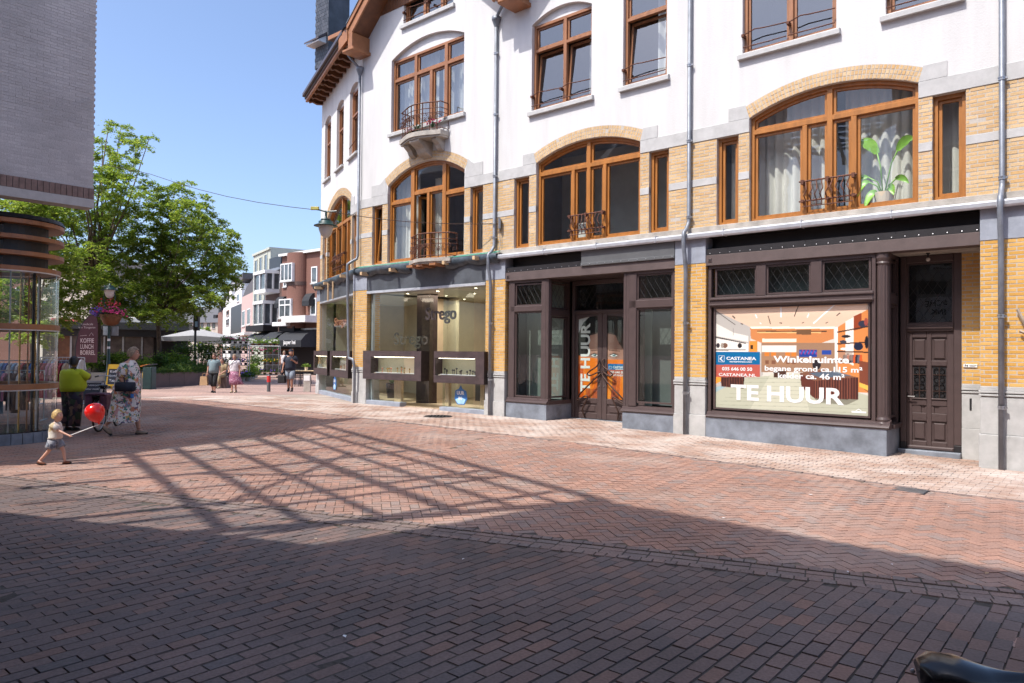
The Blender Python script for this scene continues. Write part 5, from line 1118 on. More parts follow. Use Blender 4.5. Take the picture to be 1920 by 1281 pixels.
# --- jeweller: slate frieze, frameless glass, rust-brown display boxes
slab(-15.393, -10.595, .015, .3, 3.5, 4.06, 'slate', 'frieze'); slab(-15.393, -10.595, -.02, .3, 3.425, 3.5, 'gutterzinc', 'frieze_edge')
slab(-5.2, -.0, .015, .3, 3.5, 4.06, 'slate', 'frieze', bay); slab(-5.2, 0, -.01, .3, 3.44, 3.5, 'gutterzinc', 'frieze_edge', bay)
slab(-15.393, -13.86, .0, .25, .05, .3, 'padstone', 'threshold'); slab(-12.25, -10.595, .0, .25, .05, .27, 'padstone', 'threshold'); slab(-5.2, 0, .0, .25, .05, .31, 'padstone', 'threshold', bay)
def pane(pts, m='shopglass', name='shop_glass', f=None):
    mb = MB().m(m); mb.xf = f; mb.poly(*pts); return mb.build(name, BLD)
yg = .12
pane([(-15.39, yg, .3), (-13.86, yg, .3), (-13.86, yg, 3.43), (-15.39, yg, 3.43)]); pane([(-13.86, yg, .3), (-13.86, 1.25, .3), (-13.86, 1.25, 3.43), (-13.86, yg, 3.43)]); pane([(-12.25, yg, .27), (-10.6, yg, .27), (-10.6, yg, 3.43), (-12.25, yg, 3.43)]); pane([(-12.25, 1.3, .27), (-12.25, yg, .27), (-12.25, yg, 3.43), (-12.25, 1.3, 3.43)])
pane([(-5.2, yg, .3), (0, yg, .3), (0, yg, 3.45), (-5.2, yg, 3.45)], f=bay)
slab(-14.62, -14.05, 1.28, 1.6, .1, 3.5, 'corten', 'entrance_post'); slab(-12.3, -11.95, 1.9, 2.2, .1, 3.5, 'corten', 'entrance_post')
for (x0, x1, y0, y1) in ((-15.39, -15.3, .16, .24), (-10.72, -10.6, .16, .3)): slab(x0, x1, y0, y1, .28, 3.43, 'gutterzinc', 'glazing_post')
# interior
fl = lambda z: None
mb = MB().m('cream'); mb.box(-15.5, -10.4, 5.0, 5.1, .1, 3.6); mb.box(-10.5, -10.4, .5, 5, .1, 3.6); mb.box(-15.39, -15.3, 2.6, 5, .1, 3.6); mb.m('white').box(-15.6, -10.4, .3, 5, 3.46, 3.52); mb.m('floorwood').box(-15.6, -10.4, .2, 5, .1, .2)
mb.xf = bay; mb.m('cream').box(-5.2, 0, 3.2, 3.3, .1, 3.6); mb.m('white').box(-5.3, .2, .3, 3.3, 3.46, 3.53); mb.m('floorwood').box(-5.2, 0, .2, 3.3, .1, .21); mb.m('cream').box(-5.25, -5.2, .6, 3.2, .1, 3.6); mb.xf = None
mb.build('interior_walls', BLD)
slab(-12.15, -11.3, 3.6, 3.7, 2.2, 2.5, 'bluestone', 'counter_canopy')
for (x, yy, wh) in ((-14.6, .9, 'nearest the left display box'), (-13.2, .8, 'just inside the entrance'), (-14.2, 2.1, 'behind the left entrance post'), (-12.9, 2.0, 'above the middle of the entrance aisle'), (-11.6, .7, 'above the right display box'), (-11.0, 1.6, 'beside the right wall picture'), (-12.2, 3.2, 'above the counter canopy'), (-13.6, 3.4, 'above the dark counter'), (-14.7, 3.4, 'in the far left corner')):
    mb = MB().m('white'); mb.lathe([(.05, 0), (.062, 0), (.062, -.012), (.045, -.012)], (x, yy, 3.458), 10); mb.m('spot').lathe([(.0, -.006), (.045, -.006)], (x, yy, 3.458), 10); o = mb.build('ceiling_spotlight', loc=Wd(0, 0), rz=ROT); tag(o, 'small lit ceiling spotlight of the jeweller '+wh, 'ceiling light', 'lit ceiling spotlights in the jeweller shop')
for i, (x, yy, e) in enumerate(((-14.3, 2.0, 30), (-11.8, 2.6, 30))):
    l = bpy.data.lights.new('shop_light', 'AREA'); l.energy = e; l.size = 1.6; l.color = (1, .86, .68); o = bpy.data.objects.new('shop_light', l); C.objects.link(o); o.location = Wd(x, yy, 3.42)
def display(x0, x1, z0, z1, y0, y1, label, f=None, boxlab='rust brown display box hanging in the jeweller window', fr=(.3, .2, .2, .24), items=6, open_r=False):
    O = MB().m('corten'); O.xf = f; a, b, c, d = x0+fr[0], x1-fr[1], z0+fr[2], z1-fr[3]
    O.ring([(x0, z0), (x1, z0), (x1, z1), (x0, z1)], .0001, y0, y1); 
    for (p, q, r_, s_) in ((x0, a, z0, z1), (b, x1, z0, z1), (a, b, z0, c), (a, b, d, z1)): O.bbox(p, q, y0, y1, r_, s_, .003)
    r = thing('display_box', label, 'display case', Wd(0, 0), ROT); o = O.build('box_frame', r)
    m = MB().m('cream'); m.xf = f; m.box(a, b, y1-.02, y1, c, d); m.box(a, b, y0+.12, y1, c-.002, c+.02); m.m('white').box(a+.1, b-.02, y0+.1, y1-.12, c+.02, c+.035); m.build('box_lining', r)
    g = MB().m('clear'); g.xf = f; g.poly((a, y0+.012, c), (b, y0+.012, c), (b, y0+.012, d), (a, y0+.012, d)); g.build('pane', r)
    lg = MB().m('strip'); lg.xf = f; lg.box(a+.1, b-.1, y1-.25, y1-.22, d-.012, d-.004); lg.build('light_strip', r)
    return r, (a, b, c, d)
defm('gold', (.65, .42, .12), .25, .9, var=.2, scale=30); defm('rose', (.5, .2, .12), .5, var=.3, scale=30); defm('darkstone', (.03, .03, .03), .3)
def jewels(r, a, b, y, z, n, m, f=None, seed=0, name='jewellery'):
    rr = random.Random(seed); mb = MB(); mb.xf = f
    for i in range(n):
        x = a+(b-a)*(i+.5)/n+rr.gauss(0, .02); h = .05+.08*rr.random(); mb.m(m if i % 3 else 'darkstone' if m == 'darkstone' else 'rose'); mb.lathe([(.03, 0), (.012, .012), (.01, h), (.028, h+.01), (.03, h+.035), (0, h+.05)], (x, y+rr.gauss(0, .03), z), 7)
    o = mb.build(name); o.matrix_basis = BLD.matrix_basis; tag(o, {0: 'small gold jewellery on stands in the left display box', 1: 'dark jewellery busts on the shelf of the right display box', 2: 'gold jewellery stands in the corner display box'}[seed], 'jewellery'); o['kind'] = 'stuff'; return o
ylo, yhi = -.14, .16
r1, q1_ = display(-15.36, -12.83, .93, 1.75, ylo, yhi, 'left rust brown display box with gold jewellery under the shop glass', fr=(.36, .28, .17, .17)); jewels(r1, -14.7, -13.4, .02, 1.135, 9, 'gold', seed=0)
r2, q2_ = display(-12.33, -10.5, .92, 1.75, ylo, yhi, 'right rust brown display box with dark jewellery beside the drainpipe pier', fr=(.04, .3, .19, .18)); jewels(r2, -12.2, -10.9, .02, 1.145, 12, 'darkstone', seed=1)
r3, _ = display(-5.5, -3.29, .9, 1.74, ylo, yhi, 'leftmost rust brown display box on the corner bay', bay, fr=(.1, .08, .22, .18)); r4, _ = display(-2.88, -.46, .9, 1.74, ylo, yhi, 'rust brown display box behind the cranked corner drainpipe', bay, fr=(.2, .24, .22, .18)); jewels(r4, -2.4, -.9, .1, 1.155, 6, 'gold', bay, seed=2)
for xa, xb, f, lab in ((-14.35, -14.05, None, 'leg of pale wood under the left display box'), (-12.25, -12.1, None, ''), (-10.95, -10.8, None, '')):
    slab(xa, xb, .2, .3, .28, .94, 'pine', 'box_leg', par=r1 if xa < -13 else r2)
for k, (xa, xb) in enumerate(((-14.35, -14.05), (-13.75, -13.45))):
    slab(xa, xb, .3, .32, 1.2, 1.5, 'white', 'picture_card', par=r1); slab(xa+.03, xb-.03, .29, .302, 1.24, 1.46, 'rose', 'picture_print', par=r1)
# lettering
defm('signdark', (.05, .035, .035), .5); defm('signfaint', (.085, .07, .055), .6)
t = local_empty('shop_sign', 'dark raised Strego lettering hung inside the glass right of the entrance', 'sign', 0, .34, 0); text('Strego', .5, t, 'signdark', (-13.2, 0, 2.62), bold=.006, ext=.02, width=1.2, split=True)
t = local_empty('shop_sign', 'larger brown Strego lettering low behind the glass left of the entrance', 'sign', 0, .75, 0); text('Strego', .5, t, 'signfaint', (-15.05, 0, 1.95), bold=.006, ext=.004, width=1.5, split=True)
t = thing('shop_sign', 'brown Strego lettering behind the corner bay glass', 'sign', Vector(BLD.matrix_basis @ Vector(bay(-3.95, .25, 2.6))), ROT-math.atan(.38/.925)); text('Strego', .4, t, 'rose', (0, 0, 0), bold=.004, ext=.02, width=1.6)
# blue shield-shaped window stickers
defm('stickerblue', (.03, .16, .45), .4); defm('stickerlight', (.35, .6, .85), .4)
for (x, z, f, lab, rz) in ((-11.55, .6, None, 'blue sticker with white lettering low on the shop glass right of the entrance', 0), (-3.2, .66, bay, 'narrow blue and white sticker low on the corner bay glass', -math.atan(.38/.925))):
    p = Vector(BLD.matrix_basis @ Vector(f(x, .1, z) if f else (x, .1, z))); t = thing('window_sticker', lab, 'sticker', p, ROT+rz); mb = MB().m('stickerblue'); mb.prism([(-.22, -.1), (-.12, -.24), (.14, -.24), (.24, -.08), (.2, .12), (.06, .17), (0, .27), (-.07, .17), (-.2, .12)], 0, .006); mb.build('backing', t)
    mb = MB().m('stickerlight'); mb.prism([(-.2, -.12), (-.1, -.22), (.12, -.22), (.18, -.1), (0, -.04)], -.002, .001); mb.build('wave', t); text('UUR', .13, t, 'white', (-.14, -.004, .02), bold=.004); text('IN', .12, t, 'white', (-.08, -.004, -.12), bold=.004)
# portrait panel and plant inside the jeweller
t = local_empty('wall_picture', 'tall portrait picture on the right wall inside the jeweller', 'picture', -10.9, 1.6, 0); K = Ink(0, 0, 10, 20, 24, 48); K.rect(0, 0, 10, 20, (196, 178, 160)); K.ell(6, 8, 4.5, 6.5, (186, 136, 112)); K.poly([(1, 9), (1, 1), (6, 0), (10, 2), (10, 5), (5, 3), (3, 9)], (50, 34, 30)); K.ell(4.6, 7.6, .8, .4, (40, 28, 28)); K.ell(8, 7.4, .8, .4, (40, 28, 28)); K.ell(6.5, 12, 1.2, .5, (150, 70, 66)); K.rect(0, 15, 10, 20, (90, 100, 116)); o = K.mesh('picture_panel', lambda u, v: (-.35+.7*u, 0, 1.3+2*v)); o.parent = t
tuft((-12.0, 2.4, .2), 'tall dark green plant in a black pot inside the jeweller entrance', n=40, h=1.3, pot=(.22, .5), wd=.14, spread=.5); t_ = tuft(bay(-1.6, 1.6, .2), 'green leafy plant behind the corner bay glass', n=46, h=1.2, pot=(.2, .5), wd=.16, m='banana', spread=.6)
t = local_empty('counter', 'dark jeweller counter with a pale top inside the shop', 'counter', -13.0, 3.2, .2); mb = MB().m('insidedark'); mb.bbox(-1, 1, 0, .6, 0, .95, .01); mb.build('body', t); mb = MB().m('cream'); mb.bbox(-1.05, 1.05, -.05, .65, .952, 1.0, .01); mb.build('top', t)
# ================================================================ around the square
def gp(u, v):
    d = _fw+_rt*(u-960)/FPX-_up*(v-640.5)/FPX; z = 0.
    for _ in range(6): t = (z-CH)/d[2]; p = d*t; z = gz(p[0], p[1])
    return Vector((p[0], p[1], z))
def gat(u, Y):
    d = _fw+_rt*(u-960)/FPX; x = d[0]*Y/d[1]; return Vector((x, Y, gz(x, Y)))
def zat(u, v, Y): return onray(u, v, Y).z
defm('greybrick', (.5, .49, .495), .85, var=.06, scale=4); defm('redbrick', (.2, .095, .07), .85, var=.14, scale=20); defm('darkbrick', (.12, .075, .065), .85, var=.14, scale=12)
defm('limegreen', (.47, .49, .42), .8, var=.05); defm('pinkwall', (.5, .36, .33), .85, var=.05, scale=3); defm('creamwall', (.46, .41, .35), .85, var=.1, scale=2); defm('rooftile', (.1, .1, .108), .8, var=.18, scale=14); defm('darkcladding', (.03, .035, .042), .4, var=.5, scale=30)
# ---- the building behind the photographer, in its own shade
defm('oppwall', (.2, .18, .165), .85, var=.1); defm('opprender', (.52, .5, .47), .85, var=.06)
def oppo(s0, s1, y0, z1, name, label, m, rows, cols, shopz=3.2, m2='whitepaint', rz=0):
    t = thing(name, label, 'building', Wd((s0+s1)/2, y0), ROT+rz); L = s1-s0; mb = MB().m(m); mb.box(-L/2, L/2, -10, 0, 0, min(z1, 5.2))
    if z1 > 5.2: mb.m('opprender').box(-L/2, L/2, -10, .02, 5.2, z1)
    mb.m('stone').box(-L/2-.05, L/2+.05, -10.1, .12, z1, z1+.25); mb.build('wall', t)
    for r in range(rows):
        z = shopz+.9+r*(z1-shopz)/rows
        for c in range(cols):
            x = -L/2+L*(c+.5)/cols; w = MB().m(m2); w.box(x-.65, x+.65, -.02, .05, z-.05, z+1.75); f = w.build('window', t); g = MB().m('darkglass'); g.m('blackgloss').box(x-.57, x+.57, .05, .06, z+.03, z+.82); g.box(x-.57, x+.57, .05, .06, z+.9, z+1.67); g.build('pane', f)
    for c in range(cols):
        x = -L/2+L*(c+.5)/cols; w = MB().m('brownpaint'); w.box(x-L/cols*.42, x+L/cols*.42, -.02, .05, .1, shopz-.3); f = w.build('shop_front', t); g = MB().m('blackgloss'); g.box(x-L/cols*.38, x+L/cols*.38, .05, .06, .5, shopz-.5); g.build('pane', f)
    return t
oppo(-4.75, 17, -14.5, 12.7, 'brick_building', 'tall brown brick building behind the photographer that shades the foreground', 'oppwall', 3, 7)
oppo(-15.3, -4.1, -15.95, 6.2, 'brick_building', 'low brick wing behind the photographer beneath the glass canopy', 'darkbrick', 1, 4, rz=.4)
t = thing('advertising_banner', 'white advertising banner with dark lettering on the brick building behind the photographer', 'banner', Wd(-3.75, -14.4, 3.9), ROT+PI)
mb = MB().m('white'); mb.box(-.95, .95, 0, .03, -.95, -.05); mb.m('concrete').box(-.95, .95, 0, .03, -.05, .95); mb.build('sheet', t); mb = MB().m('black'); mb.prism([(-.5, .5), (.5, .6), (.45, .1), (-.4, .05)], -.006, 0); mb.build('picture', t); text('SCHE', .3, t, 'black', (-.45, -.006, -.38), bold=.006); text('INK', .26, t, 'black', (-.4, -.006, -.68), bold=.006)
# ---- glass and steel canopy over the side passage (only its shadow shows)
cm_ = math.atan2(-.24, .971); HC = 9.7; sh = (.14*HC, .62*HC)
def cpt(r, q): return r*.971+q*.24-sh[0], -r*.24+q*.971-sh[1]
t = thing('glass_canopy', 'steel grid canopy over the side passage left of the photographer', 'canopy', Wd(*cpt(-6, -9)), 0)
def beam(r0, q0, r1, q1, w, h=.1, z=HC, nm='beam', m='steel'):
    a, b = cpt(r0, q0), cpt(r1, q1); A, B = Wd(*a), Wd(*b); d = (B-A); L = d.length; d.normalize(); n = Vector((-d.y, d.x, 0)); mb = MB().m(m); o0 = t.location
    mb.add([A+n*w/2-o0, A-n*w/2-o0, B-n*w/2-o0, B+n*w/2-o0]+[p+Vector((0, 0, h)) for p in (A+n*w/2-o0, A-n*w/2-o0, B-n*w/2-o0, B+n*w/2-o0)], [(0, 3, 2, 1), (4, 5, 6, 7), (0, 1, 5, 4), (1, 2, 6, 5), (2, 3, 7, 6), (3, 0, 4, 7)])
    for v in range(len(mb.v)): mb.v[v] = (mb.v[v][0], mb.v[v][1], mb.v[v][2]+z)
    return mb.build(nm, t)
for q, w in ((-6.85, .13), (-7.35, .07), (-7.9, .08), (-8.55, .15), (-9.3, .08), (-10.05, .1), (-10.8, .13)): beam(-11.5, q, -1.2-(abs(q)-6.85)*.22, q, w)
for r, w in ((-1.9, .14), (-3.06, .12), (-3.56, .14), (-4.6, .08), (-5.77, .16), (-6.9, .1), (-8.0, .18), (-9.3, .14)): beam(r, -12.2, r, -6.85, w, z=HC-.25)
beam(-1.15, -6.8, -2.4, -11.6, .2); beam(-3.1, -7.0, -5.8, -10.2, .07, z=HC-.3); beam(-3.4, -10.4, -6.2, -7.6, .07, z=HC-.3)
t.location.z = 0
# ---- the grey brick building that overhangs at the left
FX = -12.9; t = thing('grey_brick_building', 'pale grey brick building overhanging the square at the top left', 'building', Wd(FX, -8.29), ROT)
GB = t; mb = MB().m('greybrick'); prof = [(-.02, 4.72), (-.02, 8.8), (-7.2, 15.8), (-18, 15.8), (-18, 4.72)]
mb.prism([(-1.7, 4.52), (-.02, 4.52), (-.02, 8.8), (-1.7, 10.4)], -.34, -.03, 'x'); mb.prism([(-1.7, 4.72), (-1.7, 10.4), (-7.2, 15.8), (-18, 15.8), (-18, 4.72)], -12, -.03, 'x'); mb.build('wall', t)
mb = MB().m('stone'); mb.prism([(0, 4.36), (0, 4.52), (-1.7, 4.52), (-1.7, 4.36)], -.36, .0, 'x'); mb.prism([(-1.7, 4.36), (-1.7, 4.7), (-18, 4.7), (-18, 4.36)], -12, .0, 'x'); mb.build('lintel', t)
for i in range(30):
    y = -.09-i*.093; mb = MB().m('soldier') if 'soldier' in M else None
    if mb is None: defm('soldier', (.235, .165, .145), .85, var=.15, scale=9); mb = MB().m('soldier')
    mb.add([(0-.002*(i % 3), y, 4.525), (0-.002*(i % 3), y+.084, 4.525), (0-.002*(i % 3), y+.084, 4.72), (0-.002*(i % 3), y, 4.72), (-.1, y, 4.525), (-.1, y+.084, 4.525), (-.1, y+.084, 4.72), (-.1, y, 4.72)], [(0, 1, 2, 3), (0, 3, 7, 4), (1, 5, 6, 2), (3, 2, 6, 7), (0, 4, 5, 1)]); mb.build('brick', t)
M['greybr'] = ramp_mat('grey_face_brick', [(0, (.47, .46, .465)), (.5, (.51, .5, .505)), (1, (.545, .535, .535))], .9, bump=.2, speck=.12, dirt=.14); M['greybro'] = ramp_mat('grey_face_brick_single', [(0, (.47, .46, .465)), (.5, (.51, .5, .505)), (1, (.545, .535, .535))], .9, 'obj', bump=.2, speck=.12, dirt=.14)
fb = field(-2.6, -.0, 4.725, 8.75, .0, L=.21, H=.055, J=.006, proud=.004, dep=.03); mp_ = lambda x, y, z: (-y-.03, x, z)
fb.sort(key=lambda q: q[4]); wl_ = [o for o in t.children if o.name.startswith('wall')][0]; cache = {}
for (a, b, y0, y1, c, d) in fb[:250]:
    k = (round(b-a, 2), round(d-c, 3))
    if k not in cache:
        me = bpy.data.meshes.new('brick'); me.from_pydata([mp_(*p) for p in block(0, b-a, 0, .04, 0, d-c, .002)], [], [(0, 1, 5, 4), (4, 5, 6, 7), (1, 2, 6, 5), (2, 3, 7, 6), (3, 0, 4, 7)]); me.materials.append(M['greybro']); cache[k] = me
    o = bpy.data.objects.new('brick', cache[k]); C.objects.link(o); o.parent = wl_; o.location = (.0-y0*.5, a, c)
pieces('brickwork', wl_, [[mp_(*p) for p in block(q[0], q[1], q[2], q[3], q[4], q[5], .002)] for q in fb[250:]], M['greybr'])
# ---- the rounded glass display case beneath it
vc = Vector((-9.6, 13.6, 0)); t = thing('display_vitrine', 'rounded glass shop display case with brown wooden rings under the grey building', 'display case', vc)
mb = MB().m('bluestone')
for i in range(34):
    a0, a1 = i*2*PI/34+.006, (i+1)*2*PI/34-.006; mb = MB().m('bluestone'); mb.add([(r*math.cos(a), r*math.sin(a), z) for z in (0, .2) for r in (.8, .99) for a in (a0, a1)], [(2, 3, 7, 6), (4, 6, 7, 5), (0, 2, 6, 4), (1, 5, 7, 3)]); mb.build('base_tile', t)
def disc(z0, z1, r, m, name, r2=None): mb = MB().m(m); mb.smooth = False; mb.lathe([(0, z0), (r, z0), (r2 or r, z1), (0, z1)], n=40); return mb.build(name, t)
disc(.2, .22, .97, 'blackgloss', 'floor'); disc(4.06, 4.14, 1.04, 'black', 'roof', 1.0)
for z, r in ((3.97, 1.03), (3.69, 1.03), (3.4, 1.03), (3.13, .985)): mb = MB().m('fascia'); mb.lathe([(.55, z), (r, z), (r, z+.075), (.55, z+.075), (.55, z)], n=40); mb.build('wood_ring', t)
for z in (2.07, .98): mb = MB().m('fascia'); mb.lathe([(.85, z), (.985, z), (.985, z+.1), (.85, z+.1), (.85, z)], n=40); mb.build('wood_ring', t); mb = MB().m('white'); mb.lathe([(.93, z-.02), (.972, z-.02), (.972, z), (.93, z)], n=40); mb.build('glass_edge', t)
mb = MB().m('white'); mb.lathe([(.93, 3.11), (.972, 3.11), (.972, 3.13), (.93, 3.13)], n=40); mb.build('glass_edge', t)
for z0, z1 in ((.22, .96), (1.08, 2.05), (2.17, 3.11)): mb = MB().m('clear'); mb.smooth = True; mb.lathe([(.955, z0), (.955, z1)], n=40); mb.build('pane', t)
for z0, z1 in ((3.205, 3.4), (3.475, 3.69), (3.765, 3.97)):
    mb = MB().m('darkglass'); mb.smooth = True; mb.lathe([(.82, z0), (.82, z1)], n=40, a0=-2.6, a1=-.9); mb.build('pane', t); mb = MB().m('black'); mb.lathe([(.82, z0), (.82, z1)], n=8, a0=-.9, a1=.2); mb.build('dark_panel', t); mb = MB().m('concrete'); mb.lathe([(.5, z0), (.5, z1)], n=20); mb.build('louvre_core', t)
rr = random.Random(5)
for i in range(15):
    a = -2.9+i*.27; r = .5+.3*rr.random(); m = ('steel', 'gold', 'black', 'fascia')[i % 4]; mb = MB().m(m); mb.tube([(r*math.cos(a), r*math.sin(a), .22), (r*math.cos(a), r*math.sin(a), 3.12)], .014 if i % 4 != 2 else .025, 6); mb.build('display_rod', t)
mb = MB().m('fascia'); mb.box(-.97, -.85, -.42, -.3, .2, 4.06); mb.build('corner_post', t)
# ---- leaves, shrubs, trees
LM = {'tree': leaf_mat('tree_leaves', [(0, (.11, .17, .03)), (.4, (.165, .235, .042)), (.75, (.235, .3, .055)), (1, (.33, .37, .085))], .5), 'shrub': leaf_mat('shrub_leaves', [(0, (.03, .075, .016)), (.5, (.055, .115, .02)), (.85, (.1, .17, .025)), (1, (.16, .21, .04))], .3), 'lime': leaf_mat('lime_leaves', [(0, (.08, .16, .02)), (.6, (.15, .25, .03)), (1, (.3, .35, .07))], .35)}
defm('bark', (.12, .085, .06), .95, var=.3, scale=18, stretch=(3, 3, .6), bump=.5, bscale=60)
def leaves(name, parent, P, Nn_, L, W_, m, rr, flat=.6):
    "many leaf blades at points P, lying roughly level"
    n = len(P); P = np.asarray(P); a = rr.rand(n)*2*PI; up = np.stack([rr.randn(n)*flat, rr.randn(n)*flat, np.ones(n)], 1); up /= np.linalg.norm(up, axis=1)[:, None]
    d = np.stack([np.cos(a), np.sin(a), -.25+.3*rr.randn(n)], 1); d -= up*(d*up).sum(1)[:, None]; d /= np.linalg.norm(d, axis=1)[:, None]; s = np.cross(up, d); k = (.6+.8*rr.rand(n))[:, None]
    v = np.stack([P-d*L*k*.5, P+s*W_*k*.5, P+d*L*k*.5-up*L*.12, P-s*W_*k*.5], 1).astype(np.float32); me = bpy.data.meshes.new(name); me.vertices.add(4*n); me.vertices.foreach_set('co', v.reshape(-1)); me.loops.add(4*n); me.loops.foreach_set('vertex_index', np.arange(4*n, dtype=np.int32)); me.polygons.add(n); me.polygons.foreach_set('loop_start', (np.arange(n)*4).astype(np.int32)); me.update(calc_edges=True)
    at = me.attributes.new('rnd', 'FLOAT', 'POINT'); at.data.foreach_set('value', np.repeat(rr.rand(n), 4).astype(np.float32)); me.materials.append(m); me.polygons.foreach_set('use_smooth', [False]*n); me.update(); o = bpy.data.objects.new(name, me); C.objects.link(o); o.parent = parent; o['kind'] = 'stuff'; return o
def tree(label, u0, Y, trunk_r, clumps, vfork, n=26000, seed=1, group='robinia trees on the square'):
    rr = np.random.RandomState(seed); base = gat(u0, Y); t = thing('robinia_tree', label, 'tree', base, 0, group); f = onray(u0-2, vfork, Y)-base; mb = MB().m('bark'); mb.smooth = True
    mb.tube([(0, 0, -.1), (0, 0, .12), (.02, 0, f.z*.5), (f.x, f.y, f.z)], [trunk_r*1.4, trunk_r*1.05, trunk_r*.9, trunk_r*.75], 10); tk = mb.build('trunk', t); P = []; tot = sum(c[2]**2 for c in clumps)
    for (u, v, r) in clumps:
        rw = r*Y/FPX; dy = rr.randn()*1.5; c = onray(u, v, Y+dy)-base; mid = Vector((f.x*.5+c.x*.5, f.y*.5+c.y*.5, f.z*.55+c.z*.45)); lm = MB().m('bark'); lm.smooth = True
        lm.tube([f*.97, f.lerp(mid, .6)+Vector((rr.randn()*.1, rr.randn()*.1, 0)), mid+Vector((rr.randn()*.15, 0, .1)), c+Vector((0, 0, rw*.2))], [trunk_r*.42, trunk_r*.3, trunk_r*.18, trunk_r*.06], 6); lm.build('limb', t)
        k = int(n*r*r/tot); nt_ = max(4, k//70)      # twigs: each a flat fan of leaves
        for i in range(nt_):
            w = rr.randn(3); w /= np.linalg.norm(w); q = rw*(.35+.72*rr.rand()**.6); tc_ = np.array(c)+w*q*np.array([1, 1.15, .78]); dv = w*np.array([1, 1, .25])+np.array([0, 0, -.12]); dv /= np.linalg.norm(dv); sd = np.cross(dv, [0, 0, 1]); sd /= max(1e-3, np.linalg.norm(sd)); m = k//nt_; uu = rr.rand(m); ln = .45+.35*rr.rand()
            P.append(tc_+dv[None]*((uu-.3)*ln)[:, None]+sd[None]*(rr.randn(m)*.17*(1.1-uu*.6))[:, None]+np.stack([0*uu, 0*uu, rr.randn(m)*.05-.18*uu*uu], 1))
    leaves('crown', t, np.concatenate(P), None, .165, .066, LM['tree'], rr, .5); return t
T1 = [(100, 385, 34), (140, 300, 26), (165, 280, 22), (250, 365, 34), (205, 410, 44), (155, 500, 55), (230, 510, 44), (205, 565, 32), (180, 585, 26), (120, 590, 30), (215, 300, 34), (192, 268, 20), (226, 245, 22), (205, 230, 14), (262, 275, 26), (280, 262, 14), (240, 330, 40), (190, 335, 38), (150, 330, 40), (120, 380, 48), (175, 395, 55), (235, 400, 45), (90, 420, 50), (130, 460, 60), (190, 470, 60), (240, 470, 50), (60, 470, 50), (100, 520, 55), (170, 540, 55), (225, 545, 40), (50, 410, 40), (130, 560, 40)]
tree('tall leafy tree with a dark trunk rising behind the maroon coffee banner', 180, 36.5, .22, T1, 520, 66000, 3)
T2 = [(440, 505, 14), (428, 540, 14), (412, 555, 16), (365, 560, 34), (340, 575, 26), (300, 590, 24), (275, 580, 26), (415, 440, 20), (395, 415, 20), (370, 380, 22), (280, 470, 44), (300, 540, 40), (345, 600, 10), (325, 365, 32), (305, 400, 38), (350, 400, 36), (290, 445, 42), (335, 450, 48), (385, 440, 34), (410, 470, 34), (430, 490, 24), (370, 490, 48), (310, 505, 48), (270, 520, 38), (400, 515, 38), (350, 545, 36), (425, 520, 22), (300, 560, 30), (255, 560, 30), (385, 550, 22), (330, 575, 18), (395, 570, 12), (345, 345, 16), (448, 488, 10), (232, 590, 16)]
tree('slender leafy tree standing in the planter beside the dark pavilion', 298, 37.5, .125, T2, 585, 60000, 7)
T3 = [(15, 390, 34), (60, 385, 30), (105, 388, 26), (50, 420, 40), (20, 420, 50), (80, 400, 36), (40, 480, 60), (-20, 450, 60), (80, 480, 50), (20, 560, 55), (90, 580, 45), (-30, 550, 50), (60, 620, 30)]
tree('leafy tree seen through the glass display case at the left edge', 62, 31.0, .14, T3, 600, 40000, 9)
def shrub(label, u, Y, vtop, wpx, kind_='shrub', n=900, seed=1, z0=.0, flowers=None, L=.12, W_=.05, group=None, base=None):
    rr = np.random.RandomState(seed); b = gat(u, Y); b.z += z0; t = thing('shrub', label, 'shrub', b, 0, group); h = onray(u, vtop, Y).z-b.z; w = wpx*Y/FPX/2; P = []; mb = MB().m('bark')
    for i in range(9): a = rr.rand()*6.28; r = rr.rand()*w*.7; mb.tube([(0, 0, 0), (r*math.cos(a)*.4, r*math.sin(a)*.4, h*.5), (r*math.cos(a), r*math.sin(a), h*.85)], .012, 4)
    o = mb.build('stem', t); o['kind'] = 'stuff'; k = 14
    cs = [(rr.randn()*w*.42, rr.randn()*w*.35, h*(.25+.62*rr.rand())) for _ in range(k)]
    for i in range(n): c = cs[i % k]; s = min(w, h)*.24; P.append((c[0]+rr.randn()*s, c[1]+rr.randn()*s, max(.03, c[2]+rr.randn()*s*.8)))
    leaves('foliage', t, P, None, L, W_, LM[kind_], rr, .8)
    if flowers:
        fm = MB().m(flowers)
        for i in range(22): c = cs[i % k]; fm.ball((c[0]+rr.randn()*w*.2, c[1]-abs(rr.randn())*w*.25, c[2]+rr.rand()*h*.15), .035, 6, 4)
        o = fm.build('blossom', t); o['kind'] = 'stuff'
    return t
# ---- planter bed
A0, A1, A2_ = gat(150, 33.2), gat(289, 33.0), gat(398, 37.0); defm('planterbrown', (.14, .095, .085), .8, var=.1, scale=3); defm('planterpale', (.42, .37, .32), .8, var=.08, scale=3); defm('soil', (.05, .04, .03), .95, var=.3, scale=20)
t = thing('planter_bed', 'raised planting bed with a brown wall in the middle of the square', 'planter', A1)
def pwall(a, b, m, n):
    for i in range(n):
        p, q = a.lerp(b, i/n)-A1, a.lerp(b, (i+1)/n)-A1; d = (q-p).normalized(); nrm = Vector((-d.y, d.x, 0)); p = p+d*.006; q = q-d*.006; mb = MB().m(m); mb.add([p, q, q+nrm*.12, p+nrm*.12]+[v+Vector((0, 0, .66)) for v in (p, q, q+nrm*.12, p+nrm*.12)], [(4, 5, 6, 7), (0, 1, 5, 4), (1, 2, 6, 5), (2, 3, 7, 6), (3, 0, 4, 7)]); mb.build('wall_panel', t)
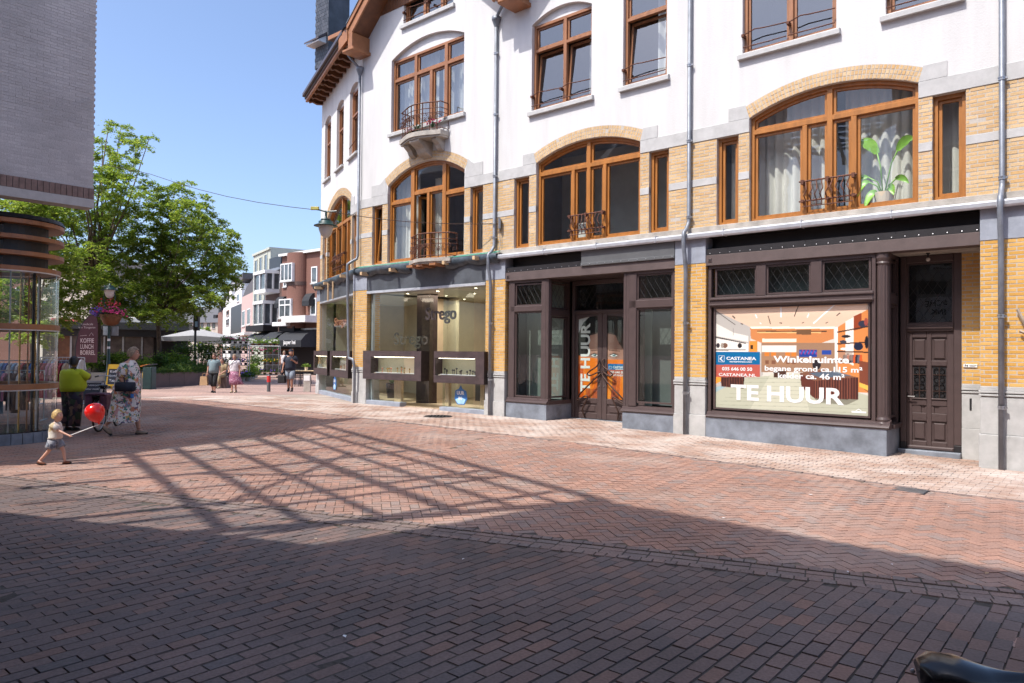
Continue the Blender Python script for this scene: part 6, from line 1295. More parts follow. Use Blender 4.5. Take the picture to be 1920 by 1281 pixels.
pwall(A0, A1, 'planterpale', 3); pwall(A1, A2_, 'planterbrown', 4)
mb = MB().m('soil'); B0, B2 = gat(140, 40), gat(405, 43); mb.poly(*[(p.x-A1.x, p.y-A1.y, .58) for p in (A0+Vector((0, .1, 0)), A1+Vector((0, .1, 0)), A2_+Vector((0, .1, 0)), B2, B0)]); mb.build('soil', t)
rr = np.random.RandomState(21); P = []
for i in range(7000):
    k = rr.rand(); a = A1.lerp(A2_, k); y = rr.rand()**1.2*2.4; P.append((a.x+rr.randn()*.05, a.y+.15+y, a.z+.6+abs(rr.randn())*.12+.12*y))
gob = leaves('low_grass', None, P, None, .2, .022, LM['shrub'], rr, 1.6)
sh_ = [(172, 34, 655, 46, 'lime', 4), (205, 34.5, 662, 44, 'shrub', 5), (232, 34.5, 660, 44, 'lime', 6), (262, 35, 662, 44, 'lime', 7), (300, 36, 664, 40, 'shrub', 8), (330, 37, 655, 42, 'lime', 9), (318, 37.5, 668, 40, 'shrub', 10), (352, 38.5, 640, 40, 'shrub', 11), (378, 39.5, 632, 44, 'shrub', 12), (398, 40, 640, 44, 'shrub', 13), (158, 34.5, 668, 30, 'shrub', 14), (345, 36.5, 676, 40, 'shrub', 15)]
lab = ['yellow-green shrub in the planter at the foot of the maroon banner', 'dark green shrub in the planter left of the flower basket post', 'light green shrub in the planter right of the flower basket post', 'light green shrub in the planter behind the woman in the floral dress', 'green shrub at the foot of the slender tree in the planter', 'light green shrub in the planter right of the slender tree', 'low dark shrub in the planter before the terrace', 'tall dark shrub in the planter under the grey parasol', 'tall flowering shrub with white blossoms under the parasol', 'tall dark shrub at the right end of the planter', 'low dark shrub behind the green shirted woman', 'low shrub at the front of the planter under the tall flowering shrub']
for i, (u, Y, vt, w, kd, sd_) in enumerate(sh_): shrub(lab[i], u, Y, vt, w, kd, 1100, sd_, .55, 'white' if i == 8 else None, group='shrubs in the planting bed')
gob.location = (0, 0, 0); tag(gob, 'low green grass filling the front of the planting bed', 'grass')
# ---- buildings round the square and down the street
class Front:
    "a facade seen in the photograph between two image columns at two distances; x runs right along it, z up"
    def __init__(s, u0, Y0, u1, Y1):
        s.a, s.b = gat(u0, Y0), gat(u1, Y1); s.a.z = s.b.z = 0; s.d = (s.b-s.a).normalized(); s.rz = math.atan2(s.d.y, s.d.x); s.L = (s.b-s.a).length; s.n = Vector((-s.d.y, s.d.x, 0))
    def x(s, u):
        d = _fw+_rt*(u-960)/FPX; k = (d[0]*s.a.y-d[1]*s.a.x)/(d[1]*s.d.x-d[0]*s.d.y); return k
    def Y(s, u): return s.a.y+s.d.y*s.x(u)
    def z(s, u, v): return zat(u, v, s.Y(u))
def house(F, name, label, m, vtl, depth=8, cat='building', ridge=None):
    t = thing(name, label, cat, F.a, F.rz); zt = F.z(*vtl); mb = MB().m(m); mb.box(0, F.L, 0, depth, 0, zt); mb.build('wall', t); t['zt'] = zt; return t, zt
def hwin(t, F, u0, u1, v0, v1, fm='white', gm='darkglass', cols=1, rows=1, y=-.05, fr=.09, curtain=True):
    x0, x1 = F.x(u0), F.x(u1); um = (u0+u1)/2; z1, z0 = F.z(um, v0), F.z(um, v1); mb = MB().m(fm); mb.ring([(x0, z0), (x1, z0), (x1, z1), (x0, z1)], fr, y, .06); w = mb.build('window', t)
    for i in range(1, cols): mb = MB().m(fm); x = x0+(x1-x0)*i/cols; mb.box(x-fr/2, x+fr/2, y+.01, .05, z0, z1); mb.build('mullion', w)
    if rows == 2: mb = MB().m(fm); z = z0+(z1-z0)*.68; mb.box(x0, x1, y+.01, .05, z-fr/2, z+fr/2); mb.build('transom', w)
    g = MB().m('winglass'); g.box(x0+fr*.8, x1-fr*.8, y+.035, y+.05, z0+fr*.8, z1-fr*.8); g.build('pane', w); s = MB().m('stone'); s.box(x0-.05, x1+.05, y-.06, .02, z0-.08, z0); s.build('sill', w); return w
defm('winglass', (.1, .12, .13), .08, var=.3, scale=1.2, spec=.8)
def awning(t, F, u0, u1, va, vb, out=1.1, m='awning', name='awning'):
    x0, x1 = F.x(u0), F.x(u1); um = (u0+u1)/2; zt, zb = F.z(um, va), F.z(um, vb); mb = MB().m(m); h = zt-zb; pr = [(0, zt), (-out*.35, zt-h*.05), (-out*.75, zt-h*.3), (-out, zt-h*.62), (-out, zb), (0, zb)]
    mb.prism(pr[::-1], x0, x1, 'x'); return mb.build(name, t)
defm('awning', (.018, .02, .024), .7, var=.15, scale=6)
# brown brick corner house with a round bay and black awnings
F = Front(527, 56, 605, 52.5); t, zt = house(F, 'brick_house', 'red-brown brick house with a round bay and black awnings across the street', 'redbrick', (560, 477), 9)
mb = MB().m('whitepaint'); mb.box(-.15, F.L+.1, -.25, 9, zt, zt+.18); mb.build('roof', t)
xc = F.x(558); rad = .46*(F.x(572)-F.x(541)); mb = MB().m('redbrick'); zb0, zb1 = F.z(556, 616), F.z(556, 476); mb.lathe([(rad*1.0, zb0), (rad, zb1), (0, zb1)], (xc, 0, 0), 18, PI, 2*PI, 1, .75); bw = mb.build('round_bay', t)
mb = MB().m('darkbrick'); mb.lathe([(rad*1.02, F.z(556, 537)), (rad*1.05, F.z(556, 530)), (rad*.98, F.z(556, 530))], (xc, 0, 0), 18, PI, 2*PI, 1, .77); mb.build('brick_band', bw)
for (u0, u1, v0, v1, c, r, y) in ((541, 563, 562, 597, 2, 2, -rad*.75-.12), (543, 565, 496, 529, 3, 1, -rad*.75-.12), (530, 536, 563, 600, 1, 1, -.06), (530.5, 537, 500, 538, 1, 1, -.06), (582, 593, 559, 591, 1, 1, -.06), (583, 594, 500, 531, 1, 1, -.06)): hwin(t, F, u0, u1, v0, v1, cols=c, rows=r, y=y)
for (u0, u1, va, vb) in ((524, 536, 556, 578), (576, 589, 550, 574)): awning(t, F, u0, u1, va, vb, .5, name='window_awning')
x0, x1 = F.x(532), F.x(560); mb = MB().m('white'); mb.bbox(x0, x1, -rad*.75-.3, 0, F.z(546, 613), F.z(546, 605), .05); mb.build('sign_box', t); mb = MB().m('black'); mb.box(F.x(538), F.x(566), -rad*.7, 0, F.z(550, 622), F.z(550, 613)); mb.build('bay_base', t)
mb = MB().m('whitepaint'); mb.box(F.x(558), F.x(603), -1.4, 0, F.z(575, 606), F.z(575, 594)); mb.build('flat_canopy', t); mb = MB().m('white'); mb.box(0, F.L, -.1, .02, F.z(560, 619), F.z(560, 616)); mb.build('ledge', t)
mb = MB().m('black'); mb.box(0, F.L, -.05, .02, 0, F.z(560, 622)); mb.build('shop_front', t)
for u0, u1 in ((527, 546), (549, 552)): 
    hwin(t, F, u0, u1, 655, 690, fm='fascia', cols=2)
for (u0, u1, va, vb) in ((519, 545, 622, 651), (551, 598, 619, 651)): awning(t, F, u0, u1, va, vb, 1.5)
text('jasper hei', .42, t, 'white', (F.x(565), -1.515, F.z(575, 646)), bold=.008, width=F.x(588)-F.x(565))
# narrow house with white bay and its awnings
F = Front(496, 60.5, 527, 57.5); t, zt = house(F, 'brick_house', 'narrow dark brick house with a white bay window and a white balcony', 'darkbrick', (512, 509), 8)
mb = MB().m('zinc'); mb.box(-.1, F.L+.05, -.2, 8, zt, zt+.2); mb.build('roof', t); mb = MB().m('darkcladding'); mb.box(F.x(505), F.L, -.1, .5, zt+.2, zt+1.1); mb.build('roof_storey', t)
for v0, v1, nm in ((572, 608, 'bay_window'), (517, 545, 'bay_window')):
    x0, x1 = F.x(497), F.x(520) if v0 > 550 else F.x(523); z1, z0 = F.z(508, v0), F.z(508, v1); mb = MB().m('white'); d = 1.1
    mb.prism([(x0, 0), (x0+.45, -d), (x1-.1, -d), (x1, 0)], z0-.3, z0, 'z'); mb.prism([(x0-.1, 0), (x0+.4, -d-.1), (x1-.05, -d-.1), (x1+.1, 0)], z1, z1+.25, 'z'); 
    for p, q in (((x0, 0), (x0+.45, -d)), ((x0+.45, -d), (x1-.1, -d)), ((x1-.1, -d), (x1, 0))):
        for k in (0, .5, 1): cx, cy = p[0]+(q[0]-p[0])*k, p[1]+(q[1]-p[1])*k; mb.box(cx-.07, cx+.07, cy-.04, cy+.1, z0, z1)
    w = mb.build(nm, t); g = MB().m('winglass'); g.prism([(x0+.06, .02), (x0+.48, -d+.05), (x1-.14, -d+.05), (x1-.06, .02)], z0, z1, 'z'); g.build('pane', w)
mb = MB().m('black'); mb.box(F.x(484+3), F.x(521), -1.2, 0, F.z(505, 622), F.z(505, 611)); mb.build('bay_base', t)
for (u0, u1) in ((484, 500), (502, 519)): awning(t, F, u0, u1, 625 if u0 < 490 else 621, 650, 1.4)
text('jasper', .3, t, 'white', (F.x(498.5), -1.415, F.z(500, 646)), bold=.006, width=F.x(506)-F.x(498.5)); mb = MB().m('black'); mb.box(0, F.L, -.04, 0, 0, F.z(510, 640)); mb.build('shop_front', t)
# pale grey-green house with tall windows
F = Front(473, 68, 505, 63); t, zt = house(F, 'rendered_house', 'tall pale grey-green house with three rows of tall narrow windows', 'limegreen', (490, 474), 9); mb = MB().m('limegreen'); mb.box(-.05, F.L, -.12, 9, zt, zt+.2); mb.build('parapet', t)
for (v0, v1, dv) in ((487, 531, -9), (545, 581, -5), (589, 623, -3)):
    for k, (a, b) in enumerate(((476, 481), (484.5, 490), (494, 500))): hwin(t, F, a, b, v0+dv*k*.6, v1+dv*k*.5, fm='limegreen', fr=.1)
# pink house with a dark mansard
F = Front(452, 84, 473, 76); t, zt = house(F, 'pink_house', 'pink plastered house with a black mansard roof down the street', 'pinkwall', (462, 553), 8)
mb = MB().m('rooftile'); z2 = F.z(468, 533); mb.prism([(0, zt), (F.L, zt), (F.L, z2+.6), (F.L*.35, z2)], .1, 8); mb.build('roof', t)
for a, b in ((453.5, 459), (463, 469)): hwin(t, F, a, b, 583-(a-453)*.4, 612-(a-453)*.3)
mb = MB().m('whitepaint'); mb.box(F.x(446), F.L, -.8, 0, F.z(460, 630), F.z(460, 625)); mb.build('flat_canopy', t)
# dark clad house, white gabled house, red brick house further on
F = Front(432, 95, 452, 86); t, zt = house(F, 'clad_house', 'house with dark patterned cladding and a white dormer down the street', 'darkcladding', (442, 573), 8); mb = MB().m('white'); mb.prism([(0, zt), (F.L, zt+.0), (F.L, zt+2.4), (F.L*.55, zt+2.0), (0, zt+.6)], 0, 8); mb.build('dormer', t); hwin(t, F, 443, 448, 551, 566)
mb = MB().m('black'); mb.box(F.x(436), F.x(440), .5, 2, zt, zt+3.4); mb.box(F.x(444), F.x(447), .5, 1.5, zt+2, zt+3.4); mb.build('chimney', t); mb = MB().m('rooftile'); mb.prism([(F.L*.5, zt+2.2), (F.L+.5, zt+2.9), (F.L+.5, zt+3.6), (F.L*.6, zt+3)], 0, 6); mb.build('roof', t)
F = Front(415, 112, 433, 97); t, zt = house(F, 'white_house', 'white gabled house with dark dormers down the street', 'whitepaint', (425, 585), 8); mb = MB().m('white'); mb.prism([(0, zt), (F.L, zt), (F.L, zt+3.6)], 0, .4); mb.build('gable', t); mb = MB().m('rooftile'); mb.prism([(0, zt), (F.L, zt+3.6), (F.L, zt+4.6), (F.L*.4, zt+3), (-.3, zt+.4)], .2, 8); mb.build('roof', t)
for u, v in ((416, 571), (421, 562), (428, 549)): mb = MB().m('black'); xx = F.x(u); z = F.z(u, v); mb.box(xx-.5, xx+.5, -.2, 2, z-1.2, z+.9); mb.build('dormer', t)
for a, b in ((424, 429),): hwin(t, F, a, b, 582, 592, fm='fascia'); hwin(t, F, a, b, 599, 610, fm='black')
mb = MB().m('creamwall'); mb.prism([(F.x(423), F.z(425, 562)), (F.x(432), F.z(430, 558)), (F.x(441), F.z(436, 545)), (F.x(424), F.z(430, 544))], 2, 8); mb.build('roof_gable', t)
F = Front(408, 120, 416, 110); t, zt = house(F, 'brick_house', 'narrow red brick house with a dark roof far down the street', 'redbrick', (412, 585), 8); mb = MB().m('rooftile'); mb.prism([(-.4, zt), (F.L+.2, zt+.9), (F.L, zt+2), (F.L*.4, zt+1.6)], 0, 8); mb.build('roof', t); mb = MB().m('black'); mb.box(F.x(409), F.x(411), 0, 1, zt, zt+2.2); mb.build('chimney', t)
# slate roofed row in the background
F = Front(325, 128, 412, 122); t, zt = house(F, 'slate_roofed_house', 'long low house with a grey slate roof closing the view', 'creamwall', (370, 604), 9); mb = MB().m('rooftile'); zr = F.z(345, 569); mb.add([(-2, -.4, zt), (F.L+2, -.4, zt-.2), (F.L+2, 5, zr-1.2), (-2, 5, zr)], [(0, 1, 2, 3)]); mb.poly((-2, -.4, zt), (-2, 5, zr), (-2, 10, zt)); mb.poly((F.L+2, -.4, zt), (F.L+2, 10, zt), (F.L+2, 5, zr-1.2)); mb.poly((-2, 5, zr), (F.L+2, 5, zr-1.2), (F.L+2, 10, zt), (-2, 10, zt)); mb.build('roof', t)
for u in (355, 376, 388, 398): hwin(t, F, u, u+5, 606, 616, fm='black')
for u, v in ((349, 579), (399, 584), (388, 594)): mb = MB().m('black'); xx = F.x(u); z = F.z(u, v); mb.box(xx-.4, xx+.4, 1.5, 3, z-.6, z+.4); mb.build('roof_window', t)
rrn = 0
for i, (u, Y, vt, w) in enumerate(((342, 100, 598, 22), (352, 98, 604, 20), (378, 104, 603, 22), (392, 102, 606, 16))): shrub('bright green tree crown before the slate roofed house, number one from the left'.replace('number one', ('first', 'second', 'third', 'fourth')[i]), u, Y, vt, w, 'lime', 500, 40+i, 0, L=.35, W_=.2, group='green crowns before the slate roof')
# cream building behind the trees
F = Front(180, 50, 334, 55); t, zt = house(F, 'cream_building', 'cream stuccoed building with a wrought balcony behind the trees', 'creamwall', (330, 500), 9)
for a, b, v0, v1 in ((242, 257, 560, 590), (220, 234, 548, 588), (284, 292, 560, 607), (303, 311, 560, 607), (200, 214, 550, 590), (262, 272, 540, 590)): hwin(t, F, a, b, v0, v1)
mb = MB().m('whitepaint'); mb.box(F.x(331), F.L+.3, -.3, .3, 0, zt); mb.build('corner_pilaster', t); mb = MB().m('whitepaint'); mb.box(F.x(318), F.L+.5, -.6, .3, F.z(330, 560), F.z(330, 556)); mb.build('cornice', t)
mb = MB().m('concrete'); x0, x1 = F.x(274), F.x(328); z0 = F.z(300, 609); mb.box(x0, x1, -1.1, 0, z0-.15, z0); bl = mb.build('balcony', t); mb = MB().m('blackgloss'); z1 = F.z(300, 586)
mb.box(x0, x1, -1.1, -1.06, z1-.04, z1); mb.box(x0, x1, -1.1, -1.06, z0+.05, z0+.09)
for i in range(22): x = x0+(x1-x0)*i/21; mb.box(x-.015, x+.015, -1.1, -1.07, z0, z1)
for i in range(21): x = x0+(x1-x0)*(i+.5)/21; mb.tube([(x+.09*math.cos(q), -1.085, (z0+z1)/2+.16*math.sin(q)) for q in [k*.8 for k in range(9)]], .012, 4, False)
o = mb.build('railing', bl)
# dark flat-roofed pavilion
F = Front(60, 43, 356, 46); t = thing('pavilion', 'dark flat-roofed restaurant pavilion behind the planter', 'pavilion', F.a, F.rz); zt, zb = F.z(250, 606), F.z(250, 632)
defm('pavdark', (.028, .032, .035), .45, var=.12, scale=2); mb = MB().m('pavdark'); mb.box(0, F.L, -1, 6, (zt+zb)/2, zt); mb.m('black').box(0, F.L-.3, -.6, 6, zb, (zt+zb)/2); mb.build('roof', t); mb = MB().m('insidedark'); mb.box(0, F.L-.4, 2.5, 5, 0, zb); mb.build('wall', t)
defm('screen', (.12, .1, .09), .12, var=.3, scale=1.2)
for i, (a, b) in enumerate(((136, 160), (162, 196), (198, 231), (233, 266), (268, 289), (110, 134))): mb = MB().m('screen' if i != 5 else 'soffit'); mb.box(F.x(a), F.x(b), -.35, -.3, .1, zb); w = mb.build('glass_screen', t); mb = MB().m('steel'); mb.box(F.x(a)-.06, F.x(a)+.04, -.4, -.28, .1, zb); mb.build('screen_post', w)
mb = MB().m('blackgloss'); mb.add([(F.x(313), -1.2, F.z(313, 636)), (F.x(352), -1.2, F.z(352, 645)), (F.x(352), .4, F.z(352, 634)), (F.x(313), .4, F.z(313, 633))], [(0, 1, 2, 3)]); mb.build('terrace_blind', t)
t2 = thing('air_conditioner', 'white air conditioning unit on the pavilion roof', 'air conditioner', F.a+F.d*F.x(261)+Vector((0, 0, zt)), F.rz); mb = MB().m('white'); mb.bbox(-.65, .65, -.5, .1, 0, zat(261, 593, 43)-zt, .03); mb.build('casing', t2); mb = MB().m('black'); mb.lathe([(0, 0), (.28, 0)], (0, 0, 0), 20); o = mb.build('fan_grille', t2); o.location = (.1, -.505, .42); o.rotation_euler = (PI/2, 0, 0)
# red-edged shop awning half hidden behind the banner
F2 = Front(95, 47, 146, 48); defm('redcloth', (.35, .03, .05), .7); t = thing('shop_awning', 'dark red shop awning above the left end of the pavilion', 'awning', F2.a, F2.rz); mb = MB().m('redcloth'); z1, z0 = F2.z(120, 597), F2.z(120, 604); mb.prism([(0, z1), (-1.5, z0), (-1.5, z0-.15), (0, z1-.15)], 0, F2.L, 'x'); mb.build('cloth', t)
t = thing('red_house', 'red-brown brick house half hidden behind the trees on the left', 'building', gat(40, 56), 0); mb = MB().m('redbrick'); mb.box(-14, 7, 0, 8, 0, 7.5); mb.build('wall', t)
for i in range(3): mb = MB().m('white'); mb.ring([(i*2-.5, 4.6), (i*2+.5, 4.6), (i*2+.5, 6.4), (i*2-.5, 6.4)], .1, -.06, .02); w = mb.build('window', t); g = MB().m('winglass'); g.box(i*2-.42, i*2+.42, -.03, -.01, 4.68, 6.32); g.build('pane', w)
# ================================================================ people
def simple(name, col, rough=.8, **k): M[name] = mat(name, col, rough, **k); return name
simple('skin', (.5, .27, .19), .55, var=.05); simple('skinchild', (.58, .33, .24), .55, var=.04); simple('skintan', (.4, .2, .13), .55, var=.05); simple('skindark', (.16, .085, .055), .5, var=.05)
simple('eye', (.02, .015, .012), .3); simple('eyewhite', (.7, .68, .65), .4); simple('lip', (.4, .13, .11), .5)
def print_cloth(name, base, tones, scale=14, amount=.45):
    m = bpy.data.materials.new(name); m.use_nodes = True; t = m.node_tree; b = t.nodes['Principled BSDF']; b.inputs['Roughness'].default_value = .85; L = t.links.new
    tx = t.nodes.new('ShaderNodeTexCoord'); v = t.nodes.new('ShaderNodeTexVoronoi'); v.inputs['Scale'].default_value = scale; n = t.nodes.new('ShaderNodeTexNoise'); n.inputs['Scale'].default_value = scale*.8
    ad = t.nodes.new('ShaderNodeMixRGB'); ad.inputs[0].default_value = .12; L(tx.outputs['Object'], ad.inputs[1]); L(n.outputs['Color'], ad.inputs[2]); L(tx.outputs['Object'], n.inputs[0]); L(ad.outputs[0], v.inputs['Vector'])
    r = t.nodes.new('ShaderNodeValToRGB'); r.color_ramp.interpolation = 'CONSTANT'; e = r.color_ramp.elements; st = [base]+tones+[base]
    while len(e) < len(st): e.new(.5)
    for i, c in enumerate(st): e[i].position = (0 if i == 0 else (1-amount)*.5+amount*(i-1)/len(tones)); e[i].color = (*c, 1)
    sp = t.nodes.new('ShaderNodeSeparateColor'); L(v.outputs['Color'], sp.inputs[0]); L(sp.outputs[0], r.inputs[0]); L(r.outputs[0], b.inputs['Base Color']); M[name] = m
print_cloth('floral', (.66, .64, .62), [(.05, .2, .16), (.5, .2, .12), (.12, .1, .16), (.55, .3, .3), (.04, .13, .06), (.5, .36, .12), (.2, .2, .28)], 24, .5)
print_cloth('darkfloral', (.025, .02, .022), [(.12, .06, .07), (.05, .07, .04), (.2, .12, .08), (.04, .03, .05)], 13, .55)
print_cloth('childshirt', (.66, .62, .55), [(.5, .4, .24), (.6, .5, .44)], 10, .25); print_cloth('childshorts', (.2, .22, .26), [(.08, .09, .12), (.3, .3, .32)], 22, .5); print_cloth('pinkskirt', (.32, .12, .19), [(.5, .3, .38), (.22, .08, .14)], 26, .4)
simple('limeshirt', (.52, .6, .02), .8, var=.06, bump=.2, bscale=9); simple('hairblack', (.012, .01, .01), .5); simple('hairgrey', (.3, .22, .15), .7, var=.35, scale=26); simple('hairblond', (.5, .33, .13), .6, var=.3, scale=26); simple('hairbrown', (.1, .05, .03), .6, var=.2, scale=26)
simple('greyblue', (.16, .22, .24), .85, var=.1); simple('whitecloth', (.68, .64, .66), .85); simple('blackcloth', (.014, .014, .016), .85); simple('navy', (.012, .016, .032), .8, var=.2); simple('shortsgrey', (.22, .26, .31), .85); simple('beige', (.45, .36, .24), .85); simple('tanbag', (.42, .27, .14), .7); simple('sandal', (.16, .055, .025), .6); simple('shoe', (.3, .23, .17), .7); simple('khaki', (.3, .23, .13), .85); simple('balloonred', (.72, .015, .012), .16, spec=.6, var=.02); simple('pinkbag', (.13, .05, .085), .75, var=.25, scale=14); simple('rubber', (.015, .015, .016), .7)
def loft(mb, secs, n=16, cap=True):
    vs = []; fs = []
    for (cx, cy, cz, rx, ry) in secs:
        for j in range(n): q = 2*PI*j/n; vs.append((cx+rx*math.cos(q), cy+ry*math.sin(q), cz))
    k = len(secs)
    for i in range(k-1):
        for j in range(n): fs.append((i*n+j, i*n+(j+1) % n, (i+1)*n+(j+1) % n, (i+1)*n+j))
    if cap: fs += [tuple(range(n))[::-1], tuple(range((k-1)*n, k*n))]
    mb.add(vs, fs)
STAND = dict(pelvis=(0, 0, .93), spine=(0, .01, 1.12), chest=(0, 0, 1.32), neck=(0, .015, 1.46), head=(0, 0, 1.6),
             shL=(.17, .01, 1.4), elL=(.22, .03, 1.13), wrL=(.24, -.03, .89), shR=(-.17, .01, 1.4), elR=(-.22, .03, 1.13), wrR=(-.24, -.03, .89),
             hiL=(.09, 0, .9), knL=(.1, -.01, .49), anL=(.1, .03, .08), hiR=(-.09, 0, .9), knR=(-.1, -.01, .49), anR=(-.1, .03, .08))
def person(label, pos, rz, H=1.7, pose={}, bulk=1., skin='skin', headr=1., gaze=0., group=None, fingers=True, feet=True, toe=None):
    k = H/1.72; J = {n: Vector(pose.get(n, v))*k for n, v in STAND.items()}; t = thing('person', label, 'person', pos, rz, group)
    names = list(J); names.remove('head'); V = [J[n] for n in names]; ix = {n: i for i, n in enumerate(names)}; b = bulk*k
    rad = dict(pelvis=.125*b, spine=.115*b, chest=.125*b, neck=.055*k, shL=.062*b, shR=.062*b, elL=.04*b, elR=.04*b, wrL=.028*k, wrR=.028*k, hiL=.088*b, hiR=.088*b, knL=.056*b, knR=.056*b, anL=.038*k, anR=.038*k)
    E = [('pelvis', 'spine'), ('spine', 'chest'), ('chest', 'neck')]+[(a+s, c+s) for s in 'LR' for a, c in (('sh', 'el'), ('el', 'wr'), ('hi', 'kn'), ('kn', 'an'))]+[('chest', 'shL'), ('chest', 'shR'), ('pelvis', 'hiL'), ('pelvis', 'hiR')]
    R_ = [rad[n] for n in names]; E = [(ix[a], ix[c]) for a, c in E]
    V.append(J['neck']+(J['head']-J['neck'])*.55); R_.append(.052*k); E.append((ix['neck'], len(V)-1))
    for s in 'LR':
        pl = J['wr'+s]+(J['wr'+s]-J['el'+s]).normalized()*.07*k; V.append(pl); R_.append(.03*k); E.append((ix['wr'+s], len(V)-1))
    me = bpy.data.meshes.new('body'); me.from_pydata([tuple(v) for v in V], E, []); o = bpy.data.objects.new('body', me); C.objects.link(o)
    sk = o.modifiers.new('s', 'SKIN'); 
    for i, v in enumerate(me.skin_vertices[0].data): v.radius = (R_[i], R_[i]); v.use_root = (i == 0)
    ss = o.modifiers.new('u', 'SUBSURF'); ss.levels = 1; ss.render_levels = 1
    dg = bpy.context.evaluated_depsgraph_get(); m2 = bpy.data.meshes.new_from_object(o.evaluated_get(dg)); bpy.data.objects.remove(o)
    mb = MB().m(skin); mb.smooth = True; mb.add([tuple(v.co) for v in m2.vertices], [tuple(p.vertices) for p in m2.polygons])
    h = J['head']; hr = .098*k*headr; g = gaze; fx, fy = math.sin(g), -math.cos(g); sx, sy = math.cos(g), math.sin(g)
    W_ = lambda a, f, z: (h.x+sx*a+fx*f, h.y+sy*a+fy*f, h.z+z)
    n = 14; vs = []; fs = []          # head: rounder at the back, narrower at the chin
    for i in range(11):
        th = PI*i/10; zz = math.cos(th); w = math.sin(th)
        for j in range(n):
            q = 2*PI*j/n; a, f = math.cos(q)*w*.78*hr, math.sin(q)*w*.98*hr; jaw = max(0, -zz); a *= 1-.3*jaw; f = f*(1-.12*jaw)+.16*hr*jaw
            vs.append(W_(a, f, zz*1.2*hr))
    for i in range(10):
        for j in range(n): fs.append((i*n+j, (i+1)*n+j, (i+1)*n+(j+1) % n, i*n+(j+1) % n))
    mb.add(vs, fs); mb.ball(W_(0, .98*hr, -.15*hr), .17*hr, 8, 5, (.8, .9, 1.5)); 
    for s in (-1, 1): mb.ball(W_(s*.8*hr, -.02*hr, -.05*hr), .2*hr, 7, 5, (.5, .8, 1.2))
    if fingers:
        for s in 'LR':
            w = J['wr'+s]; d = (w-J['el'+s]).normalized(); c = w+d*.075*k; sd = d.cross(Vector((0, 1, 0))); sd = sd.normalized() if sd.length > .2 else Vector((1, 0, 0)); pn = d.cross(sd)
            mb.ball(tuple(w+d*.055*k), .036*k, 8, 5, (.8, 1, 1.1))
            for f_ in range(4): o_ = sd*(f_-1.5)*.018*k; L_ = (.062, .072, .068, .054)[f_]*k; mb.tube([c+o_, c+o_+d*L_*.5+pn*.008*k, c+o_+d*L_*.85+pn*.03*k], [.0095*k, .009*k, .007*k], 5)
            mb.tube([w+d*.03*k+sd*.02*k, w+d*.06*k+sd*.045*k, w+d*.095*k+sd*.05*k+pn*.01*k], [.011*k, .01*k, .008*k], 5)
    if feet:
        for s in 'LR':
            a = J['an'+s]; td = Vector((toe or {}).get(s, (0, -1, -.2))).normalized(); mb.tube([a-td*.03*k, a+td*.05*k+Vector((0, 0, -.03*k)), a+td*.13*k+Vector((0, 0, -.05*k))], [.035*k, .035*k, .025*k], 8)
    body = mb.build('body', t)
    fm = MB().m('eye')
    for s in (-1, 1): fm.m('eyewhite').ball(W_(s*.33*hr, .86*hr, .08*hr), .12*hr, 6, 4, (1.2, .6, .7)); fm.m('eye').ball(W_(s*.33*hr, .92*hr, .08*hr), .075*hr, 6, 4); fm.m('hairbrown').tube([W_(s*.16*hr, .93*hr, .3*hr), W_(s*.36*hr, .9*hr, .36*hr), W_(s*.52*hr, .78*hr, .28*hr)], .03*hr, 4)
    fm.m('lip').ball(W_(0, .93*hr, -.52*hr), .2*hr, 8, 4, (1.2, .5, .35)); fm.build('face', body)
    t['k'] = k; return t, J, k, W_, hr
def hair(t, W_, hr, m, style='short', vol=1.1):
    mb = MB().m(m); mb.smooth = True; rr = random.Random(4); n, r0 = 16, 9; vs = []; fs = []
    for i in range(r0):
        th = PI*.62*i/(r0-1)
        for j in range(n):
            q = 2*PI*j/n; f = math.sin(q); lim = th*(1.0 if f < .15 else .78 if f < .45 else .5) if style != 'long' else th*(1.25 if f < .2 else .75); e = vol*(1+.05*math.sin(j*2.7+i*1.9)+rr.gauss(0, .012)); vs.append(W_(math.cos(q)*math.sin(lim)*.84*hr*e, f*math.sin(lim)*1.02*hr*e-.05*hr, math.cos(lim)*1.24*hr*e))
    for i in range(r0-1):
        for j in range(n): fs.append((i*n+j, (i+1)*n+j, (i+1)*n+(j+1) % n, i*n+(j+1) % n))
    mb.add(vs, fs); return mb.build('hair', t)
def torso(t, J, m, z_lo, rx=.185, ry=.125, k=1, belly=0., name='shirt', sleeves=.5, neck=True, hem=1.0, sl_r=.066, extra=()):
    mb = MB().m(m); mb.smooth = True; p, s, c, nk = J['pelvis'], J['spine'], J['chest'], J['neck']; lo = Vector((p.x, p.y, z_lo))
    secs = [(lo.x, lo.y, lo.z, rx*hem*.98*k, ry*hem*1.05*k), (p.x*.5+s.x*.5, p.y*.5+s.y*.5-belly*.6, (p.z+s.z)/2, rx*.98*k, (ry+belly*.7)*k), (s.x, s.y-belly*.4, s.z+.04*k, rx*.95*k, (ry+belly*.5)*k), (c.x, c.y-.01, c.z-.03*k, rx*1.0*k, ry*1.02*k), (c.x, c.y, c.z+.06*k, rx*.95*k, ry*.86*k), (c.x*.4+nk.x*.6, c.y*.4+nk.y*.6, nk.z-.035*k, rx*.55*k, ry*.6*k), (nk.x, nk.y, nk.z+.005, .07*k, .065*k)]
    loft(mb, secs, 18)
    for S in 'LR':
        a, e, w = J['sh'+S], J['el'+S], J['wr'+S]; ip = a.lerp(Vector((c.x, c.y, a.z)), .35)
        path = [ip, a, a.lerp(e, min(1, sleeves))] if sleeves <= 1 else [ip, a, e, e.lerp(w, sleeves-1)]; mb.tube(path, [sl_r*1.05*k, sl_r*1.15*k]+[sl_r*1.0*k]*(len(path)-2), 10)
    return mb.build(name, t)
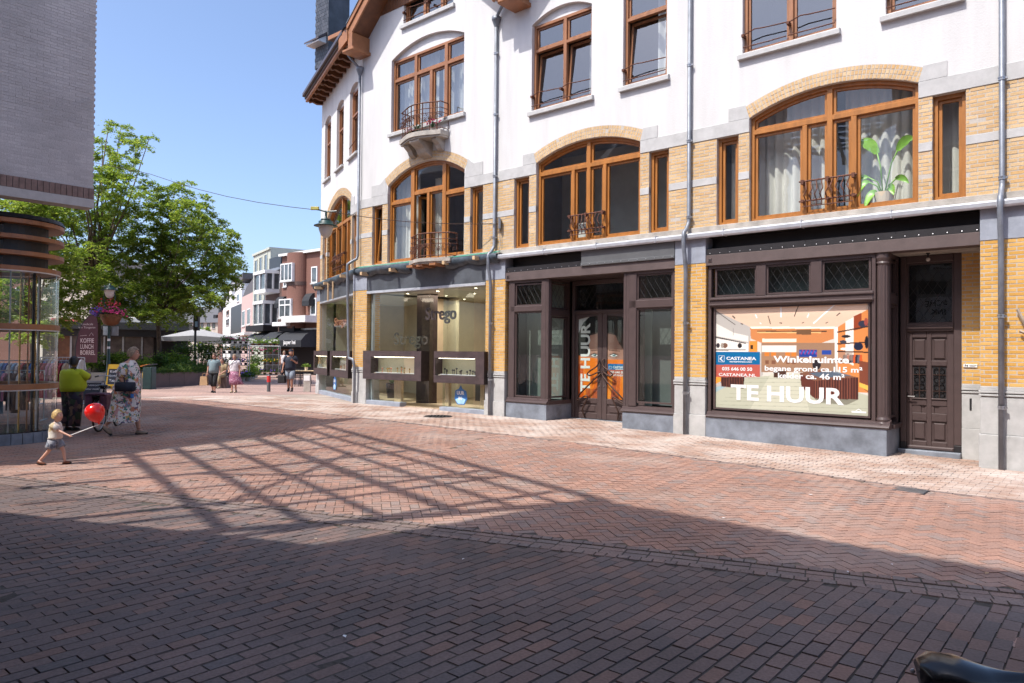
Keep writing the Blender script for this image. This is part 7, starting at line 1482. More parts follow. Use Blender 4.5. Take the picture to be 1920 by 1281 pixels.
def trousers(t, J, m, upto=1.9, r=(.105, .085, .07), k=1, name='trousers', seat=.15):
    mb = MB().m(m); mb.smooth = True; p = J['pelvis']; loft(mb, [(p.x, p.y, J['hiL'].z-.1*k, seat*1.05*k, .125*k), (p.x, p.y, p.z, seat*1.15*k, .135*k), (p.x, p.y, p.z+.1*k, seat*1.05*k, .12*k)], 16)
    for S in 'LR':
        h, n, a = J['hi'+S], J['kn'+S], J['an'+S]
        path = [h+Vector((0, 0, .02)), h.lerp(n, .5), h.lerp(n, upto)] if upto <= 1 else [h+Vector((0, 0, .02)), h.lerp(n, .5), n, n.lerp(a, upto-1)]; mb.tube(path, [r[0]*k, (r[0]+r[1])/2*k, r[1]*k]+([r[2]*k] if upto > 1 else []), 12)
    return mb.build(name, t)
def shoes(t, J, m, k=1, toe=None, L=.2, sole='rubber'):
    for S in 'LR':
        a = J['an'+S]; d = Vector((toe or {}).get(S, (0, -1, 0))).normalized(); mb = MB().m(m); mb.smooth = True; up = Vector((0, 0, 1)); b = a+Vector((0, 0, -.045*k))
        mb.tube([b-d*.055*k, b-d*.02*k+up*.005, b+d*.06*k, b+d*(L-.075)*k-up*.008, b+d*(L-.04)*k-up*.012], [.026*k, .044*k, .043*k, .036*k, .016*k], 10); s = mb.build('shoe', t); sm = MB().m(sole); sm.tube([b-d*.06*k-up*.028*k, b+d*.06*k-up*.03*k, b+d*(L-.035)*k-up*.028*k], [.03*k, .034*k, .026*k], 8); sm.build('sole', s)
# --- toddler with the balloon
cp = gat(106, 10.85); pose = dict(pelvis=(0, 0, .74), spine=(0, .01, .93), chest=(0, -.01, 1.13), neck=(0, -.02, 1.25), head=(0, -.07, 1.45), shL=(.16, 0, 1.18), shR=(-.16, -.02, 1.18), elR=(-.18, -.24, 1.02), wrR=(-.19, -.52, .9), elL=(.24, .1, .99), wrL=(.25, .02, .82), hiL=(.1, 0, .7), hiR=(-.1, 0, .7), knL=(.11, -.2, .43), anL=(.11, -.25, .09), knR=(-.11, .1, .42), anR=(-.12, .36, .13))
t, J, k, W_, hr = person('blond toddler in a pale T-shirt and grey shorts walking with a balloon stick', cp, PI/2, .86, pose, 1.0, 'skinchild', 1.5, -.1)
hair(t, W_, hr, 'hairblond', vol=1.07); torso(t, J, 'childshirt', J['pelvis'].z+.02, .2, .165, k, .03, sleeves=.75, sl_r=.085, hem=1.08); trousers(t, J, 'childshorts', .72, (.13, .135, .1), k, 'shorts', .165); shoes(t, J, 'sandal', k*1.15, dict(L=(0, -1, .25), R=(0, -1, -.15)))
wr = Vector(Matrix.Rotation(PI/2, 4, 'Z') @ (J['wrR']+Vector((0, -.03, -.005))))+cp
tip = onray(186, 796, 10.8); st = thing('balloon', 'red balloon on a white stick held by the toddler', 'balloon', wr)
mb = MB().m('white'); mb.tube([(-.03, 0, -.008), tuple(tip-wr)], .007, 6); mb.build('stick', st)
mb = MB().m('balloonred'); mb.smooth = True; ax = Vector((-.34, 0, .94)).normalized(); b0_ = Vector(tip-wr); prof = [(.0, 0), (.018, .004), (.01, .02), (.04, .045), (.09, .095), (.122, .15), (.137, .21), (.133, .265), (.113, .31), (.08, .342), (.042, .36), (0, .366)]
q = Vector((0, 0, 1)).rotation_difference(ax); n = 22; vs = []; fs = []
for (r, z) in prof:
    for j in range(n): a = 2*PI*j/n; vs.append(tuple(b0_+q @ Vector((r*math.cos(a), r*math.sin(a), z*.9))))
for i in range(len(prof)-1):
    for j in range(n): fs.append((i*n+j, i*n+(j+1) % n, (i+1)*n+(j+1) % n, (i+1)*n+j))
mb.add(vs, fs); mb.build('balloon_skin', st)
# --- woman in the floral dress
wp = gat(240, 14.45); pose = dict(pelvis=(0, 0, .93), spine=(0, .01, 1.13), chest=(0, -.02, 1.33), neck=(0, -.06, 1.47), head=(0, -.11, 1.605), shL=(.2, -.01, 1.38), shR=(-.2, -.01, 1.38), elR=(-.26, .02, 1.11), wrR=(-.25, -.13, .9), elL=(.27, -.02, 1.12), wrL=(.24, -.1, .95), knL=(.09, -.14, .48), anL=(.09, -.2, .09), knR=(-.09, .1, .48), anR=(-.09, .36, .2))
toe = dict(L=(0, -1, 0), R=(0, -.72, -.7))
t, J, k, W_, hr = person('woman in a white floral dress with a dark shoulder bag walking to the right', wp, PI/2+.15, 1.72, pose, 1.25, 'skin', 1.02, toe=toe); hair(t, W_, hr, 'hairgrey', vol=1.17); shoes(t, J, 'shoe', k, toe)
mb = MB().m('floral'); mb.smooth = True; secs = []
for (z, cy, rx, ry) in ((.27, .06, .27, .3), (.45, .04, .26, .29), (.62, .02, .255, .275), (.8, .01, .25, .26), (.95, .0, .245, .25), (1.08, -.01, .225, .225), (1.2, -.02, .225, .215), (1.32, -.02, .225, .195), (1.4, -.03, .19, .15), (1.46, -.055, .1, .09), (1.485, -.06, .066, .064)): secs.append((0, cy*k, z*k, rx*k, ry*k))
n = 28; vs = []; fs = []
for i, (cx, cy, cz, rx, ry) in enumerate(secs):
    f = max(0, 1-i/4)
    for j in range(n): a = 2*PI*j/n; w = 1+.07*f*math.sin(a*6+.5)+.03*f*math.sin(a*11); vs.append((cx+rx*w*math.cos(a), cy+ry*w*math.sin(a), cz+.015*f*math.sin(a*3)))
for i in range(len(secs)-1):
    for j in range(n): fs.append((i*n+j, i*n+(j+1) % n, (i+1)*n+(j+1) % n, (i+1)*n+j))
mb.add(vs, fs)
for S in 'LR': a, e = J['sh'+S], J['el'+S]; mb.tube([a.lerp(J['chest'], .35), a, a.lerp(e, .85)], [.085*k, .095*k, .09*k], 12)
mb.build('dress', t)
bg_ = thing('shoulder_bag', 'dark navy shoulder bag hanging at the side of the woman in the floral dress', 'bag', wp, PI/2+.15); mb = MB().m('navy'); mb.smooth = True; mb.bbox(-.36, -.26, -.26, .1, .88, 1.06, .03); mb.build('bag_body', bg_); mb = MB().m('navy'); mb.tube([(-.31, -.06, 1.05), (-.285, -.03, 1.2), (-.25, .0, 1.36), (-.14, .0, 1.47), (-.05, -.02, 1.5)], .011, 5); mb.build('strap', bg_)
p_ = Vector(Matrix.Rotation(PI/2+.15, 4, 'Z') @ (J['wrR']+Vector((0, -.05, -.1))))+wp; mb = MB().m('stickerblue'); mb.bbox(-.03, .03, -.07, .07, -.05, .03, .015); o = mb.build('wallet', loc=p_, rz=.5); tag(o, 'small blue wallet in the hand of the woman in the floral dress', 'wallet')
# --- woman in the lime shirt, back turned
wp = gat(137, 15.3); pose = dict(shL=(.2, .0, 1.33), shR=(-.2, .0, 1.33), elR=(-.3, -.2, 1.2), wrR=(-.14, -.33, 1.36), elL=(.3, -.12, 1.12), wrL=(.16, -.34, 1.18), head=(0, -.04, 1.58), neck=(0, 0, 1.43))
t, J, k, W_, hr = person('woman in a lime green shirt standing with her back turned beside a bicycle', wp, PI-.25, 1.55, pose, 1.5, 'skindark'); hair(t, W_, hr, 'hairblack', vol=1.2); torso(t, J, 'limeshirt', J['pelvis'].z-.02, .295, .235, k, .06, sleeves=.8, sl_r=.1, hem=.9); trousers(t, J, 'darkfloral', 1.95, (.17, .14, .13), k, seat=.23); shoes(t, J, 'blackcloth', k)
# --- two women walking towards us
wp = gat(402, 29.6); pose = dict(elR=(-.25, .02, 1.13), wrR=(-.27, -.04, .88), elL=(.25, .02, 1.12), wrL=(.27, -.05, .88), knL=(.08, -.1, .48), anL=(.07, -.08, .09), knR=(-.08, .02, .48), anR=(-.08, .12, .1))
G2 = 'two women strolling towards the viewer'
t, J, k, W_, hr = person('woman in a grey-blue top and black cropped trousers carrying a tan bag', wp, .05, 1.58, pose, 1.15, 'skin', 1.02, group=G2); hair(t, W_, hr, 'hairbrown', vol=1.16); torso(t, J, 'greyblue', J['pelvis'].z-.06, .215, .16, k, .03, sleeves=.8, sl_r=.08); trousers(t, J, 'blackcloth', 1.5, (.115, .09, .075), k); shoes(t, J, 'blackcloth', k)
mb = MB().m('eye'); 
for s in (-1, 1): mb.ball(W_(s*.34*hr, .95*hr, .1*hr), .2*hr, 6, 4, (1.2, .4, .8))
mb.build('sunglasses', t)
p_ = wp+Vector((-.36, -.08, 0)); bg_ = thing('shopping_bag', 'tan paper shopping bag in the hand of the woman in black trousers', 'bag', p_); mb = MB().m('tanbag'); mb.prism([(-.16, .3), (.16, .3), (.13, .66), (-.13, .66)], -.07, .07); mb.build('bag_body', bg_); mb = MB().m('tanbag'); mb.tube([(-.08, 0, .66), (-.05, 0, .78), (.05, 0, .78), (.08, 0, .66)], .008, 5); mb.build('handle', bg_)
wp = gat(440, 29.7); pose = dict(elR=(-.25, .02, 1.13), wrR=(-.2, -.12, .98), elL=(.25, .02, 1.12), wrL=(.26, -.03, .86), knL=(.07, -.02, .48), anL=(.07, .06, .09), knR=(-.07, -.06, .48), anR=(-.07, -.05, .09))
t, J, k, W_, hr = person('woman in a white top and pink patterned skirt with a dark shoulder strap', wp, -.05, 1.55, pose, 1.12, 'skin', 1.02, group=G2); hair(t, W_, hr, 'hairgrey', vol=1.15); torso(t, J, 'whitecloth', J['pelvis'].z-.02, .21, .155, k, .02, sleeves=.6, sl_r=.078); shoes(t, J, 'beige', k)
mb = MB().m('pinkskirt'); mb.smooth = True; loft(mb, [(.08, .06, .33, .29, .24), (.04, .03, .5, .25, .21), (.01, 0, .7, .22, .18), (0, 0, .93, .17, .14)], 20); mb.build('skirt', t)
bg_ = thing('shoulder_bag', 'dark blue shoulder bag of the woman in the pink skirt', 'bag', wp); mb = MB().m('navy'); mb.bbox(-.3, -.2, -.12, .08, .68, .92, .03); mb.build('bag_body', bg_); mb = MB().m('navy'); mb.tube([(-.25, -.06, .9), (-.12, -.17, 1.1), (.05, -.15, 1.3), (.14, -.02, 1.37)], .014, 5); mb.build('strap', bg_)
# --- man with the cap
wp = gat(545, 30.2); pose = dict(elR=(-.27, .02, 1.14), wrR=(-.3, -.05, .9), elL=(.29, -.02, 1.15), wrL=(.17, -.22, 1.28), head=(.03, -.04, 1.59), knL=(.1, -.12, .49), anL=(.1, -.06, .09), knR=(-.1, .04, .49), anR=(-.1, .14, .1))
t, J, k, W_, hr = person('man in a navy polo shirt and grey shorts with a dark cap and black bag', wp, .0, 1.74, pose, 1.12, 'skintan', gaze=.5); torso(t, J, 'navy', J['pelvis'].z-.06, .215, .15, k, .01, sleeves=.7, sl_r=.08); trousers(t, J, 'shortsgrey', .95, (.11, .1, .08), k, 'shorts'); shoes(t, J, 'blackcloth', k); mb = MB().m('navy'); mb.smooth = True; mb.lathe([(hr*1.0, 0), (hr*1.0, hr*.5), (hr*.8, hr*.75), (0, hr*.85)], tuple(J['head']+Vector((0, .01, hr*.55))), 14); mb.build('cap', t)
mb = MB().m('blackcloth')
for S in 'LR': a = J['an'+S]; mb.tube([a+Vector((0, 0, -.02)), a+Vector((0, 0, .1))], .047*k, 10)
mb.build('socks', t)
p_ = wp+Vector((-.31, -.06, 0)); bg_ = thing('hand_bag', 'black bag carried in the hand of the man with the cap', 'bag', p_); mb = MB().m('blackcloth'); mb.bbox(-.17, .15, -.09, .09, .36, .68, .04); mb.build('bag_body', bg_); mb = MB().m('blackcloth'); mb.tube([(-.1, 0, .66), (-.06, 0, .84), (.06, 0, .84), (.1, 0, .66)], .014, 5); mb.build('handle', bg_)
# --- people behind them
wp = gat(533, 46); t, J, k, W_, hr = person('person in a pale sleeveless top standing behind the man with the cap', wp, .4, 1.72, {}, 1., 'skin', fingers=False); hair(t, W_, hr, 'hairgrey', vol=1.12); torso(t, J, 'whitecloth', J['pelvis'].z-.05, .19, .14, k, 0, sleeves=.2); trousers(t, J, 'navy', 1.7, (.1, .085, .07), k)
wp = gat(417, 33.4); pose = dict(pelvis=(0, .12, .58), spine=(0, .1, .78), chest=(0, .06, .98), neck=(0, .05, 1.12), head=(0, 0, 1.26), shL=(.17, .06, 1.06), shR=(-.17, .06, 1.06), elL=(.22, 0, .8), wrL=(.12, -.25, .66), elR=(-.22, 0, .8), wrR=(-.12, -.25, .66), hiL=(.09, .1, .56), hiR=(-.09, .1, .56), knL=(.1, -.32, .55), anL=(.12, -.3, .09), knR=(-.1, -.32, .55), anR=(-.06, -.38, .09))
t, J, k, W_, hr = person('person in khaki trousers sitting on the planter end behind the two women', wp, -.3, 1.7, pose, 1., 'skin', fingers=False); hair(t, W_, hr, 'hairbrown'); torso(t, J, 'khaki', J['pelvis'].z, .19, .14, k, 0, sleeves=.9); trousers(t, J, 'khaki', 1.8, (.1, .08, .07), k); shoes(t, J, 'beige', k)
mb = MB().m('planterbrown'); mb.bbox(-.3, .3, -.05, .4, 0, .48, .01); o = mb.build('stone_seat', loc=wp, rz=-.3); tag(o, 'low brown seat block under the sitting person at the planter end', 'seat')
# ================================================================ street furniture and goods
# lamp post with the flower basket
p = gat(204, 32.5); t = thing('lamp_post', 'dark green street lamp post with a lantern, flower basket height sign plates and stickers', 'street lamp', p); zl = zat(205, 541, 32.5); zc = zat(205, 560, 32.5)
mb = MB().m('lampgreen'); mb.smooth = True; mb.lathe([(.14, 0), (.14, .5), (.09, .6), (.075, 1.2), (.065, 1.25), (.055, 2.4), (.05, zc-.5), (.075, zc-.45), (.04, zc-.3)], n=14); mb.build('post', t)
def lantern(t, z, r, flip=1):
    h = MB().m('lampgreen'); h.smooth = True; h.lathe([(0, z+r*.95), (r*.12, z+r*.9), (r*.1, z+r*.75), (r*.42, z+r*.7), (r*.45, z+r*.62), (r*.38, z+r*.58), (r*.62, z+r*.5), (r*.62, z+r*.3), (r*1.0, z+r*.16), (r*1.02, z+r*.1), (r*.6, z+r*.12)], n=22); c = h.build('lamp_hood', t); g = MB().m('opal'); g.smooth = True; g.lathe([(r*.62, z+r*.12), (r*.6, z-r*.2), (r*.45, z-r*.62), (r*.22, z-r*.86), (0, z-r*.92)], n=20); g.build('lamp_shade', t); return c
lantern(t, zl-.12, .36)
mb = MB().m('lampgreen'); mb.tube([(0, 0, zc-.35), (.22, 0, zc-.25), (.26, 0, zc+.05), (.2, 0, zl-.1)], .02, 6); mb.tube([(0, 0, zc-.35), (-.22, 0, zc-.25), (-.26, 0, zc+.05), (-.2, 0, zl-.1)], .02, 6); mb.build('lantern_bracket', t)
zs = zat(206, 620, 32.5); 
for x0, x1 in ((-.3, -.02), (.06, .38)): mb = MB().m('steel'); mb.bbox(x0, x1, .05, .07, zs-.22, zs+.2, .01); mb.build('sign_plate', t)
for z in (2.1, 1.75): mb = MB().m('white'); mb.lathe([(.063, z), (.063, z+.1)], n=10); mb.build('sticker', t)
zb = zat(208, 590, 32.5); t = thing('flower_basket', 'hanging basket of purple and pink flowers round the lamp post', 'flower basket', p+Vector((.08, 0, zb)))
mb = MB().m('soffit'); mb.smooth = True; mb.lathe([(.12, -.5), (.3, -.42), (.45, -.1), (.47, 0)], n=18); mb.build('basket', t)
simple('petunia_purple', (.24, .12, .6), .7, var=.2); simple('petunia_pink', (.62, .05, .22), .7, var=.2); simple('petunia_red', (.6, .06, .06), .7)
rr = np.random.RandomState(8); P = [(rr.randn()*.34, rr.randn()*.3, .1+rr.randn()*.14) for _ in range(900)]; leaves('foliage', t, P, None, .09, .04, LM['shrub'], rr, .9)
for nm, m, cx, n_ in (('purple_blossom', 'petunia_purple', -.5, 90), ('pink_blossom', 'petunia_pink', .2, 130), ('red_blossom', 'petunia_red', 0, 34)):
    mb = MB().m(m)
    for i in range(n_): x = cx+rr.randn()*(.12 if cx < 0 else .24); y = rr.randn()*.25-.12; mb.ball((x, y, .1-.35*abs(x)**1.5+abs(rr.randn())*.14+(.3 if nm[0] == 'r' else 0)), .045, 6, 4, (1, 1, .7))
    o = mb.build(nm, t); o['kind'] = 'stuff'
# beach flag
p = gat(163, 31.5); zt, zb = zat(165, 592, 31.5), zat(165, 680, 31.5); t = thing('beach_flag', 'tall maroon beach flag reading KOFFIE LUNCH BORREL', 'flag', p); simple('maroon', (.085, .03, .04), .75, var=.1)
w = .46; prof = [(-w, zb), (w, zb), (w, zt-.35), (w*.86, zt-.08), (w*.6, zt), (w*.2, zt-.02), (-w*.35, zt-.3), (-w*.8, zt-.75), (-w, zt-1.3)]; mb = MB().m('maroon'); mb.prism(prof, -.012, .012); mb.build('cloth', t)
mb = MB().m('black'); mb.tube([(-w-.02, 0, 0), (-w-.02, 0, zt-1.3), (-w*.82, 0, zt-.75), (-w*.37, 0, zt-.28), (w*.2, 0, zt), (w*.6, 0, zt+.02)], .025, 6); mb.bbox(-w-.3, -w+.26, -.25, .25, 0, .05, .01); mb.build('pole', t)
simple('flagprint', (.6, .5, .5), .7)
for s, z, wd in (('KOFFIE', zb+.86, .58), ('LUNCH', zb+.6, .56), ('BORREL', zb+.34, .64)): text(s, .27, t, 'flagprint', (-.28, -.016, z), bold=.004, width=wd)
text('Lunchcafe', .13, t, 'flagprint', (-.25, -.016, zb+1.62), width=.5); text('van Tongeren', .13, t, 'flagprint', (-.36, -.016, zb+1.48), width=.72)
mb = MB().m('flagprint'); mb.tube([(.1, -.016, zb+1.15), (.2, -.016, zb+1.3), (.28, -.016, zb+1.17)], .008, 4); mb.tube([(-.3, -.016, zb+1.15), (0, -.016, zb+1.18)], .008, 4); mb.build('emblem', t)
# yellow pavement board
def aboard(name, label, p, rz, w, h, m, face, lines, picture=None):
    t = thing(name, label, 'pavement sign', p, rz)
    for sg in (-1, 1):
        f = lambda x, y, z, sg=sg: (x, sg*(-.03-.32*(1-z/h))+y*1, z); mb = MB().m(m); mb.xf = f; 
        for (x0, x1, z0, z1) in ((-w/2, -w/2+.05, 0, h), (w/2-.05, w/2, 0, h), (-w/2, w/2, h-.2 if m == 'yellow' else h-.05, h), (-w/2, w/2, .16, .22)): mb.box(x0, x1, -.02, .02, z0, z1)
        fr = mb.build('board_frame', t); pm = MB().m(face); pm.xf = f; pm.box(-w/2+.04, w/2-.04, -.006, .006, .2, h-.06); pm.build('board_face', t)
    for i, (s, z, sz) in enumerate(lines): a = math.atan(.32/h); y = -.03-.32*(1-z/h)-.012; text(s, sz, t, 'white', (-w/2+.1, y, z), (PI/2-a, 0, 0))
    return t
simple('yellow', (.7, .42, .02), .5); simple('chalkboard', (.025, .03, .045), .7)
t = aboard('pavement_board', 'yellow framed chalkboard standing at the foot of the lamp post', gat(219, 31.6), .2, .62, 1.08, 'yellow', 'chalkboard', [('Koffie', .72, .16), ('Lunch', .54, .16), ('Taart', .34, .16)]); mb = MB().m('black'); mb.lathe([(0, 0), (.07, 0)], n=12); o = mb.build('badge', t); o.location = (0, -.07, .97); o.rotation_euler = (PI/2-.3, 0, 0)
t = aboard('poster_board', 'grey framed poster board behind the bicycle', gat(177, 20.2), .15, .56, .74, 'steel', 'chalkboard', [('UITVERKOOP', .6, .06), ('zomer mode!', .5, .07)])
pr = MB().m('darkfloral'); pr.add([(-.24, -.26, .2), (.24, -.26, .2), (.24, -.155, .46), (-.24, -.155, .46)], [(0, 1, 2, 3)]); pr.build('picture', t)
# litter bin
t = thing('litter_bin', 'dark green litter bin with an orange top beside the planter', 'litter bin', gat(281, 31.9)); mb = MB().m('lampgreen'); mb.bbox(-.2, .2, -.2, .2, 0, .98, .03); mb.build('bin_body', t); mb = MB().m('black'); mb.prism([(-.22, 1.0), (.24, 1.06), (.24, 1.12), (-.22, 1.02)], -.22, .22); mb.build('lid', t); simple('orange', (.7, .22, .03), .6); mb = MB().m('orange'); mb.prism([(-.3, .98), (.1, 1.06), (.02, 1.1), (-.32, 1.02)], -.2, .1); mb.build('flyer', t); mb = MB().m('yellow'); mb.tube([(-.22, -.05, .6+.2*math.cos(q)) if 0 else (-.225, -.02+.1*math.sin(q), .6+.2*math.cos(q)) for q in [i*.7 for i in range(10)]], .02, 5); mb.build('hose', t)
# the bicycle with panniers
def wheel(t, c, r, name='wheel', spokes=14):
    mb = MB().m('rubber'); mb.smooth = True; mb.tube([(c[0], c[1]+r*math.cos(q), c[2]+r*math.sin(q)) for q in [2*PI*i/28 for i in range(29)]], .02, 8, False); w = mb.build(name, t); mb = MB().m('steel'); mb.tube([(c[0], c[1]+(r-.03)*math.cos(q), c[2]+(r-.03)*math.sin(q)) for q in [2*PI*i/28 for i in range(29)]], .01, 6, False); mb.build('rim', w)
    mb = MB().m('steel'); mb.tube([(c[0]-.04, c[1], c[2]), (c[0]+.04, c[1], c[2])], .02, 8)
    for i in range(spokes): q = 2*PI*i/spokes; mb.tube([(c[0]+(.02 if i % 2 else -.02), c[1], c[2]), (c[0], c[1]+(r-.035)*math.cos(q), c[2]+(r-.035)*math.sin(q))], .0022, 3, False)
    o = mb.build('spokes', w); o['kind'] = 'stuff'
def bicycle(label, p, rz, col, saddle=.95, panniers=False, r=.33, leather='blackgloss', hw=.27, back=.3):
    t = thing('bicycle', label, 'bicycle', p, rz); wheel(t, (0, -.5, r), r); wheel(t, (0, .55, r), r); mb = MB().m(col); mb.smooth = True; sh_ = (0, -.2, saddle-.12); bb = (0, -.02, .29); hd = (0, .38, .86)
    for a, b, rr_ in (((0, -.5, r), bb, .012), ((0, -.5, r), (0, -.18, saddle-.25), .011), (bb, (0, -.2, saddle-.2), .017), (bb, (0, .36, .62), .02), ((0, -.15, .6), hd, .014), ((0, .36, .6), (0, .4, .98), .018), ((.04, .38, .62), (.04, .55, r), .013), ((-.04, .38, .62), (-.04, .55, r), .013)): mb.tube([a, b], rr_, 8)
    mb.build('frame', t); mb = MB().m('steel'); mb.tube([(0, -.2, saddle-.25), (0, -.22, saddle-.05)], .013, 8); mb.build('seat_post', t); mb = MB().m('steel'); mb.smooth = True; mb.tube([(0, .4, .98), (0, .39, 1.08), (.05, .4, 1.1), (hw, back, 1.12), (hw+.03, back-.18, 1.1)], .011, 6); mb.tube([(0, .39, 1.08), (-.05, .4, 1.1), (-hw, back, 1.12), (-hw-.03, back-.18, 1.1)], .011, 6); hb = mb.build('handlebar', t); mb = MB().m('rubber')
    for s in (-1, 1): mb = MB().m('rubber'); mb.tube([(s*(hw+.022), back-.1, 1.11), (s*(hw+.035), back-.22, 1.098)], .016, 8); mb.build('grip', hb)
    sd_ = MB().m(leather); sd_.smooth = True; secs = [(-.165, .0, .012, .0), (-.155, .065, .028, -.006), (-.12, .088, .036, .004), (-.06, .083, .037, .0), (0, .056, .033, -.014), (.05, .034, .03, -.02), (.1, .025, .028, -.02), (.14, .02, .024, -.016), (.155, .006, .01, -.014)]; n = 18; vs = []; fs = []
    for (y, w, h, dz) in secs:
        for j in range(n): q = 2*PI*j/n; s_ = math.sin(q); vs.append((w*math.cos(q)*(1 if s_ > -.2 else .8), -.22+y, saddle+dz+(h*s_ if s_ > 0 else h*1.9*s_)))
    for i in range(len(secs)-1):
        for j in range(n): fs.append((i*n+j, i*n+(j+1) % n, (i+1)*n+(j+1) % n, (i+1)*n+j))
    sd_.add(vs, fs); so = sd_.build('saddle', t); mb = MB().m('steel')
    for s in (-.03, .03): mb.tube([(s*1.6, -.35, saddle-.04), (s, -.2, saddle-.075), (s*.4, -.09, saddle-.05)], .004, 5)
    for s in (-.05, .05): mb.ball((s, -.383, saddle-.025), .007, 8, 5)
    mb.build('saddle_rail', so); mb = MB().m('black')
    for s in (-1, 1): mb.box(s*.1-.04, s*.1+.04, -.06, .02, .28+s*.16-.01, .28+s*.16+.01); mb.tube([(s*.05, -.02, .29), (s*.06, -.02, .29+s*.16)], .01, 5)
    mb.build('pedals', t); mb = MB().m('black'); mb.smooth = True; mb.tube([(0, -.5+(r+.04)*math.cos(q), r+(r+.04)*math.sin(q)) for q in [.5+i*.22 for i in range(12)]], .022, 5); mb.build('mudguard', t)
    mb = MB().m('black'); mb.box(-.06, .06, -.72, -.25, .72, .735); mb.tube([(.05, -.65, .72), (.03, -.5, r)], .006, 4); mb.tube([(-.05, -.65, .72), (-.03, -.5, r)], .006, 4); mb.build('rear_rack', t)
    if panniers:
        for s in (-1, 1): mb = MB().m('pinkbag'); mb.smooth = False; mb.bbox(s*.14-.07, s*.14+.07, -.74, -.4, .46, .76, .04); mb.build('pannier', t)
        mb = MB().m('pinkbag'); mb.prism([(-.2, .755), (.2, .755), (.16, .79), (-.16, .79)], -.74, -.4); mb.build('pannier_flap', t)
    return t
bicycle('dark bicycle with pink panniers standing beside the woman in the lime shirt', gat(206, 15.5), .16, 'blackgloss', .92, True)
# the bicycle whose saddle shows at the lower right corner
zs_ = .93; pb = onray(1775, 1252, 2.03); t = bicycle('bicycle with a glossy black leather saddle at the lower right corner', Vector((pb.x+.3, pb.y-.06, 0)), -PI/2-.12, 'blackgloss', pb.z-.0, False, hw=.2, back=.48)
# the lamp hanging over the square on a cable
ax_ = Wd(UX(-10.08), YW-.08, 4.93); lp = onray(611, 425, 20.0); top = Vector((lp.x+.02, lp.y, zat(611, 396, 20.0))); far = onray(280, 326, 25.5); far2 = onray(150, 300, 27.5)
t = thing('hanging_lamp', 'dark green street lamp with an opal shade hanging from the cable over the square', 'street lamp', lp); lantern(t, -.02, .32); mb = MB().m('lampgreen'); zz = top.z-lp.z; mb.tube([(0, 0, .27), (0, 0, zz)], .03, 8); mb.tube([(-.28, .02, zz+.06), (0, 0, zz-.02), (.3, -.02, zz-.0)], .022, 6); mb.build('hanger', t); simple('tagyellow', (.5, .45, .12), .6); mb = MB().m('tagyellow'); mb.bbox(-.42, -.2, -.04, .04, zz+.03, zz+.12, .01); mb.build('yellow_box', t)
t = thing('cable', 'thin steel cable spanning the square from the shop front', 'cable', ax_); mb = MB().m('iron'); mb.tube([(0, 0, 0)]+[tuple(ax_.lerp(top, i/8)-ax_+Vector((0, 0, -.12*math.sin(PI*i/8)))) for i in range(1, 8)]+[tuple(top-ax_)]+[tuple(top.lerp(far, i/6)-ax_+Vector((0, 0, -.2*math.sin(PI*i/6)))) for i in range(1, 7)]+[tuple(far2-ax_)], .009, 5); mb.build('wire', t)
d = (top-ax_).normalized(); 
mb = MB().m('steel'); 
for i in range(9): c = d*(.12+i*.045); mb.tube([tuple(c+Vector((.02*math.cos(q)*(1 if i % 2 else .3), .02*math.sin(q), .02*math.cos(q)*(.3 if i % 2 else 1)))) for q in [j*PI/3 for j in range(7)]], .006, 4, False)
o = mb.build('chain', t); o['kind'] = 'stuff'; mb = MB().m('steel'); mb.box(-.03, .03, -.05, .1, -.12, .14); mb.tube([(0, 0, -.1), (.03, .02, -.5), (-.02, .02, -.7)], .008, 5); mb.build('wall_bracket', t)
# sign post with a black box near the parasols
p = gat(366, 40); t = thing('lamp_post', 'lamp post with a tall black box sign before the parasols', 'street lamp', p); mb = MB().m('black'); zt = zat(366, 584, 40); mb.lathe([(.07, 0), (.06, zt)], n=10); mb.build('post', t); mb = MB().m('black'); mb.bbox(-.08, .2, -.12, .12, zat(368, 620, 40), zat(368, 587, 40), .02); mb.build('box_sign', t); mb = MB().m('stickerlight'); mb.box(.02, .17, -.125, -.12, zat(368, 613, 40), zat(368, 603, 40)); mb.build('sticker', t); lantern(t, zt+.1, .3)
# parasols
simple('parasol', (.34, .335, .33), .85, var=.06)
def parasol(label, u, Y, va, ve, w):
    p = gat(u, Y); t = thing('parasol', label, 'parasol', p, .3, 'grey terrace parasols'); za, ze = zat(u, va, Y), zat(u, ve, Y); mb = MB().m('steel'); mb.tube([(0, 0, 0), (0, 0, za)], .035, 8); mb.build('pole', t); mb = MB().m('parasol'); c = [(w, w), (-w, w), (-w, -w), (w, -w)]
    for i in range(4): a, b = c[i], c[(i+1) % 4]; mb.add([(a[0], a[1], ze), (b[0], b[1], ze), (b[0]*.06, b[1]*.06, za), (a[0]*.06, a[1]*.06, za), (a[0], a[1], ze-.22), (b[0], b[1], ze-.22), ((a[0]+b[0])/2, (a[1]+b[1])/2, ze+.12)], [(0, 6, 2, 3), (6, 1, 2), (0, 4, 5, 1, 6)])
    mb.build('canopy', t); mb = MB().m('steel')
    for x, y in c: mb.tube([(0, 0, za-.6), (x*.55, y*.55, ze+(za-ze)*.42)], .015, 4); mb.tube([(0, 0, za-.05), (x*.97, y*.97, ze)], .015, 4)
    mb.build('ribs', t); return t
parasol('large grey parasol behind the flowering shrub, the nearer of the two', 372, 45, 617, 634, 1.9); parasol('grey parasol further down the street beside the flower trolleys', 433, 52, 629, 639, 1.7)
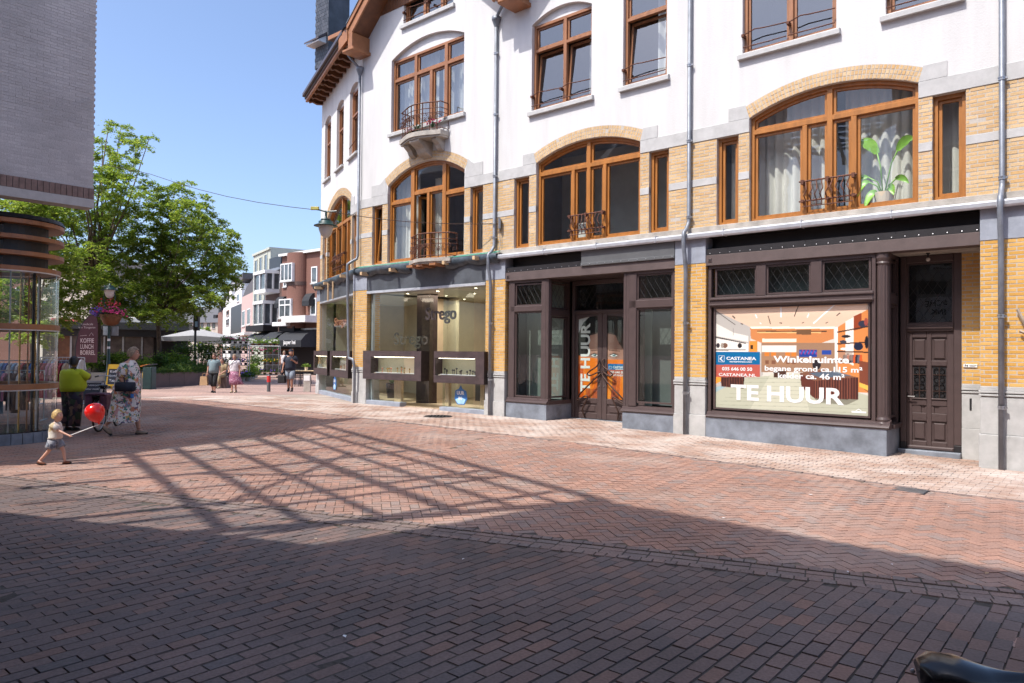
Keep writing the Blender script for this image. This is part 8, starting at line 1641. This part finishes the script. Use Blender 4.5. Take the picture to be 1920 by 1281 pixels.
# flower trolleys
def trolley(label, u, Y, u0, u1, vt, seed, cols):
    p = gat(u, Y); t = thing('plant_trolley', label, 'plant trolley', p, .15, 'plant trolleys of the flower stall'); w = (u1-u0)*Y/FPX; h = zat(u, vt, Y); rr = random.Random(seed); mb = MB().m('steel')
    for x in (-w/2, w/2):
        for y in (-.3, .3): mb.tube([(x, y, .1), (x, y, h)], .022, 6)
    mb.tube([(-w/2, -.3, h), (w/2, -.3, h)], .018, 5); mb.tube([(-w/2, .3, h), (w/2, .3, h)], .018, 5)
    for i in range(1, 5): mb.tube([(-w/2+w*i/5, -.3, .15), (-w/2+w*i/5, -.3, h)], .008, 4)
    mb.build('frame', t); zs = [.16, .16+(h-.2)*.36, .16+(h-.2)*.72]
    for z in zs: sm = MB().m('steel'); sm.box(-w/2, w/2, -.3, .3, z, z+.03); s = sm.build('shelf', t)
    for x in (-w/2+.1, w/2-.1): wm = MB().m('rubber'); wm.ball((x, -.2, .055), .055, 8, 6); wm.build('wheel', t)
    for i, z in enumerate(zs+[h-.02]):
        pl = thing('potted_plants', 'row of flowering plants on shelf '+('one', 'two', 'three', 'four')[i]+' of the '+('left' if seed == 1 else 'right')+' plant trolley', 'plants', p+Vector((0, 0, z)), .15, 'plants on the trolleys'); pl['label'] = ('low dark plants on the bottom shelf of the %s plant trolley', 'leafy plants on the second shelf of the %s plant trolley', 'flowering plants on the third shelf of the %s plant trolley', 'bright plants on top of the %s plant trolley')[i] % ('darker left' if seed == 1 else 'sunlit right')
        for k in range(5): x = -w/2+w*(k+.5)/5; pm = MB().m('blackgloss' if seed == 1 else 'soffit'); pm.lathe([(0, 0), (.08, 0), (.1, .14), (0, .13)], (x, 0, .03), 8); pm.build('pot', pl)
        nr = np.random.RandomState(seed*10+i); P = [(nr.rand()*w-w/2, nr.randn()*.14-.05, .2+abs(nr.randn())*.14) for _ in range(500)]; leaves('foliage', pl, P, None, .12, .045, LM[cols[i]], nr, 1.); fm = MB().m(('petunia_pink', 'white', 'petunia_purple', 'yellow')[(i+seed) % 4])
        for k in range(14): fm.ball((nr.rand()*w-w/2, -.2-nr.rand()*.12, .22+nr.rand()*.2), .04, 6, 4)
        o = fm.build('blossom', pl); o['kind'] = 'stuff'
    return t
trolley('darker metal plant trolley behind the woman in the pink skirt', 441, 42.5, 417, 466, 645, 1, ['shrub', 'shrub', 'shrub', 'shrub']); trolley('bright metal plant trolley full of green plants left of the bollard', 497, 46.5, 468, 521, 649, 2, ['shrub', 'lime', 'shrub', 'lime'])
def potted(label, u, Y, h, m, r=.16, n=40, pm='concrete', fl=None):
    p = gat(u, Y); t = thing('potted_plant', label, 'plant', p, 0, 'plants standing on the ground at the flower stall'); mb = MB().m(pm); mb.lathe([(0, 0), (r*.75, 0), (r, .28), (0, .26)], n=12); mb.build('pot', t); nr = np.random.RandomState(int(u)); P = [(nr.randn()*.2, nr.randn()*.2, .25+nr.rand()*h) for _ in range(n*12)]; leaves('foliage', t, P, None, .16, .05, LM[m], nr, 1.1)
    if fl:
        fm = MB().m(fl)
        for k in range(20): fm.ball((nr.randn()*.2, -.1+nr.randn()*.15, .3+nr.rand()*h), .04, 6, 4)
        o = fm.build('blossom', t); o['kind'] = 'stuff'
potted('bright green palm-like potted plant between the two plant trolleys', 474, 44, .7, 'lime'); potted('purple flowering pot plant at the foot of the darker trolley', 466, 41.5, .25, 'shrub', fl='petunia_purple'); potted('purple flowering pot plant under the seat of the left trolley', 456, 41, .2, 'shrub', fl='petunia_purple'); potted('tall leafy pot plant behind the right trolley', 480, 45.4, 1.2, 'shrub')
# red banded bollard
t = thing('bollard', 'dark bollard with a red band in the middle of the street', 'bollard', gat(505, 30.4)); mb = MB().m('greypanel'); mb.smooth = True; mb.lathe([(.075, 0), (.075, .4)], n=14); mb.lathe([(.075, .64), (.075, .66), (.06, .7), (0, .71)], n=14); mb.build('post', t); simple('redband', (.6, .03, .03), .5); mb = MB().m('redband'); mb.lathe([(.078, .4), (.078, .66)], n=14); mb.build('red_band', t)
# table and chairs before the corner
simple('tabletop', (.5, .36, .2), .6, var=.12); T_ = gat(577, 36.5); t = thing('cafe_table', 'long wooden cafe table in the shade line behind the corner pier', 'table', T_, .1); mb = MB().m('tabletop'); mb.bbox(-.9, .7, -.4, .4, .72, .76, .008); mb.build('table_top', t)
for x in (-.8, .6):
    for y in (-.32, .32): mb = MB().m('black'); mb.box(x-.025, x+.025, y-.025, y+.025, 0, .72); mb.build('leg', t)
def chair(label, p, rz):
    t = thing('cafe_chair', label, 'chair', p, rz, 'black wire cafe chairs at the corner'); mb = MB().m('black'); mb.bbox(-.22, .22, -.22, .22, .44, .47, .01); mb.build('seat', t)
    for x in (-.2, .2):
        for y in (-.2, .2): mb = MB().m('black'); mb.tube([(x, y, .44), (x*1.15, y*1.2, 0)], .014, 5); mb.build('leg', t)
    mb = MB().m('black'); mb.tube([(-.21, .2, .46), (-.22, .26, .8), (.22, .26, .8), (.21, .2, .46)], .013, 5)
    for i in range(5): x = -.16+i*.08; mb.tube([(x, .21, .47), (x, .26, .8)], .006, 4)
    mb.build('backrest', t)
for i, (u, Y, rz) in enumerate(((556, 35.6, PI+.2), (566, 35.4, PI-.1), (560, 37.8, .1), (574, 38, -.1))): chair(('black wire chair at the left front of the wooden cafe table', 'black wire chair at the right front of the wooden cafe table', 'black wire chair at the left back of the wooden cafe table', 'black wire chair at the right back of the wooden cafe table')[i], gat(u, Y), rz)
tp_ = T_+Vector((-.05, 0, .76)); t = thing('table_plant', 'small green plant in a pale pot on the cafe table', 'plant', tp_); mb = MB().m('cream'); mb.lathe([(0, 0), (.07, 0), (.09, .16), (0, .15)], n=10); mb.build('pot', t); nr = np.random.RandomState(3); leaves('foliage', t, [(nr.randn()*.07, nr.randn()*.07, .18+nr.rand()*.14) for _ in range(160)], None, .09, .04, LM['lime'], nr, 1)
t = thing('menu_stand', 'small white menu stand beside the corner pier', 'sign', gat(577, 29.2)); mb = MB().m('concrete'); mb.bbox(-.14, .14, -.05, .05, 0, .72, .01); mb.build('stand', t); mb = MB().m('white'); mb.box(-.12, .12, -.06, -.052, .45, .66); mb.build('menu_card', t)
# garment racks under the trees
tones = [('blue', (.05, .14, .36)), ('dark grey', (.03, .03, .035)), ('pink', (.5, .2, .3)), ('white', (.6, .58, .56)), ('navy', (.015, .02, .06)), ('beige', (.4, .31, .22)), ('red', (.35, .04, .05)), ('pale blue', (.2, .36, .5))]
for nm, c in tones: simple('cloth_'+nm.replace(' ', '_'), c, .85, var=.1)
def rack(label, p, rz, L, h, seed, tag_):
    t = thing('clothes_rack', label, 'clothes rack', p, rz, 'clothes racks under the trees'); mb = MB().m('steel'); mb.tube([(-L/2, 0, h), (L/2, 0, h)], .016, 6); mb.build('rail', t); rr = random.Random(seed)
    for x in (-L/2, L/2): mb = MB().m('steel'); mb.tube([(x, 0, .05), (x, 0, h)], .016, 6); mb.tube([(x, -.28, .04), (x, .28, .04)], .016, 6); mb.build('upright', t)
    n = int(L/.1); cnt = {}
    for i in range(n):
        x = -L/2+.08+(L-.16)*i/(n-1); nm, c = tones[rr.randrange(len(tones))]; ln = .55+.4*rr.random(); w = .17+.05*rr.random(); M4 = t.matrix_basis
        cnt[nm] = cnt.get(nm, 0)+1
        g = thing('garment', ('first', 'second', 'third', 'fourth', 'fifth', 'sixth', 'seventh', 'eighth')[cnt[nm]-1]+' '+nm+' garment from the left on '+tag_, 'garment', Vector(Matrix.Translation(p) @ Matrix.Rotation(rz, 4, 'Z') @ Vector((x, 0, h))), rz, 'garments on '+tag_); mb = MB().m('cloth_'+nm.replace(' ', '_')); z = -.06
        mb.prism([(-.04, z), (-w, z-.09), (-w-.08, z-.3), (-w-.02, z-.32), (-w+.03, z-.2), (-w+.0, z-ln), (w, z-ln-.03), (w-.03, z-.2), (w+.02, z-.32), (w+.08, z-.3), (w, z-.09), (.04, z)], -.025, .025, 'x'); mb.build('cloth', g); mb = MB().m('steel'); mb.tube([(0, 0, .02), (0, .012, .0), (0, 0, -.06), (0, -.14, -.13)], .004, 4); mb.tube([(0, 0, -.06), (0, .14, -.13)], .004, 4); mb.build('hanger', g)
rack('clothes rack of mixed garments seen through the glass display case', gat(62, 18.6), .2, 1.7, 1.38, 3, 'the rack behind the glass case'); rack('clothes rack half hidden by the woman in the lime shirt', gat(118, 21.5), .15, 1.2, 1.4, 6, 'the rack behind the lime shirt'); rack('low clothes rack at the left edge behind the display case', gat(20, 17), .3, 1.4, 1.2, 9, 'the rack at the left edge')
# narrow timber slats lashed against the pier at the right edge
simple('driftwood', (.36, .29, .22), .85, var=.15)
t = thing('timber_slats', 'rough timber slats leaning from the pier at the right edge', 'timber', Wd(.62, -.03, 2.0), ROT)
for a, b in (((-.13, -.02, .45), (.06, -.05, .0)), ((-.06, -.04, .3), (.08, -.04, -.12)), ((-.1, -.03, .12), (.1, -.06, .02))): mb = MB().m('driftwood'); mb.tube([a, b], .022, 4); mb.build('slat', t)
# dry leaves and scraps blown over the paving
mb = MB().m('driftwood'); rr = random.Random(12)
for i in range(70):
    s, y = rr.uniform(-7, 3.5), rr.uniform(-11, -.4); x, w = world2(s, y); z = gz(x, w)+.009; a = rr.random()*6.28; L = .012+.02*rr.random(); q = L*.45
    mb.m(('driftwood', 'white', 'tanbag', 'bark')[i % 4]); mb.add([(x+L*math.cos(a), w+L*math.sin(a), z), (x-q*math.sin(a), w+q*math.cos(a), z+.004), (x-L*math.cos(a), w-L*math.sin(a), z+.002), (x+q*math.sin(a), w-q*math.cos(a), z+.004)], [(0, 1, 2, 3)])
o = mb.build('leaf_litter'); o['kind'] = 'stuff'; tag(o, 'dry leaf scraps scattered over the brick paving', 'litter')
